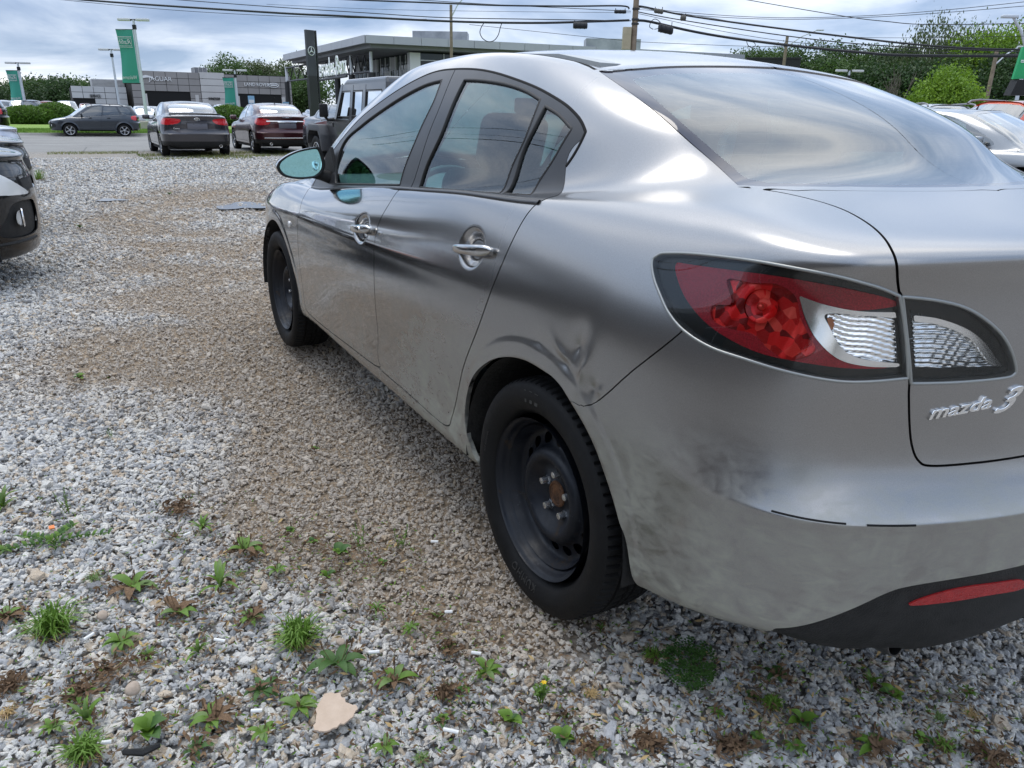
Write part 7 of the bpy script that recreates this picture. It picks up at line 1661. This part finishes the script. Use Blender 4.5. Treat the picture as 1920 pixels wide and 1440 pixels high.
W_=[(8,955,75,'L','long-leaved weed cut by the left edge, highest on that side'),(131,965,45,'U','two-leaved sprig standing right of the long-leaved weed at the left edge'),(102,1024,150,'R','dark creeping ferny weed spread over the gravel at the left'),(6,1036,40,'P','small plantain at the left edge below the creeping weed'),
(336,957,68,'D','lone withered brown mat high in the pale gravel'),(381,995,62,'L','narrow-leaved weed just right of and below the lone brown mat'),(330,1010,20,'K','tiny green seedling under the lone brown mat'),(459,1036,84,'M','half withered plantain with dark upright stalks, topmost of its kind'),
(176,1089,46,'S','round straw-coloured tuft at the left'),(250,1105,100,'M','withered plantain with one pale leaf, right of the straw tuft'),(414,1106,112,'L','large pale green star-shaped weed near the middle left'),(336,1154,92,'M','plantain full of brown leaves below the star-shaped weed'),(451,1081,30,'S','small orange straw tuft above the star-shaped weed'),
(520,1073,52,'P','small plantain with two thin stalks above the big grass clump'),(471,1163,62,'M','brown and green scrap of weed right of the star-shaped weed'),(615,1086,42,'K','small bright weed above the big grass clump, by the tyre side'),(102,1188,112,'G','wide yellowish grass tuft near the left edge'),(229,1207,72,'P','flat spreading plantain right of the wide yellowish tuft'),
(279,1237,44,'L','few upright blades below the flat spreading plantain'),(373,1229,68,'L','narrow weed with spread blades beside a long cigarette butt'),(205,1262,122,'D','wide withered brown mat in the lower left'),(561,1208,118,'G','big bright grass clump, tallest of all the weeds'),(632,1250,120,'B','broad dark plantain touching the right of the big grass clump'),
(492,1298,72,'B','dark plantain below the big grass clump'),(152,1306,52,'M','green and brown weed under the wide withered mat'),(561,1331,82,'P','plantain right beside the tan cardboard scrap'),(164,1358,90,'L','long bladed weed near the bottom left'),(279,1380,92,'K','broad-leaved weed at the bottom left with oval leaves'),
(402,1355,92,'M','brown speckled plantain left of the cardboard scrap'),(492,1380,62,'P','low plantain below the dark one, left of the cardboard'),(369,1412,62,'B','plantain at the bottom edge under the brown speckled one'),(98,1371,52,'P','small plantain at the lower left beside the long blades'),(160,1424,86,'G','grass tuft cut by the bottom edge at the left'),
(12,1163,62,'M','brown weed half cut by the left edge'),(22,1290,52,'D','withered mat at the left edge in the lower corner'),(16,1343,42,'S','straw tuft at the left edge near the bottom corner'),(545,1001,34,'K','small dark weed where the brown dirt begins'),(586,1023,36,'K','leafy weed right of the one where the dirt begins'),
(637,1044,62,'K','light green weed with broad leaves in the middle of the gravel'),(679,1034,62,'U','tall thin sprig right of the light green broadleaf'),(751,1030,58,'U','fine sprig nearest the rear wheel, before the dirt'),(716,1063,34,'K','low green weed between the two sprigs'),(706,1150,52,'L','two long blades lying in the pale gravel'),
(771,1181,48,'P','small plantain left of the tyre, lower of two'),(820,1164,36,'L','small forked weed left of the tyre, by a butt'),(844,1221,42,'M','small tattered weed below the forked one'),(741,1282,92,'M','wide brown plantain right of the cardboard scrap'),(912,1264,68,'P','fresh plantain below the tyre, left of the flower'),
(871,1301,38,'K','round-leaved seedling under the fresh plantain'),(833,1305,40,'D','small brown mat left of the round-leaved seedling'),(1016,1320,72,'F','upright leafy weed with one yellow flower'),(957,1359,72,'K','broad-leaved weed left of the yellow flower'),(830,1359,42,'K','small pair-leaved weed above the printed cigarette butt'),
(1108,1307,44,'S','pale dry tuft right of the yellow flower'),(1060,1350,28,'K','tiny weed between the flower and the broadleaf at the bottom'),(1058,1390,72,'K','broad-leaved weed near the bottom, right of the flower'),(1112,1412,56,'M','brown plantain at the bottom right of the broad-leaved one'),(723,1404,62,'P','low plantain at the bottom below the cardboard'),
(789,1428,44,'S','dry tuft at the bottom edge in the middle'),(1126,1185,34,'L','dark blades growing against the rear tyre'),(1289,1257,132,'C','dark clover patch in the shade under the bumper'),(1222,1238,44,'G','small grass left of the clover patch'),(1452,1270,62,'B','shaded weed right of the clover patch'),(1631,1288,56,'L','shaded narrow-leaved weed below the exhaust pipe'),
(1672,1312,64,'K','broad-leaved weed below the exhaust pipe'),(1810,1308,42,'L','pair of upright leaves at the right in open gravel'),(1410,1312,34,'K','single shiny leaf weed below the clover'),(1447,1328,44,'G','little grass tuft right of the single shiny leaf'),(1502,1361,68,'K','broad-leaved weed in the middle of the lower right'),(1343,1341,38,'P','small plantain at the edge of the bumper shade'),
(1760,1352,38,'S','yellowish tuft left of the reddish one on the right'),(1818,1345,44,'S','reddish straw tuft at the far right'),(1368,1403,70,'D','red brown withered rosette at the bottom right'),(1418,1391,38,'K','green leaves right of the red brown rosette'),(1639,1408,84,'M','wide plantain with long dry leaves at the bottom right'),(1489,1408,52,'P','speckled plantain at the bottom between rosette and wide plantain'),
(1731,1395,42,'K','leafy weed right of the wide plantain'),(1768,1408,38,'G','grass tuft right of the leafy weed at the bottom'),(1218,1399,56,'D','brown mat at the bottom, below the clover'),(1852,1424,66,'D','brown mat in the bottom right corner'),
(150,712,30,'K','small weed alone in the mid-distance gravel'),(210,823,26,'U','thin seedling left of the dirt track'),(590,846,24,'K','small green weed near the door sill'),(72,337,46,'G','green tuft in front of the pale silver nose'),(150,428,18,'K','small weed by the first puddle'),(205,712,12,'K','green speck left of the front wheel'),(318,366,14,'K','green speck right of the small puddle')]
for i,(px,py,sz,ty,lb) in enumerate(W_): weed(px,py,sz,ty,lb,300+i)
# ----- litter -----
def litter(px,py): c=gp(px,py); return (c.x,c.y,.014)
CARD=noisy('cardboard_tan',(.50,.385,.29),(.57,.45,.35),22,.85,0,.35,60)
cpx=[(590,1384),(596,1345),(607,1316),(640,1316),(650,1332),(672,1341),(662,1362),(640,1375),(610,1386)]
pts=[gp(*p) for p in cpx]; e_=B(); P_=crpoly([q for p in pts for q in ((p.x,p.y),(p.x,p.y))],5); P_=P_+np.random.default_rng(4).normal(0,.0022,P_.shape)
cx_,cy_=P_.mean(0); vs=[e_.bm.verts.new((x,y,.023)) for i,(x,y) in enumerate(P_)]; c0=e_.bm.verts.new((cx_,cy_,.0232)); vb=[e_.bm.verts.new((x,y,.019)) for i,(x,y) in enumerate(P_)]
for k in range(len(vs)): e_.bm.faces.new((c0,vs[k],vs[(k+1)%len(vs)])); e_.bm.faces.new((vs[k],vb[k],vb[(k+1)%len(vs)],vs[(k+1)%len(vs)]))
o=e_.build('cardboard_scrap',CARD,None); tag(o,'torn tan scrap of cardboard lying on the gravel','scrap')
FILT=mat('butt_white',(.78,.78,.76),.7); FIL2=noisy('butt_end',(.35,.30,.24),(.5,.45,.38),60,.9)
for i,(px,py,a,l,lb) in enumerate(((169,1206,1.1,.026,'white cigarette butt upright in the pale gravel at the left'),(352,1012,.9,.022,'cigarette butt between the narrow-leaved weed and the seedling'),(414,1213,-.2,.030,'long white cigarette butt near the blades'),(483,1346,.1,.024,'cigarette butt by the low plantain left of the cardboard'),(846,1384,-.25,.034,'printed cigarette butt below the broad-leaved weed'),(893,1237,-.15,.024,'cigarette butt above the fresh plantain'),(702,1235,.15,.026,'cigarette butt beside the broad dark plantain'),(841,1159,.1,.020,'cigarette butt by the forked weed at the tyre'),(815,1026,-.05,.022,'cigarette butt in the brown dirt by the rear wheel'),(200,1406,.2,.026,'cigarette butt in the bottom left gravel'),(24,1200,1.2,.024,'white butt near the left edge'),(206,974,.8,.018,'white butt below the brown mat at the left'))):
    c=litter(px,py); b=B(); d=RH*math.cos(a)+FH*math.sin(a); e_=empty('cigarette_butt',(c[0],c[1],.020)); tag(e_,lb,'cigarette butt','cigarette butts on the gravel'); b.tube([-d*l*.5,d*l*.5],.0042,8); b.build('paper',FILT,e_,True); b=B(); b.tube([d*l*.5,d*(l*.5+.002)],.0043,8); b.build('burnt_end',FIL2,e_)
c=litter(100,1001); b=B(); b.prism([(-.011,-.008),(.012,-.006),(.010,.009),(-.009,.008)],0,.003,'z'); o=b.build('orange_chip',mat('orange_plastic',(.75,.22,.05),.5),None,loc=(c[0],c[1],.022)); tag(o,'bright orange chip beside the creeping weed','chip')
c=litter(262,1425); b=B(); b.tube([-RH*.03,RH*.01,RH*.035+FH*.02],[.006,.008,.005],6); o=b.build('black_plastic_piece',BLKPL,None,True,loc=(c[0],c[1],.02)); tag(o,'bit of black plastic at the bottom edge, lower left','debris')
STB=noisy('pink_stone',(.34,.27,.21),(.46,.38,.31),40,.9,0,.4,30)
for px,py,s_,lb in ((195,1165,.013,'smooth tan pebble larger than its neighbours at the left'),(252,1304,.016,'large speckled brown stone right of the withered mat'),(640,1215,.012,'reddish stone above the broad dark plantain')):
    c=litter(px,py); b=B(); b.ball((0,0,0),s_,14,10,(1.2,.95,.7)); 
    for v in b.bm.verts: v.co*=1+.22*math.sin(v.co.x*95+v.co.y*70+px)*math.sin(v.co.z*120+v.co.y*60+1)
    o=b.build('large_pebble',STB,None,True,loc=(c[0],c[1],.018)); tag(o,lb,'pebble')

# scraps of dry leaf, seed and tiny sprouts caught between the stones
def scraps(name,m,n,seed,l0,l1,near):
    r=np.random.default_rng(seed); C=np.array([[gp(w[0],w[1]).x,gp(w[0],w[1]).y] for w in W_ if w[1]>900]); k=r.integers(0,len(C),n); P=C[k]+r.normal(0,1,(n,2))*near*r.uniform(.3,1.6,n)[:,None]
    z=r.uniform(.004,.018,n); c=np.column_stack([P,z]); d=r.normal(size=(n,3)); d[:,2]*=.3; d/=np.linalg.norm(d,axis=1)[:,None]; e=np.cross(d,r.normal(size=(n,3))); e/=np.linalg.norm(e,axis=1)[:,None]; l=r.uniform(l0,l1,n)[:,None]
    V=np.stack([c-d*l,c+e*l*.3,c+d*l,c-e*l*.3],1).reshape(-1,3); i=np.arange(n)*4; T=np.vstack([np.stack([i,i+1,i+2],1),np.stack([i,i+2,i+3],1)]); me=np_mesh(name,V,T); me.polygons.foreach_set('use_smooth',np.zeros(len(T),bool)); o=link(name,me,m); tag(o,kind='stuff')
scraps('dry_leaf_litter',WBR,5200,9,.003,.011,.075); scraps('straw_litter',WST,700,10,.004,.014,.10); scraps('tiny_sprouts',WG1,3000,12,.003,.009,.085)
